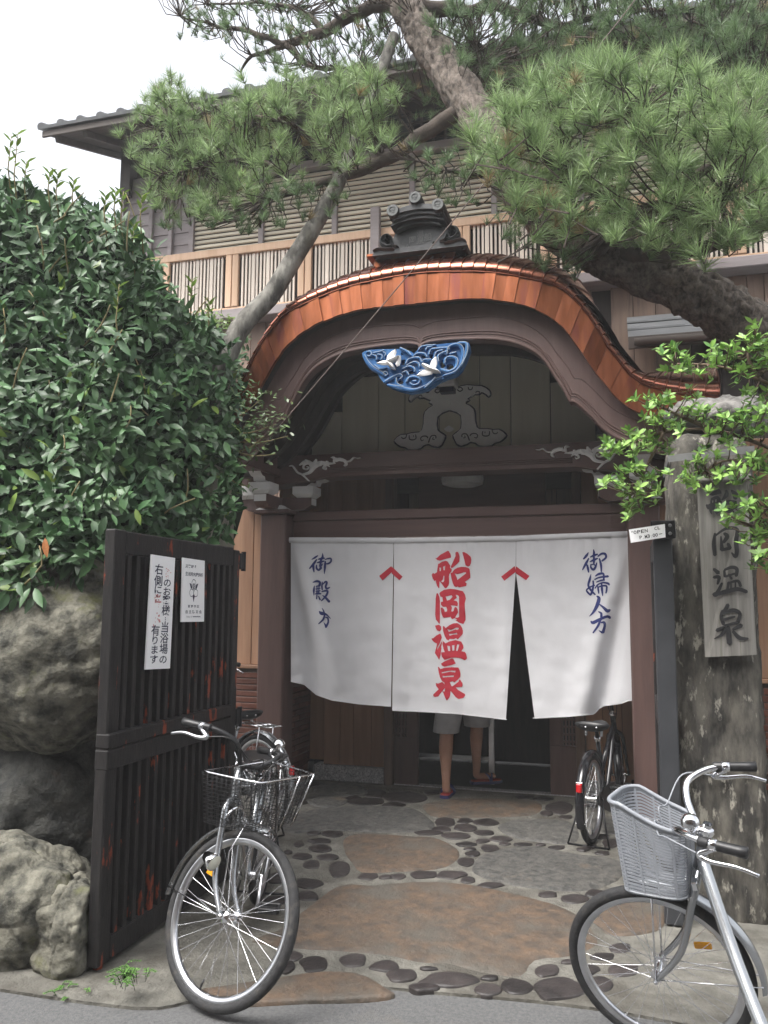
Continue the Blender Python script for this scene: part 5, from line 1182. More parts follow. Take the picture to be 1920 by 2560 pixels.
BOA = [[[(255,560,30),(240,700,55),(255,850,50)],[(260,590,25),(370,510,35),(460,485,45),(555,510,50),(540,660,62),(550,800,58),(530,870,50),(480,820,20)],[(380,560,40),(420,600,60),(370,680,40)],[(335,600,20),(350,780,60)],[(350,780,40),(450,760,44)],[(430,700,44),(460,760,50)]],
 [[(240,1040,40),(300,1090,60)],[(240,1150,40),(310,1150,50),(290,1240,30)],[(240,1380,60),(280,1370,60),(350,1230,30)],[(380,1060,30),(390,1140,40)],[(385,1050,30),(480,1015,45),(550,1040,50),(540,1130,45)],[(400,1140,30),(520,1100,28)],[(440,1110,26),(480,1170,36)],[(440,1220,40),(420,1330,35)],[(430,1230,25),(560,1200,40),(600,1270,40)],[(470,1230,22),(470,1330,25)],[(530,1220,22),(530,1320,25)],[(250,1390,40),(400,1345,60),(560,1310,55),(680,1345,50)]],
 [[(430,1520,50),(390,1600,60)],[(360,1600,40),(340,1680,50),(370,1780,50)],[(370,1640,30),(500,1595,55),(590,1640,50),(560,1760,55)],[(380,1720,35),(520,1680,30)],[(390,1800,30),(550,1760,40)],[(430,1820,50),(440,1920,70),(450,2040,70)],[(280,1865,50),(380,1840,60),(350,1920,45),(245,1980,12)],[(610,1800,60),(500,1850,40)],[(500,1880,40),(590,1970,60),(700,1975,25)]]]
for ch in BOA:
    mb = MB()
    for q, st in enumerate(ch): mb.stroke(st, bw, d=-.002-.0002*q, n=5)
    mb.build('black_character', INK, brd, fixn=False)
mb = MB()
for q, rings in enumerate(FUNE): mb.prism([[((u-215)*.40+130, (v-185)*.33-40) for u, v in r] for r in rings], bw, mi=0)
mb.v = [(x, y-.002, z) for x, y, z in mb.v]; mb.build('black_character', INK, brd, fixn=False)
# left pillar, half hidden by the hedge
xlp = at(600, 1300, Y=4.80).x-.09
tag(rock('stone_pillar', (xlp-.08, 4.60, 1.17), (.30, .36, 2.42), 31, mat('mossy_granite_pillar', (.12, .115, .09), (.30, .29, .23), scale=6, detail=10, rough=.9, bump=.9, bscale=20, stretch=(1, 1, .4), spot=(.12, .13, .06), sscale=5, sthr=.55), power=9, amp=.025, freq=4, sub=5, fine=.012), 'mossy pale stone gate pillar half hidden behind the hedge', 'pillar', 'stone gate pillars')

# ================================================================== ROCK WALLS
def prock(name, px0, py0, px1, py1, Y, dy, seed, m, label, **kw):
    a = at(px0, py0, Y=Y); b = at(px1, py1, Y=Y)
    o = rock(name, ((a.x+b.x)/2, Y+dy/2, (a.z+b.z)/2), (abs(b.x-a.x), dy, abs(a.z-b.z)), seed, m, **kw); return tag(o, label, 'rock', 'rocks of the garden walls')
prock('boulder', -260, 1370, 250, 1990, 3.16, .9, 41, ROCK, 'broad mossy grey boulder under the hedge beside the black gate', power=4.5, amp=.075, freq=1.3, sub=6, fine=.020, ffreq=5)
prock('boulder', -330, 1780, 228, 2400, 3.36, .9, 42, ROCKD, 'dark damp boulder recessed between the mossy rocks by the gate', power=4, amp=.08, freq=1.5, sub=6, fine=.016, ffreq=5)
prock('boulder', -280, 2120, 120, 2620, 2.90, .62, 43, ROCK, 'jagged low mossy rock at the foot of the rock wall', power=3.2, amp=.085, freq=1.5, sub=6, fine=.020, ffreq=6)
prock('boulder', 10, 2200, 178, 2600, 2.96, .45, 44, ROCK, 'low rounded rock against the bottom of the black gate', power=3.4, amp=.06, freq=1.4, sub=6, fine=.016, ffreq=6)
for k, (x, y, z, sx, sy, sz_, sd) in enumerate(((-2.66, 3.95, .66, .85, .9, 1.5, 51), (-3.5, 3.95, .6, 1.1, .8, 1.5, 52))):
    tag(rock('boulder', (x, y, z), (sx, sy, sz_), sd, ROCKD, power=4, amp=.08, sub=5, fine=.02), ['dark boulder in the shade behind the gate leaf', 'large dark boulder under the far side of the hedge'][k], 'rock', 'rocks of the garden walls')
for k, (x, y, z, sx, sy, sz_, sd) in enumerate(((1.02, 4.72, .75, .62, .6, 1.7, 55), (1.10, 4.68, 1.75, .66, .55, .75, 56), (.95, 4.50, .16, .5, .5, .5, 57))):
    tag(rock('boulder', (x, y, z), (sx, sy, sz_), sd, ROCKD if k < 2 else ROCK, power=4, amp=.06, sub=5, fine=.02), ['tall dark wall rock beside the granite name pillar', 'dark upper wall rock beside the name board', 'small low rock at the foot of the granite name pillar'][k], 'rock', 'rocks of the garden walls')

# ================================================================== LEAVES AND NEEDLES
def inside(poly, x, y):
    c = False; j = len(poly)-1
    for i in range(len(poly)):
        if (poly[i][1] > y) != (poly[j][1] > y) and x < (poly[j][0]-poly[i][0])*(y-poly[i][1])/(poly[j][1]-poly[i][1])+poly[i][0]: c = not c
        j = i
    return c
def sample(poly, n, rr):
    xs = [p[0] for p in poly]; ys = [p[1] for p in poly]; out = []
    while len(out) < n:
        x, y = rr.uniform(min(xs), max(xs)), rr.uniform(min(ys), max(ys))
        if inside(poly, x, y): out.append((x, y))
    return out
def leaf_geo(fold=.25, droop=.18, w=.36):
    """unit leaf along +Y, normal +Z"""
    v = []; f = []
    prof = [(0, .05), (.22, .72), (.5, 1.0), (.78, .62), (1.0, .02)]
    for t, k in prof:
        z = -droop*t*t; hw = w/2*k; v += [(-hw, t, z+fold*hw), (0, t, z), (hw, t, z+fold*hw)]
    for i in range(4): a = 3*i; f += [(a, a+1, a+4, a+3), (a+1, a+2, a+5, a+4)]
    return np.array(v), f
def scatter(name, geo, mats4, m, parent, kind='stuff', smooth=True):
    """one mesh of many transformed copies"""
    v, f = geo; N = len(mats4); A = np.array([[list(r) for r in M_] for M_ in mats4]) ; A = A.reshape(N, 4, 4)
    vh = np.concatenate([v, np.ones((len(v), 1))], 1); W = np.einsum('nij,kj->nki', A, vh)[:, :, :3].reshape(-1, 3)
    inv = np.array([list(r) for r in WM[parent.name].inverted()]) if parent else np.eye(4)
    W = W @ inv[:3, :3].T+inv[:3, 3]
    k = len(f[0]); F = (np.array(f)[None]+np.arange(N)[:, None, None]*len(v)).reshape(-1)
    me = bpy.data.meshes.new(name); me.vertices.add(len(W)); me.vertices.foreach_set('co', W.ravel())
    nf = N*len(f); me.loops.add(nf*k); me.loops.foreach_set('vertex_index', F)
    me.polygons.add(nf); me.polygons.foreach_set('loop_start', np.arange(nf)*k); me.polygons.foreach_set('loop_total', np.full(nf, k))
    if smooth: me.polygons.foreach_set('use_smooth', np.ones(nf, bool))
    me.update(); ti = me.attributes.new('tint', 'FLOAT', 'FACE'); ti.data.foreach_set('value', np.repeat(.60+.85*np.random.rand(N)**1.3, len(f)).astype('f4')); me.validate(); me.materials.append(m); o = bpy.data.objects.new(name, me); link(o, parent, kind); return o
def orient(pos, fwd, nor, size):
    y = Vector(fwd).normalized(); z = Vector(nor)-y*Vector(nor).dot(y)
    if z.length < 1e-4: z = y.orthogonal()
    z.normalize(); x = y.cross(z)
    return Matrix(((x.x*size, y.x*size, z.x*size, pos[0]), (x.y*size, y.y*size, z.y*size, pos[1]), (x.z*size, y.z*size, z.z*size, pos[2]), (0, 0, 0, 1)))
LG = leaf_geo(); LG2 = leaf_geo(fold=.15, droop=.1, w=.42)

# ------------------------------------------------------------------ hedge over the rock wall
hedge = thing('hedge', 'dense glossy dark green evergreen hedge growing over the rock wall', 'hedge', (-3.0, 3.9, 1.2), group='hedges')
HP = [(-120,430),(0,440),(60,455),(110,482),(160,482),(210,505),(265,530),(300,548),(330,560),(375,600),(405,650),(425,710),(455,765),(520,805),(575,850),(600,925),(620,965),(600,1040),(625,1080),(596,1160),(602,1230),(588,1290),(560,1345),(470,1352),(380,1345),(292,1340),(240,1400),(205,1440),(120,1470),(80,1520),(0,1545),(-120,1560)]
hb = [(-200, 3.22), (0, 3.28), (280, 3.42), (420, 3.80), (520, 4.15), (620, 4.42), (760, 4.6)]
def hsurf(px, py):
    return interp(hb, px)+.55*max(0, min(1, (1250-py)/800))+.13*noise.noise(Vector((px/110, py/110, 3)))+.07*noise.noise(Vector((px/45, py/45, 9)))
rr = random.Random(21); big = []; deep = []; yex = []
for i, (x, y) in enumerate(sample(HP, 9500, rr)):
    lay = rr.random()**1.7*.34 if i < 7000 else rr.uniform(.3, 1.0)
    p = at(x, y, Y=hsurf(x, y)+lay)
    if p.x > XG-.07 and p.z < GT+.03: continue
    a = rr.uniform(0, 2*math.pi)
    out = Vector((rr.gauss(.25, .45), rr.gauss(-.75, .35), rr.gauss(.55, .4))).normalized()
    side = Vector((math.cos(a), rr.gauss(-.35, .3), math.sin(a)*.8-.25)).normalized()
    M_ = orient(p, side+out*.25, out, rr.uniform(.055, .122))
    (yex if rr.random() < .022 and lay < .1 else big if lay < .07 else deep).append(M_)
rr.shuffle(big)
def leaf_variants(geo, m):
    out = []
    for tv in (.65, .85, 1.0, 1.15, 1.4):
        me = bpy.data.meshes.new('leaf'); me.from_pydata([tuple(v) for v in geo[0]], [], geo[1]); me.materials.append(m); me.polygons.foreach_set('use_smooth', [True]*len(geo[1]))
        ti = me.attributes.new('tint', 'FLOAT', 'FACE'); ti.data.foreach_set('value', [tv]*len(geo[1])); out.append(me)
    return out
lv_ = leaf_variants(LG, LEAF)
for k, M_ in enumerate(big[:280]): piece('leaf', lv_[k % 5], hedge, M_)
scatter('foliage', LG, big[280:]+deep, LEAF, hedge)
# closed near-black core added inside the leaves to block light through the hedge
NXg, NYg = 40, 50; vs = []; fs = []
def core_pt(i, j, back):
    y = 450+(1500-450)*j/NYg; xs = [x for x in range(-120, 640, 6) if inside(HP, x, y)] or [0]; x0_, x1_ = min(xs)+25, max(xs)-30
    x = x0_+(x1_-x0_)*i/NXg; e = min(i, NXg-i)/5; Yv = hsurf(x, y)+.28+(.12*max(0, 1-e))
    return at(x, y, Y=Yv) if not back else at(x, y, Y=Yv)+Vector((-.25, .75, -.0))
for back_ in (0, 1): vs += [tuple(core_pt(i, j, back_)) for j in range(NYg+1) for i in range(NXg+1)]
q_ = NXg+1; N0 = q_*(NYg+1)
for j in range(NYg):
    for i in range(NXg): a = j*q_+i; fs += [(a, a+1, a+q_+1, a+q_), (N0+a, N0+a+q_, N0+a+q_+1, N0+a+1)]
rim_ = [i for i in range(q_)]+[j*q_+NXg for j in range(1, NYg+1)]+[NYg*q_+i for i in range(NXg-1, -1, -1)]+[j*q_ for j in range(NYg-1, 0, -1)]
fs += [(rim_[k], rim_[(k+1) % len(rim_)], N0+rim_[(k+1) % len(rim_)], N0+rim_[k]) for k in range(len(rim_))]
MB().add(vs, fs).build('dark_core', mat('hedge_core_dark', (.006, .012, .006), (.018, .032, .014), scale=14, rough=.9, bump=1, bscale=30, spec=.1), hedge, kind='stuff')
# stems showing between the leaves, young shoots standing out of the top
mb = MB()
for i, (x, y) in enumerate(sample(HP, 34, rr)):
    Y0 = hsurf(x, y)+.05; p = at(x, y, Y=Y0); q = p+Vector((rr.gauss(.02, .09), rr.gauss(-.02, .04), rr.uniform(.10, .30))); m_ = (p+q)/2+Vector((rr.gauss(0, .02), 0, 0))
    if min(p.z, q.z) < GT+.05 and max(p.x, q.x) > XG-.1: continue
    mb.tube([p, m_, q], [.0055, .0045, .003], 5, smooth=2)
mb.build('stems', STEM, hedge, smooth=True, kind='stuff')
yl = yex; mb = MB()
for (x, y, h) in ((302, 545, .16), (350, 545, .14), (330, 610, .12), (285, 520, .1), (35, 440, .28), (140, 480, .12), (20, 420, .2), (290, 800, .2), (120, 470, .1), (260, 530, .1), (180, 490, .1), (475, 760, .16), (520, 790, .1), (60, 460, .14)):
    p = at(x, y, Y=hsurf(x, y)-.02); mb.tube([p-Vector((0, -.05, .2)), p, p+Vector((.01, 0, h))], [.005, .004, .002], 5)
    for k in range(9):
        a = k*2.4; t = .2+.8*k/9; b = p+Vector((.01*t, 0, h*t)); d = Vector((math.cos(a), math.sin(a)*.8, .9)); yl.append(orient(b, d, Vector((-math.cos(a), -math.sin(a), .6)), rr.uniform(.045, .07)))
mb.build('shoot_stems', STEM, hedge, smooth=True, kind='stuff'); scatter('young_leaves', LG, yl, LEAFY, hedge)
pd = at(112, 1362, Y=3.0); piece('dead_leaf', (lambda me: me)(MB().add([tuple(v) for v in LG2[0]], LG2[1]).mesh('dead_leaf', LEAFO)), hedge, orient(pd+Vector((0, 0, .03)), (.1, 0, -1), (0, -1, .2), .085))
# thin-leaved shrub beside it, reaching over the porch edge
shrub = thing('shrub', 'straggly fine leaved shrub reaching past the hedge towards the porch', 'shrub', (-2.3, 4.7, 1.0))
fine_l = []; mb = MB(); rr = random.Random(8)
for (x, y, n, sp) in ((630, 1000, 80, 34), (670, 1040, 70, 32), (640, 1090, 60, 30), (690, 1075, 30, 24), (600, 1060, 60, 40), (600, 1150, 40, 30), (575, 990, 50, 30), (612, 1210, 18, 18)):
    for _ in range(n):
        p = at(x+rr.gauss(0, sp), y+rr.gauss(0, sp*.7), Y=4.55+rr.gauss(0, .09)); a = rr.uniform(0, 6.28)
        fine_l.append(orient(p, (math.cos(a), rr.gauss(0, .5), math.sin(a)*.6+.2), (rr.gauss(0, .4), -.6, .8), rr.uniform(.028, .045)))
for (x0, y0, x1, y1) in ((560, 1080, 690, 1060), (570, 1120, 690, 1135), (560, 1050, 650, 1000), (580, 1130, 660, 1090), (560, 1180, 625, 1215), (570, 1100, 720, 1090)):
    a, b = at(x0, y0, Y=4.6), at(x1, y1, Y=4.5); mb.tube([a, (a+b)/2+Vector((0, 0, -.03)), b], [.006, .004, .002], 5, smooth=3)
mb.build('stems', STEM, shrub, smooth=True); scatter('foliage', LG2, fine_l, mat('shrub_leaf', (.045, .085, .03), (.10, .15, .05), scale=3, rough=.4, trans=.15), shrub)
# clipped hedge further back
back = thing('hedge', 'low clipped hedge with bright new tips behind the leaning log prop', 'hedge', (-3.3, 5.3, 0), group='hedges'); bl = []; bt_ = []
for i, (x, y) in enumerate(sample([(400,800),(520,775),(600,795),(625,860),(600,960),(560,990),(430,960)], 1500, rr)):
    p = at(x, y, Y=5.0+rr.random()**1.5*.4+.3*max(0, (850-y)/100)); a = rr.uniform(0, 6.28)
    (bt_ if y < 830+rr.gauss(0, 12) else bl).append(orient(p, (math.cos(a), rr.gauss(-.2, .4), math.sin(a)*.6), (rr.gauss(.1, .4), -.6, .8), rr.uniform(.035, .055)))
scatter('foliage', LG2, bl, LEAF, back); scatter('new_leaves', LG2, bt_, mat('new_hedge_leaf', (.09, .17, .03), (.17, .26, .06), scale=3, rough=.4, trans=.2), back)
mb = MB()
for k in range(5): mb.tube([(-3.4+.18*k, 5.3, 0), (-3.4+.17*k, 5.25, 1.3), (-3.35+.16*k, 5.2, 2.9)], [.03, .025, .01], 6)
mb.build('trunk', BARKD, back, smooth=True)

# ------------------------------------------------------------------ pine
pine = thing('pine_tree', 'old trained pine with a thick leaning trunk spreading over the entrance roof', 'tree', (1.55, 5.75, 0))
def path(L): return [tuple(at(px, py, Y=y))+(r_,) for px, py, y, r_ in L]
tr = path([(2010,950,5.62,.225),(1905,850,5.58,.185),(1790,765,5.52,.168),(1650,695,5.48,.16),(1510,635,5.46,.155),(1390,560,5.46,.152),(1310,480,5.5,.158),(1250,385,5.55,.15),(1190,285,5.62,.145),(1120,180,5.72,.138),(1055,85,5.8,.13),(1012,10,5.85,.12),(985,-90,5.9,.11)])
tr = [(1.62, 5.8, -.05, .30), (1.60, 5.76, .5, .27), (1.56, 5.72, 1.6, .25), (1.50, 5.68, 2.5, .235)]+tr
Q = catmull(tr, 16); mb = MB(); n = 56
P3 = [Vector(q[:3]) for q in Q]; vs = []; up = None
for i, q in enumerate(Q):
    t = (P3[min(i+1, len(Q)-1)]-P3[max(i-1, 0)]).normalized()
    if up is None: up = t.orthogonal()
    up = (up-t*up.dot(t)).normalized(); w = t.cross(up)
    for j in range(n):
        a = 2*math.pi*j/n; d = up*math.cos(a)+w*math.sin(a); p = P3[i]+d*q[3]
        w_ = noise.noise_vector(p*9)*.5; ds_, ps_ = noise.voronoi(Vector((math.cos(a)*q[3]*11, math.sin(a)*q[3]*11, i*.20))+w_); k = 1+.09*noise.noise(p*5)+.035*noise.noise(p*26)+.10*noise.cell(ps_[0]*9.1)-.20*max(0, 1-(ds_[1]-ds_[0])/.14); vs.append(P3[i]+d*q[3]*k)
mb.add(vs, [(i*n+j, i*n+(j+1) % n, (i+1)*n+(j+1) % n, (i+1)*n+j) for i in range(len(Q)-1) for j in range(n)]); trunk = mb.build('trunk', BARK, pine, smooth=True)
BR = [[(1165,270,5.65,.065),(1060,335,5.55,.055),(960,402,5.4,.045),(860,440,5.3,.036),(752,474,5.25,.030),(671,497,5.2,.020)], [(860,440,5.3,.03),(780,350,5.3,.022),(700,300,5.3,.018),(560,290,5.3,.012),(430,310,5.35,.008)], [(960,402,5.4,.035),(900,320,5.5,.025),(850,260,5.5,.016)], [(752,474,5.25,.022),(640,400,5.2,.016),(500,420,5.2,.010),(400,440,5.2,.006)],
 [(1030,40,5.82,.075),(949,12,5.9,.055),(810,75,5.95,.045),(717,110,6.0,.032),(636,81,6.0,.024),(555,66,6.0,.016),(450,40,6.0,.008)], [(717,110,6.0,.03),(781,168,5.95,.022),(900,165,5.9,.012)], [(810,75,5.95,.03),(740,20,6,.02),(640,10,6,.012),(520,10,6,.008)], [(717,110,6.0,.024),(620,150,6.0,.014),(600,180,6,.006)],
 [(1040,20,5.85,.07),(1170,30,6.0,.045),(1245,15,6.1,.04),(1400,70,6.2,.035),(1600,120,6.2,.028),(1800,190,6.1,.02),(1950,260,6.0,.012)], [(1400,70,6.2,.03),(1550,30,6.2,.02),(1750,20,6.2,.012)], [(1600,120,6.2,.02),(1700,60,6.1,.014),(1880,80,6.1,.008)], [(1170,30,6.0,.022),(1190,110,5.95,.014),(1200,170,5.9,.007)],
 [(1480,630,5.4,.08),(1560,560,5.1,.06),(1650,520,4.9,.048),(1760,530,4.75,.038),(1815,492,4.7,.032)], [(1650,520,4.9,.04),(1740,440,4.8,.03),(1810,380,4.75,.02),(1850,300,4.75,.01)], [(1560,560,5.1,.04),(1480,460,5.0,.03),(1420,370,5.0,.02),(1380,280,5.0,.012)], [(1330,490,5.45,.05),(1380,420,5.2,.035),(1330,340,5.1,.02),(1300,260,5.1,.012)], [(1740,440,4.8,.025),(1640,360,4.8,.018),(1580,260,4.8,.01)], [(1540,630,5.4,.05),(1680,640,5.1,.04),(1800,605,4.9,.04),(1930,550,4.8,.04)],
 [(1265,410,5.5,.06),(1245,470,5.4,.05),(1290,490,5.3,.03)], [(1250,440,5.45,.03),(1130,430,5.3,.018),(1040,400,5.25,.010)]]
SK = []; mb = MB()
for b in BR:
    q = catmull(path(b), 6); rr2 = random.Random(int(b[0][0]))
    q = [(x+.018*noise.noise(Vector((x*7, z*7, 1))), y+.02*noise.noise(Vector((x*7, z*7, 5))), z+.022*noise.noise(Vector((x*7, z*7, 8))), r_) for x, y, z, r_ in q]
    mb.tube([p[:3] for p in q], [p[3] for p in q], 8); SK += [Vector(p[:3]) for p in q]
mb.build('branches', BARKD, pine, smooth=True)
SKA = np.array([list(p) for p in SK])
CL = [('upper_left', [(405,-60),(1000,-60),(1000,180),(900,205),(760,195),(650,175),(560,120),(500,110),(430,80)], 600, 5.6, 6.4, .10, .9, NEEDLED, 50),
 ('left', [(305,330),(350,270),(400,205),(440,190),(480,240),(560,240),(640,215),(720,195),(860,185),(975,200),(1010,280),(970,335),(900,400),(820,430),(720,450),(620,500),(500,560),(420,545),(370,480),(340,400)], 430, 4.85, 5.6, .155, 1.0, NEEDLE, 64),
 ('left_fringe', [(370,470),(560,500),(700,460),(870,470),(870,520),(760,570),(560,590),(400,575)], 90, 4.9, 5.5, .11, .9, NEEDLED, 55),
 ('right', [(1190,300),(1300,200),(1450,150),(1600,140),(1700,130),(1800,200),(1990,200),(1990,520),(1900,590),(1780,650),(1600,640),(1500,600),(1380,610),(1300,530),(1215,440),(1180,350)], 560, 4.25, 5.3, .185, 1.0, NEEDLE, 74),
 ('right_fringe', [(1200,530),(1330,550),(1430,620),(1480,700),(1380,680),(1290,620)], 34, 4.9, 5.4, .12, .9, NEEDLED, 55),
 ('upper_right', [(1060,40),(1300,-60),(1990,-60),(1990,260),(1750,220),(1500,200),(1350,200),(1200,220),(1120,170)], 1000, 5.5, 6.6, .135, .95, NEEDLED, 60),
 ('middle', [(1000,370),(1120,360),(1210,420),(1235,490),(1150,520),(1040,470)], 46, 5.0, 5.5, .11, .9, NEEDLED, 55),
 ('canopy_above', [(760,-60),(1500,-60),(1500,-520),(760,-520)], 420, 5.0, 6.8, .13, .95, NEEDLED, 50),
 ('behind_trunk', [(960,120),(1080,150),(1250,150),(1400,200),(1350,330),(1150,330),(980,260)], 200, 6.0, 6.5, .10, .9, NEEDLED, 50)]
tw = MB(); rr = random.Random(77); OLDN = mat('old_pine_needles', (.20, .15, .07), (.32, .25, .12), scale=9, rough=.6, trans=.2)
for nm, poly, cnt, y0, y1, ln, sp, m, npn in CL:
    nrs = np.random.RandomState(len(nm)); C_ = []
    for (x, y) in sample(poly, cnt, rr):
        g = noise.noise(Vector((x/90, y/90, len(nm))))
        if nm in ('upper_left',) and g < -.08 and rr.random() < .75: continue
        C_.append(at(x+rr.gauss(0, 16), y+rr.gauss(0, 12), Y=rr.uniform(y0, y1)))
    V = []; VO = []
    for c in C_:
        ax = Vector((rr.gauss(0, .38), rr.gauss(-.22, .38), rr.gauss(.95, .28))).normalized(); u = ax.orthogonal().normalized(); w = ax.cross(u)
        l0 = ln*rr.uniform(.6, 1.22); k = int(npn*rr.uniform(.6, 1.25)); old = rr.random() < .035
        th = np.arccos(1-nrs.rand(k)*(1-math.cos(R(66)*sp))); ph = nrs.rand(k)*2*np.pi; L_ = l0*(.7+.35*nrs.rand(k))*(1-.15*th)
        D = np.outer(np.cos(th), ax)+np.outer(np.sin(th)*np.cos(ph), u)+np.outer(np.sin(th)*np.sin(ph), w)
        st = np.array(c)+np.outer(nrs.rand(k)*l0*.35, ax)-np.array(ax)*l0*.18
        tip = st+D*L_[:, None]; tip[:, 2] -= .10*L_*np.sin(th)
        sd = np.cross(D, nrs.randn(k, 3)); sd /= np.linalg.norm(sd, axis=1)[:, None]+1e-9; hw = .0025 if ln > .14 else .0019
        (VO if old else V).append(np.stack([st-sd*hw, st+sd*hw, tip], 1))
        # twig to the nearest limb
        dd = ((SKA-np.array(c))**2).sum(1); s0 = Vector(SKA[dd.argmin()]); e = Vector(c)-ax*l0*.2
        mid = s0.lerp(e, .55)+Vector((rr.gauss(0, .03), rr.gauss(0, .03), -.04*rr.random()))
        if (e-s0).length < .75: tw.tube([s0, mid, e, Vector(c)+ax*l0*.15], [.005, .004, .0033, .0025], 4, caps=False)
        else:
            f0 = e-Vector((rr.gauss(0, .12), rr.gauss(0, .1), .10)); tw.tube([f0, e, Vector(c)+ax*l0*.15], [.006, .004, .003], 4, caps=False)
    for V_, nm_, m_ in ((V, 'crown', m), (VO, 'old_needles', OLDN)):
        if not V_: continue
        V_ = np.concatenate(V_).reshape(-1, 3)-np.array(WM[pine.name].translation); nf = len(V_)//3
        me = bpy.data.meshes.new(nm_); me.vertices.add(len(V_)); me.vertices.foreach_set('co', V_.ravel())
        me.loops.add(len(V_)); me.loops.foreach_set('vertex_index', np.arange(len(V_))); me.polygons.add(nf); me.polygons.foreach_set('loop_start', np.arange(nf)*3); me.polygons.foreach_set('loop_total', np.full(nf, 3))
        me.update(); ti = me.attributes.new('tint', 'FLOAT', 'FACE'); ti.data.foreach_set('value', (.62+.85*nrs.rand(nf)**1.6).astype('f4'))
        me.materials.append(m_); link(bpy.data.objects.new(nm_, me), pine, 'stuff')
tw.build('twigs', BARKD, pine, kind='stuff', fixn=False)
# log propping the pine
pp = [at(540, 985, Y=4.75), at(575, 930, Y=4.8), at(690, 720, Y=5.0), at(800, 540, Y=5.2), at(870, 400, Y=5.35), at(985, 90, Y=5.75)]
mb = MB(); base = Vector((pp[0].x-.25, 4.6, .02)); PT = catmull([(*base, .072), (*pp[0], .070), (*pp[2], .064), (*pp[3], .058), (*pp[4], .050), (*pp[5], .042)], 8)
mb.tube([p[:3] for p in PT], [p[3]*(1+.06*noise.noise(Vector(p[:3])*6)) for p in PT], 18); tag(mb.build('log_prop', POLE, None, smooth=True), 'weathered grey log leaning up to support the pine branches', 'pole')

# ------------------------------------------------------------------ azalea in front of the pillar
az = thing('azalea_bush', 'bright green azalea branches hanging in front of the granite pillar', 'shrub', (1.25, 3.95, 0))
CT = [(1700,905),(1690,880),(1820,885),(1780,900),(1900,860),(1850,930),(1880,980),(1910,920),(1740,930),(1660,1015),(1640,1000),(1750,1035),(1800,1050),(1710,1030),(1870,1040),(1900,1080),(1560,1105),(1530,1120),(1600,1090),(1640,1060),(1590,1130),(1570,1190),(1530,1200),(1620,1180),(1590,1235),(1630,1230),(1580,1265),(1830,1100),(1880,1140),(1770,1135),(1720,1190),(1750,1210),(1800,1180),(1850,1190),(1870,1260),(1830,1290),(1910,1290),(1890,1345),(1910,1390),(1930,1000),(1930,1150),(1940,1250),(1690,1070),(1650,1110),(1900,1020),(1860,885),(1890,835),(1840,1060),(1780,1075),(1910,1180),(1935,880),(1945,950),(1940,1330)]
rr = random.Random(13); A1 = []; A2 = []; heads = []
for (x, y) in CT:
    for k in range(8):
        px_, py_ = x+rr.gauss(0, 20), y+rr.gauss(0, 15); p = at(px_, py_, Y=3.98+rr.uniform(-.14, .16)); heads.append(p)
        ax = Vector((rr.gauss(-.2, .45), rr.gauss(-.25, .4), rr.gauss(.75, .3))).normalized(); u = ax.orthogonal().normalized(); w = ax.cross(u); n_ = rr.randint(6, 9); a0 = rr.uniform(0, 6.28)
        for j in range(n_):
            a = a0+2*math.pi*j/n_*1.3; el = rr.uniform(.15, .75); d = (u*math.cos(a)+w*math.sin(a))*(1-el*.5)+ax*el; lst = A1 if (j > 2 or rr.random() < .5) else A2
            lst.append(orient(p-ax*.012*(j % 2), d, ax-d*.3, rr.uniform(.030, .050)))
rr.shuffle(A1)
lv_ = leaf_variants(LG2, AZALEA)
for k, M_ in enumerate(A1[:260]): piece('leaf', lv_[k % 5], az, M_)
scatter('foliage', LG2, A1[260:], AZALEA, az); scatter('older_foliage', LG2, A2, AZALEAD, az)
mb = MB(); limbs = []
for L_ in ([(2050,1180),(1900,1110),(1780,1075),(1660,1080),(1590,1105),(1530,1120)], [(2050,1020),(1900,950),(1790,915),(1690,910)], [(1780,1075),(1700,1040),(1650,1015)], [(1660,1080),(1620,1160),(1590,1230)], [(2050,1180),(1920,1180),(1820,1150),(1740,1195)], [(2050,1180),(1950,1250),(1890,1300),(1880,1370)], [(1900,950),(1870,890),(1895,840)]):
    q = [at(x, y, Y=4.02) for x, y in L_]; q = [Vector(p) for p in catmull([tuple(p) for p in q], 5)]; mb.tube(q, [.010-.006*i/len(q) for i in range(len(q))], 6); limbs += q
for h in heads: s0 = min(limbs, key=lambda p: (p-h).length_squared); mb.tube([s0, (s0+h)/2+Vector((0, 0, -.012)), h], [.0035, .003, .002], 5)
r0 = at(2050, 1180, Y=4.02); mb.tube([(1.25, 3.95, 0), (1.22, 3.97, .6), (r0.x+.08, 4.0, 1.5), r0, at(2050, 1020, Y=4.02)], [.03, .026, .02, .014, .01], 8, smooth=4)
mb.build('branches', mat('azalea_twig', (.12, .085, .06), rough=.9), az, smooth=True)
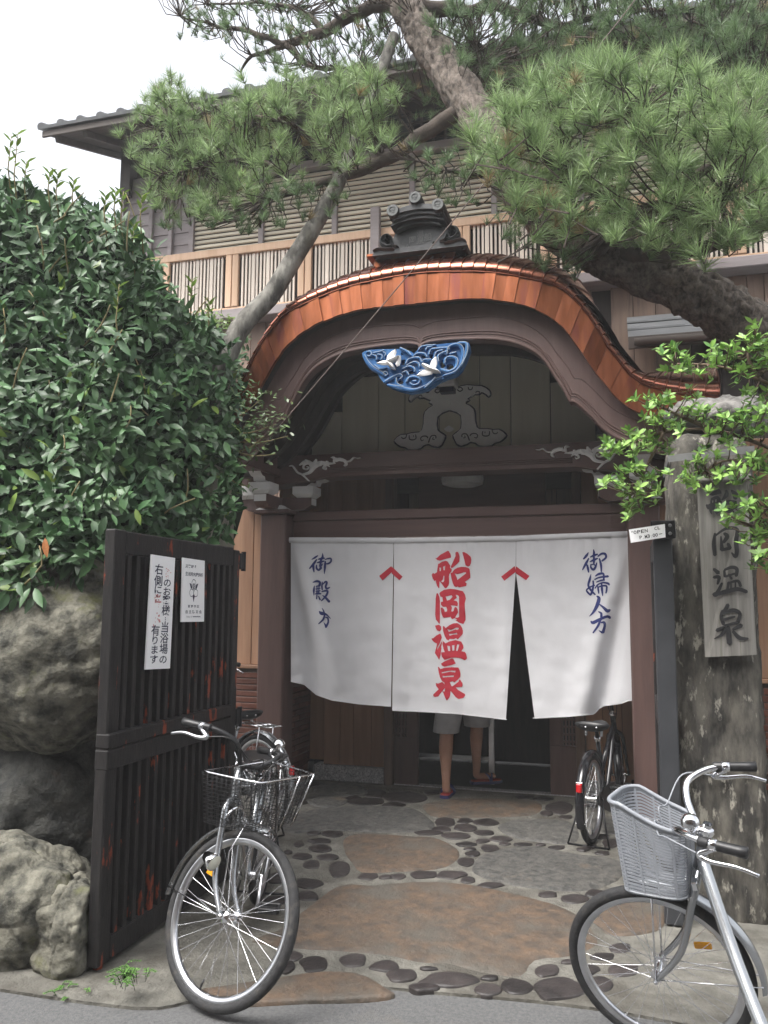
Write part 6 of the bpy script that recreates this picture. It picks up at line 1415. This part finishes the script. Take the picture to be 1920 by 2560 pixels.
# fern at the gate foot
for (x, y, n_, h, lb) in ((318, 2462, 20, .085, 'small bright fern tuft growing at the foot of the black gate'), (172, 2500, 10, .07, 'tiny green weed sprouting from the rock beside the road')):
    g = at(x, y, Z=.0) if h > .1 else at(x, y, Y=2.93); fr = []; o = thing('fern_tuft', lb, 'fern', g, group='small weeds by the gate'); rr = random.Random(x)
    mb = MB()
    for k in range(n_):
        a = rr.uniform(-2.6, .6); l = h*rr.uniform(.6, 1.1); sp_ = Vector((math.cos(a), math.sin(a), 0)); b0 = g+Vector((rr.gauss(0, .03), rr.gauss(0, .03), 0))
        c = [b0, b0+sp_*l*.35+Vector((0, 0, l*.75)), b0+sp_*l*.85+Vector((0, 0, l*.8))]; q = [Vector(p) for p in catmull([tuple(p) for p in c], 5)]
        mb.tube(q, .0012, 3)
        for i in range(2, len(q)):
            for sg in (-1, 1): d = (q[i]-q[i-1]).cross(Vector((0, 0, 1))).normalized()*sg+(q[i]-q[i-1]).normalized()*.6; fr.append(orient(q[i], d, (0, -.3, 1), .018*(1-.05*i)))
    mb.build('stalks', FERN, o, kind='stuff'); scatter('fronds', LG2, fr, FERN, o)
# thin cable slung across the entrance
wp = [(596,1184,4.5),(715,1047,4.6),(907,822,4.75),(1060,640,4.85),(1180,495,4.95),(1365,278,5.1),(1538,64,5.25),(1610,-30,5.3)]
mb = MB(); mb.tube([at(x, y, Y=y_) for x, y, y_ in wp], .0035, 6, smooth=3); tag(mb.build('cable', mat('brown_cable', (.09, .06, .05), rough=.6), None, smooth=True), 'thin brown cable slung diagonally across the front of the copper roof', 'cable')

# ================================================================== BICYCLES
def bicycle(name, label, loc, heading, steer, R_=.335, frame_m=SILVER, basket='wire', bar_m=CHROME, stand=True, rack=True, wb=1.10, fender_m=SILVER, style='city', lean=0, lamp=True, group=None, saddle_z=.80, bar_z=1.02, hub_at=None, span=.25, sweep=.16, bfwd=.03, bwide=1.0):
    Mw = Matrix.Translation(Vector(loc)) @ Matrix.Rotation(heading, 4, 'Z') @ Matrix.Rotation(lean, 4, 'X')
    rh = Vector((-wb/2, 0, R_)); fh = Vector((wb/2, 0, R_))
    ha = R(68); ax = Vector((-math.cos(ha), 0, math.sin(ha))); pp_ = Vector((math.sin(ha), 0, math.cos(ha))); off = .06
    A0 = fh-pp_*off
    axis_at = lambda z: A0+ax*((z-A0.z)/ax.z)
    S = Matrix.Translation(A0) @ Matrix.Rotation(steer, 4, ax) @ Matrix.Translation(-A0)
    if hub_at is not None:   # stand the bicycle so that its turned front hub is over this spot
        h_ = Matrix.Rotation(heading, 3, 'Z') @ (S @ fh); loc = (hub_at[0]-h_.x, hub_at[1]-h_.y, loc[2])
        Mw = Matrix.Translation(Vector(loc)) @ Matrix.Rotation(heading, 4, 'Z') @ Matrix.Rotation(lean, 4, 'X')
    T = thing(name, label, 'bicycle', M=Mw, group='parked bicycles')
    up_l = S.to_3x3().inverted() @ Vector((0, 0, 1)); up_l = (up_l*.95+Vector((0, 0, .05))).normalized(); fwd_l = (Vector((1, 0, 0))-up_l*up_l.x).normalized(); lef_l = up_l.cross(fwd_l)
    lev = lambda p, o: o+fwd_l*(p.x-o.x)+lef_l*(p.y-o.y)+up_l*(p.z-o.z)      # baskets hang level
    def put(mb, nm, m, par, st=False, smooth=True):
        if st: mb.xf(S)
        o = mb.build(nm, m, par, smooth=smooth, local=True); return o
    def wheel(h, nm, st):
        tr_ = .020
        mb = MB(); prof = [(R_-tr_+tr_*math.cos(a), tr_*math.sin(a)) for a in [2*math.pi*i/12 for i in range(13)]]
        mb.lathe(prof, h, axis=(0, 1, 0), n=64); w = put(mb, nm, TYRE, T, st)
        ri = R_-2*tr_+.004
        mb = MB(); mb.lathe([(ri+.002, -.014), (ri-.002, -.015), (ri-.018, -.010), (ri-.022, 0), (ri-.018, .010), (ri-.002, .015), (ri+.002, .014)], h, axis=(0, 1, 0), n=64); put(mb, 'rim', ALU, w, st)
        mb = MB(); mb.lathe([(.001, -.062), (.007, -.062), (.007, -.045), (.022, -.036), (.022, -.030), (.013, -.026), (.013, .026), (.022, .030), (.022, .036), (.007, .045), (.007, .062), (.001, .062)], h, axis=(0, 1, 0), n=20); put(mb, 'hub', CHROME, w, st, 40)
        mb = MB(); ns = 36
        for i in range(ns):
            a = 2*math.pi*i/ns; sd = .033 if i % 2 else -.033; b = a+(.75 if (i//2) % 2 else -.75)
            p0 = h+Vector((math.cos(b)*.019, sd, math.sin(b)*.019)); p1 = h+Vector((math.cos(a)*(ri-.018), 0, math.sin(a)*(ri-.018))); mb.tube([p0, p1], .0011, 4, caps=False)
        put(mb, 'spokes', CHROME, w, st)
        mb = MB(); mb.tube([h+Vector((0, 0, -(ri-.02))), h+Vector((0, 0, -(ri-.055)))], .004, 6); put(mb, 'valve', BLKPL, w, st)
        return w
    rw = wheel(rh, 'wheel', False); fw_ = wheel(fh, 'wheel', True)
    def fender(h, a0, a1, st, m):
        mb = MB(); n = 24; vs = []
        for i in range(n+1):
            a = a0+(a1-a0)*i/n
            for (dr, y) in ((.008, -.027), (.020, -.018), (.025, 0), (.020, .018), (.008, .027)): rr_ = R_+dr+.006; vs.append(h+Vector((math.cos(a)*rr_, y, math.sin(a)*rr_)))
        mb.add(vs, [(i*5+j, i*5+j+1, (i+1)*5+j+1, (i+1)*5+j) for i in range(n) for j in range(4)]); f = put(mb, 'mudguard', m, T, st)
        mb = MB(); a = a1 if a1 > 2 else a0
        for sg in (-1, 1): mb.tube([h+Vector((0, sg*.055, 0)), h+Vector((math.cos(a*.97)*(R_+.02), sg*.026, math.sin(a*.97)*(R_+.02)))], .0022, 5)
        put(mb, 'stay', CHROME, f, st); return f
    fender(fh, R(86), R(190), True, fender_m); fender(rh, R(20), R(205), False, fender_m)
    # fork
    cr = axis_at(R_*2+.045)
    mb = MB()
    for sg in (-1, 1): mb.tube([cr+ax*.02+Vector((0, sg*.012, 0)), cr+Vector((0, sg*.045, 0))-ax*.012, cr+Vector((0, sg*.052, 0))-ax*.08, A0+ax*.14+Vector((0, sg*.056, 0))+pp_*.004, fh+Vector((0, sg*.058, 0))], [.013, .014, .0135, .0115, .009], 10, smooth=5)
    put(mb, 'fork', frame_m, T, True)
    for sg in (-1, 1):
        mb = MB(); mb.lathe([(.001, 0), (.010, 0), (.010, .008), (.005, .010), (.005, .016), (.001, .016)], fh+Vector((0, sg*.058, 0)), axis=(0, sg, 0), n=6); put(mb, 'axle_nut', CHROME, T, True, False)
    # brake caliper
    mb = MB(); c0 = cr-ax*.02+pp_*.03
    mb.tube([c0+Vector((0, -.045, -.07)), c0+Vector((0, -.045, -.02)), c0+Vector((0, 0, .01)), c0+Vector((0, .045, -.02)), c0+Vector((0, .045, -.07))], .006, 6, smooth=3); put(mb, 'brake_caliper', CHROME, T, True)
    # frame
    ht0, ht1 = cr+ax*.025, cr+ax*.025+ax*.13
    bb_ = Vector((-wb*.11, 0, R_*.82)); st_top = bb_+Vector((-.155, 0, .40))
    mb = MB(); mb.tube([ht0, ht1], .019, 14); put(mb, 'head_tube', frame_m, T)
    mb = MB(); mb.tube([ht0.lerp(ht1, .3), ht0.lerp(bb_, .35)+Vector((-.03, 0, -.06)), ht0.lerp(bb_, .7)+Vector((-.03, 0, -.08)), bb_], .0195 if style == 'city' else .017, 12, smooth=6); put(mb, 'down_tube', frame_m, T)
    if style == 'mini': mb = MB(); mb.tube([ht0.lerp(ht1, .5), bb_.lerp(st_top, .45)], .017, 12); put(mb, 'top_tube', frame_m, T)
    mb = MB(); mb.tube([bb_, st_top], .0155, 12); put(mb, 'seat_tube', frame_m, T)
    mb = MB()
    for sg in (-1, 1): mb.tube([bb_+Vector((-.02, sg*.02, 0)), bb_.lerp(rh, .5)+Vector((0, sg*.045, 0)), rh+Vector((0, sg*.06, 0))], .009, 8, smooth=4)
    put(mb, 'chain_stay', frame_m, T)
    mb = MB()
    for sg in (-1, 1): mb.tube([bb_.lerp(st_top, .72)+Vector((0, sg*.014, 0)), bb_.lerp(st_top, .72).lerp(rh, .4)+Vector((0, sg*.042, 0)), rh+Vector((0, sg*.06, 0))], .007, 8, smooth=4)
    put(mb, 'seat_stay', frame_m, T)
    mb = MB(); mb.lathe([(.001, -.04), (.021, -.04), (.021, .04), (.001, .04)], bb_, axis=(0, 1, 0), n=14); put(mb, 'bottom_bracket', frame_m, T, False, 40)
    # cranks, pedals, chain guard
    ca_ = R(-35)
    for sg, aa in ((1, ca_), (-1, ca_+math.pi)):
        e = bb_+Vector((math.cos(aa)*.16, sg*.075, math.sin(aa)*.16)); mb = MB(); mb.tube([bb_+Vector((0, sg*.05, 0)), bb_+Vector((0, sg*.072, 0)), e], [.009, .010, .008], 8); c = put(mb, 'crank', ALU, T)
        mb = MB()
        for k in (-1, 1): mb.box(e+Vector((k*.036, sg*.055, 0)), (.016, .09, .024), bev=.003)
        mb.box(e+Vector((0, sg*.012, 0)), (.075, .012, .02)); mb.box(e+Vector((0, sg*.098, 0)), (.075, .012, .02)); mb.tube([e, e+Vector((0, sg*.10, 0))], .007, 6); put(mb, 'pedal', BLKPL, c, False, False)
    mb = MB(); pr_g = [(bb_.x+.10, bb_.z+.0), (bb_.x+.07, bb_.z+.075), (bb_.x, bb_.z+.10), (rh.x, rh.z+.045), (rh.x-.04, rh.z), (rh.x, rh.z-.04), (bb_.x, bb_.z-.10), (bb_.x+.07, bb_.z-.075)]
    mb.prism([catmull(pr_g, 3, True)], lambda u, v, d: (u, -.062+d, v), depth=.012); put(mb, 'chain_guard', frame_m if style == 'city' else BLKPL, T, False, 40)
    # saddle
    sp = st_top+(st_top-bb_).normalized()*(saddle_z-.06-st_top.z)/((st_top-bb_).normalized().z)
    mb = MB(); mb.tube([st_top-(st_top-bb_).normalized()*.03, sp], .0125, 10); put(mb, 'seat_post', CHROME if style == 'city' else BLKPL, T)
    mb = MB(); mb.lathe([(.020, -.015), (.022, -.015), (.022, .015), (.020, .015)], st_top, axis=tuple((st_top-bb_).normalized()), n=12); put(mb, 'seat_clamp', CHROME, T)
    sc_ = sp+Vector((.0, 0, .03)); mb = MB(); n = 12; vs = []
    for i in range(13):
        t = i/12; x = -.13+.27*t; hw = .10*(1-t)**.55*(.6+.4*min(1, t*8+.35))+.020; hh = .045*(1-.55*t); zc = .0+.02*math.cos(t*5)*.5-.005
        if i == 0: hw *= .75; hh *= .6
        if i == 12: hw *= .55; hh *= .6
        for j in range(n): a = 2*math.pi*j/n; vs.append(sc_+Vector((x, math.cos(a)*hw, zc+(math.sin(a)*hh*.45 if math.sin(a) > 0 else math.sin(a)*hh*1.1))))
    mb.add(vs, [(i*n+j, i*n+(j+1) % n, (i+1)*n+(j+1) % n, (i+1)*n+j) for i in range(12) for j in range(n)]+[tuple(range(n-1, -1, -1)), tuple(12*n+j for j in range(n))]); sad = put(mb, 'saddle', BLKPL, T)
    for sg in (-1, 1):
        mb = MB(); mb.lathe([(.001, -.012), (.006, -.010), (.008, 0)], sc_+Vector((-.128, sg*.035, -.012)), axis=(1, 0, 0), n=10); put(mb, 'rivet', CHROME, sad)
        mb = MB(); mb.lathe([(.018*.6, z_) for z_ in [.012*k for k in range(5)]], sc_+Vector((-.07, sg*.05, -.075)), axis=(0, 0, 1), n=10); put(mb, 'saddle_spring', CHROME, sad)
    # stem and bars
    hb = axis_at(bar_z-.08); mb = MB(); mb.tube([ht1-ax*.01, hb, hb+ax*.02+pp_*.03], [.0125, .0125, .013], 10, smooth=3); put(mb, 'stem', bar_m if style != 'black' else BLKPL, T, True)
    mb = MB(); mb.lathe([(.001, -.004), (.024, -.004), (.026, .004), (.022, .014), (.014, .018), (.014, .03)], ht1, axis=tuple(ax), n=18); put(mb, 'headset', CHROME, T, True, 40)
    hc = hb+ax*.02+pp_*.03
    pts = []
    HB = [(.0, .0, 0), (.0, span*.3, .01), (-.01, span*.6, .02), (-.02, span*.9, .02), (-.02, span, .02)] if style == 'mini' else [(.0, .0, 0), (.012, .05, .005), (.03, .10, .045), (.025, .15, .08), (-.03, span*.82, .09), (-.03-(sweep-.03)*.45, span*.94, .082), (-sweep, span, .07)]
    left = [hc+Vector((x, y, z)) for x, y, z in HB]; rightp = [hc+Vector((x, -y, z)) for x, y, z in HB]
    mb = MB(); mb.tube(rightp[::-1]+left[1:], .0112, 10, smooth=5); bar = put(mb, 'handlebar', bar_m, T, True)
    for sg, L_ in ((1, left), (-1, rightp)):
        d = (L_[-1]-L_[-2]).normalized(); mb = MB(); g0 = L_[-1]-d*(.115 if style != 'mini' else .1); mb.tube([g0, g0+d*.004, g0+d*.055, g0+d*.11, g0+d*.135, g0+d*.138], [.0135, .0165, .0155, .0165, .0175, .012], 12); put(mb, 'grip', BLKPL, bar, True)
        # brake lever
        cl = L_[-2]-d*.0; mb = MB(); dn = Vector((0, 0, -1)); mb.lathe([(.013, -.012), (.017, -.012), (.017, .012), (.013, .012)], cl, axis=tuple(d), n=12)
        o1 = cl+Vector((.045, sg*.0, -.03)); mb.tube([cl+dn*.012, o1, o1+Vector((-.03, sg*.012, -.015)), o1+Vector((-.10, sg*.028, -.022)), o1+Vector((-.155, sg*.035, -.045))], [.009, .011, .008, .0065, .006], 8, smooth=4); lv = put(mb, 'brake_lever', CHROME if bar_m is CHROME else ALU, bar, True)
        mb = MB(); mb.tube([o1, o1+Vector((.09, -sg*.04, .03)), o1+Vector((.14, -sg*.14, -.02)), cr+Vector((.08, sg*.03, .20)), cr+Vector((.05, 0, .03))], .0026, 6, smooth=6); put(mb, 'brake_cable', GREYPL if bar_m is CHROME else BLKPL, bar, True)
    be = left[-3]+Vector((.0, -.02, .02)); mb = MB(); mb.lathe([(.001, .030), (.010, .029), (.021, .022), (.027, .010), (.028, 0), (.022, 0), (.010, -.004), (.010, -.016), (.001, -.016)], be+Vector((0, 0, .01)), n=20); put(mb, 'bell', CHROME, bar, True, 50)
    # basket, carried in front of the steering head
    if basket:
        b0 = cr-ax*.07+pp_*.034+Vector((bfwd, 0, 0))
        fx, up_ = Vector((1, 0, 0)), Vector((0, 0, 1))
        if basket == 'wire':
            D0, D1, W0, W1, H = .215, .255, .32*bwide, .365*bwide, .21
            def bk(u, v, t):      # u -1..1 across, v 0..1 forward, t 0..1 up
                d = D0+(D1-D0)*t; w = (W0+(W1-W0)*t)/2; rnd_ = 1-.18*v*v
                return lev(b0+Vector((d*v+.03*t*(v-.2), w*u*rnd_, H*t+.015*(1-t))), b0)
            def rimpts(t, n=8): return [bk(-1, 0, t)]+[bk(-1, i/n, t) for i in range(1, n)]+[bk(-1+2*i/n, 1, t) for i in range(n+1)]+[bk(1, 1-i/n, t) for i in range(1, n)]+[bk(1, 0, t)]
            mb = MB()
            for t in [k/13 for k in range(13)]: mb.tube(rimpts(t)+[bk(.5, 0, t), bk(-.5, 0, t)], .0011, 4, closed=True)
            for k in range(15):
                s_ = -1+2*k/14
                mb.tube([bk(s_, 1, t) for t in (0, .5, 1)], .0011, 4); mb.tube([bk(s_, 0, t) for t in (0, .5, 1)], .0011, 4); mb.tube([bk(s_, v, .0) for v in (0, .5, 1)], .0011, 4)
            for k in range(1, 11):
                for sg in (-1, 1): mb.tube([bk(sg, k/11, t) for t in (0, .5, 1)], .0011, 4)
                mb.tube([bk(s_, k/11, 0) for s_ in (-1, 0, 1)], .0011, 4)
            bkt = put(mb, 'basket', WIREBLK, T, True)
            mb = MB(); mb.tube(rimpts(1.0), .0042, 8, closed=True); put(mb, 'basket_rim', CHROME, bkt, True)
            mb = MB()
            for s_ in (.42, .98): mb.tube([bk(s_, 1.02, 1.0), bk(s_*.95, 1.03, .5), bk(s_*.9, 1.0, -.08)], .0032, 6)
            put(mb, 'basket_stay', CHROME, bkt, True)
            mb = MB()
            for sg in (-1, 1): mb.tube([bk(sg*.3, .55, -.02), b0+Vector((.10, sg*.06, -.10)), fh+Vector((0, sg*.066, 0))], .003, 6)
            put(mb, 'basket_strut', CHROME, bkt, True)
        else:
            # moulded plastic basket: ring of slatted walls
            D0, D1, W0, W1 = .195, .232, .235, .285
            def rim_h(v): return .34-.13*max(0, min(1, (v-.0)/.55))**1.2 if True else .3
            n = 56; loops = []
            def sup(i, t, ex=0):
                a = 2*math.pi*i/n; ca, sa = math.cos(a), math.sin(a); k = (abs(ca)**4.5+abs(sa)**4.5)**(-1/4.5)
                d = (D0+(D1-D0)*t)/2+ex; w = (W0+(W1-W0)*t)/2+ex
                return Vector((d*ca*k, w*sa*k, 0))
            cx0 = b0+Vector((.115, 0, -.01))
            def wall(i, t, ex=0):
                a = 2*math.pi*i/n; fwd = (1+math.cos(a))/2
                h = .285-.085*(max(0, (.75-fwd)/.75))**.8
                p = sup(i, t, ex); return lev(cx0+Vector((p.x+.02*t, p.y, h*t)), b0)
            mb = MB(); rows = 24
            for r_ in range(rows):
                t0, t1 = (r_+.05)/rows*.93+.02, (r_+.66)/rows*.93+.02
                vs = []
                for i in range(n): vs += [wall(i, t0), wall(i, t1), wall(i, t1, .0035), wall(i, t0, .0035)]
                mb.add(vs, [(4*i+j, 4*((i+1) % n)+j, 4*((i+1) % n)+(j+1) % 4, 4*i+(j+1) % 4) for i in range(n) for j in range(4)])
            for i in range(0, n, 4):
                vs = []
                for t in [k/10 for k in range(11)]:
                    for di in (-.22, .22):
                        vs += [wall(i+di, t*.97+.01, -.001), wall(i+di, t*.97+.01, .0045)]
                mb.add(vs, [(4*k+a_, 4*k+b_, 4*k+4+b_, 4*k+4+a_) for k in range(10) for a_, b_ in ((0, 1), (1, 3), (3, 2), (2, 0))])
            vs = [wall(i, .0) for i in range(n)]; mb.add(vs, [tuple(range(n))]); vs = [wall(i, .0)-Vector((0, 0, .004)) for i in range(n)]; mb.add(vs, [tuple(range(n-1, -1, -1))])
            bkt = put(mb, 'basket', GREYPL, T, True, False)
            mb = MB()
            for t, hgt in ((1.0, .0), ): 
                mb.tube([wall(i, .985, .003) for i in range(n)], .0075, 8, closed=True)
            vs = []
            for i in range(n): vs += [wall(i, .93), wall(i, 1.0), wall(i, 1.0, .004), wall(i, .93, .004)]
            mb.add(vs, [(4*i+j, 4*((i+1) % n)+j, 4*((i+1) % n)+(j+1) % 4, 4*i+(j+1) % 4) for i in range(n) for j in range(4)])
            put(mb, 'basket_rim', GREYPL, bkt, True)
            vs = []; mb = MB()
            for i in range(n): vs += [wall(i, .0), wall(i, .03), wall(i, .03, .004), wall(i, .0, .004)]
            mb.add(vs, [(4*i+j, 4*((i+1) % n)+j, 4*((i+1) % n)+(j+1) % 4, 4*i+(j+1) % 4) for i in range(n) for j in range(4)]); put(mb, 'basket_base', GREYPL, bkt, True)
            mb = MB()
            for sg in (-1, 1): mb.tube([lev(cx0+Vector((.02, sg*.05, 0)), b0), fh+Vector((.0, sg*.066, 0))], .0035, 6)
            put(mb, 'basket_strut', CHROME, bkt, True)
            mb = MB(); mb.box(b0+Vector((-.01, 0, .05)), (.02, .14, .03), bev=.003); put(mb, 'basket_bracket', CHROME, bkt, True, False)
    # rack
    if rack:
        mb = MB(); rz = R_*2+.06
        for yy in (-.055, -.02, .02, .055): mb.tube([Vector((rh.x+.17, yy, rz)), Vector((rh.x-.15, yy, rz))], .004, 6)
        for xx in (-.15, 0, .17): mb.tube([Vector((rh.x+xx, -.06, rz)), Vector((rh.x+xx, .06, rz))], .004, 6)
        for sg in (-1, 1): mb.tube([Vector((rh.x-.06, sg*.055, rz)), rh+Vector((0, sg*.065, 0))], .004, 6)
        put(mb, 'rear_rack', CHROME, T)
    if stand:
        mb = MB()
        for sg in (-1, 1): mb.tube([rh+Vector((0, sg*.068, 0)), rh+Vector((-.06, sg*.10, -R_*.55)), Vector((rh.x-.10, sg*.13, .008))], .006, 8)
        mb.tube([Vector((rh.x-.10, -.13, .008)), Vector((rh.x-.10, .13, .008))], .006, 8); put(mb, 'kickstand', IRON, T)
    rp = rh+Vector((math.cos(R(158))*(R_+.042), 0, math.sin(R(158))*(R_+.042)))
    mb = MB(); mb.box(rp, (.018, .034, .055), bev=.006); re = put(mb, 'reflector', REDLENS, T, False, False)
    mb = MB(); mb.box(rp+Vector((.011, 0, 0)), (.006, .042, .066), bev=.002); put(mb, 'reflector_mount', CHROME, re, False, False)
    mb = MB(); mb.box(fh+Vector((math.cos(R(150))*R_*.62, .0, math.sin(R(150))*R_*.62)), (.055, .012, .022), bev=.003); put(mb, 'spoke_reflector', AMBER, T, True, False)
    if lamp:
        lc = cr+Vector((.10, -.085, -.21)); mb = MB(); mb.lathe([(.001, -.06), (.018, -.055), (.030, -.02), (.034, 0), (.031, .004)], lc, axis=(1, 0, -.15), n=18); la = put(mb, 'head_lamp', CHROME, T, True)
        mb = MB(); mb.lathe([(.031, .002), (.02, .010), (.001, .013)], lc, axis=(1, 0, -.15), n=18); put(mb, 'lamp_glass', LENS, la, True)
        mb = MB(); mb.tube([lc+Vector((-.02, .01, 0)), cr+Vector((.0, -.055, -.20))], .006, 6); put(mb, 'lamp_bracket', BLKPL, la, True)
    return T
# silver bicycle by the black gate, front wheel turned
hL = at(565, 2291, Z=.32)
bicycle('bicycle', 'silver city bicycle with a black wire basket parked against the black gate', (0, 0, .012), R(-75), R(60), R_=.318, hub_at=(hL.x, hL.y), basket='wire', bar_m=BLKPL, bar_z=.885, saddle_z=.78, bfwd=-.03, lean=R(-3))
# second one behind it, seen from the back
rS = (-2.33, 5.12); hS = R(150)
bicycle('bicycle', 'silver bicycle standing behind the wire basket bicycle beside the brick wall', (rS[0]+.55*math.cos(hS), rS[1]+.55*math.sin(hS), .012), hS, R(8), R_=.325, basket='wire', bar_m=CHROME, lamp=False)
# grey plastic basket
hR = at(1647, 2414, Z=.305)
bicycle('bicycle', 'silver bicycle with a grey plastic basket beside the granite pillar', (0, 0, 0), R(116), R(55), R_=.305, hub_at=(hR.x, hR.y), basket='plastic', bar_m=CHROME, lamp=False, bar_z=.865, bfwd=-.045)
# small black bicycle by the porch column
rB = at(1500, 2130, Z=0); hdB = R(78)
bicycle('bicycle', 'small black bicycle with a red rear reflector beside the porch column', (rB.x-.05+.44*math.cos(hdB), rB.y+.44*math.sin(hdB)+.13, .012), hdB, R(12), R_=.275, frame_m=BLKPAINT, basket=None, bar_m=BLKPL, fender_m=BLKPAINT, wb=.88, span=.13, style='mini', rack=False, saddle_z=.76, bar_z=.93, stand=True, lamp=False)

# ================================================================== HOUSES ACROSS THE STREET (behind the viewpoint: they shade it)
for k, (x0, x1, h, m, lb) in enumerate(((-15, -6.2, 6.6, PLASTER, 'beige plaster house with a tiled roof across the street'), (-6.0, 3.4, 7.2, CEDARD, 'dark cedar boarded house with a tiled roof across the street'), (3.6, 13, 6.3, GREYBOARD, 'grey weatherboarded house with a tiled roof across the street'))):
    y0 = -3.4; o = thing('street_house', lb, 'house', ((x0+x1)/2, y0, 0), group='houses across the street')
    MB().bb(x0, x1, y0-7, y0, 0, h).build('wall', m, o)
    mb = MB(); mb.prism([[(y0+.7, h-.25), (y0-3.5, h+1.6), (y0-7.7, h-.25), (y0-7.7, h-.4), (y0-3.5, h+1.42), (y0+.7, h-.4)]], lambda u, v, d: (x0-.08+d, u, v), depth=x1-x0+.16); mb.build('roof', ROOFTILE, o)
    for j in range(4):
        xx = x0+.9+j*(x1-x0-1.8)/3.4
        for z0, z1 in ((.9, 2.3), (3.9, 5.2)):
            w = MB().bb(xx, xx+1.3, y0+.005, y0+.06, z0, z1, bev=.01).build('window', DARKWOOD, o); MB().bb(xx+.08, xx+1.22, y0+.061, y0+.07, z0+.08, z1-.08).build('pane', GLASSD, w)
    MB().bb(x1-1.5, x1-.6, y0+.005, y0+.07, 0, 2.1, bev=.01).build('door', EAVE, o)

# ================================================================== ADDED HAZE (lifts the blacks like a lens veil)
hz_ = MB().bb(-62, 62, -22, 82, -1.2, 10.8).build('haze', mat('veil_haze', (1, 1, 1)), None, kind='stuff')
hm = MATS['veil_haze']; hm.node_tree.nodes.clear()
ho = hm.node_tree.nodes.new('ShaderNodeOutputMaterial'); pv = hm.node_tree.nodes.new('ShaderNodeVolumePrincipled')
pv.inputs['Color'].default_value = (.95, .96, .97, 1); pv.inputs['Density'].default_value = .0040; pv.inputs['Anisotropy'].default_value = .0
hm.node_tree.links.new(pv.outputs[0], ho.inputs['Volume'])
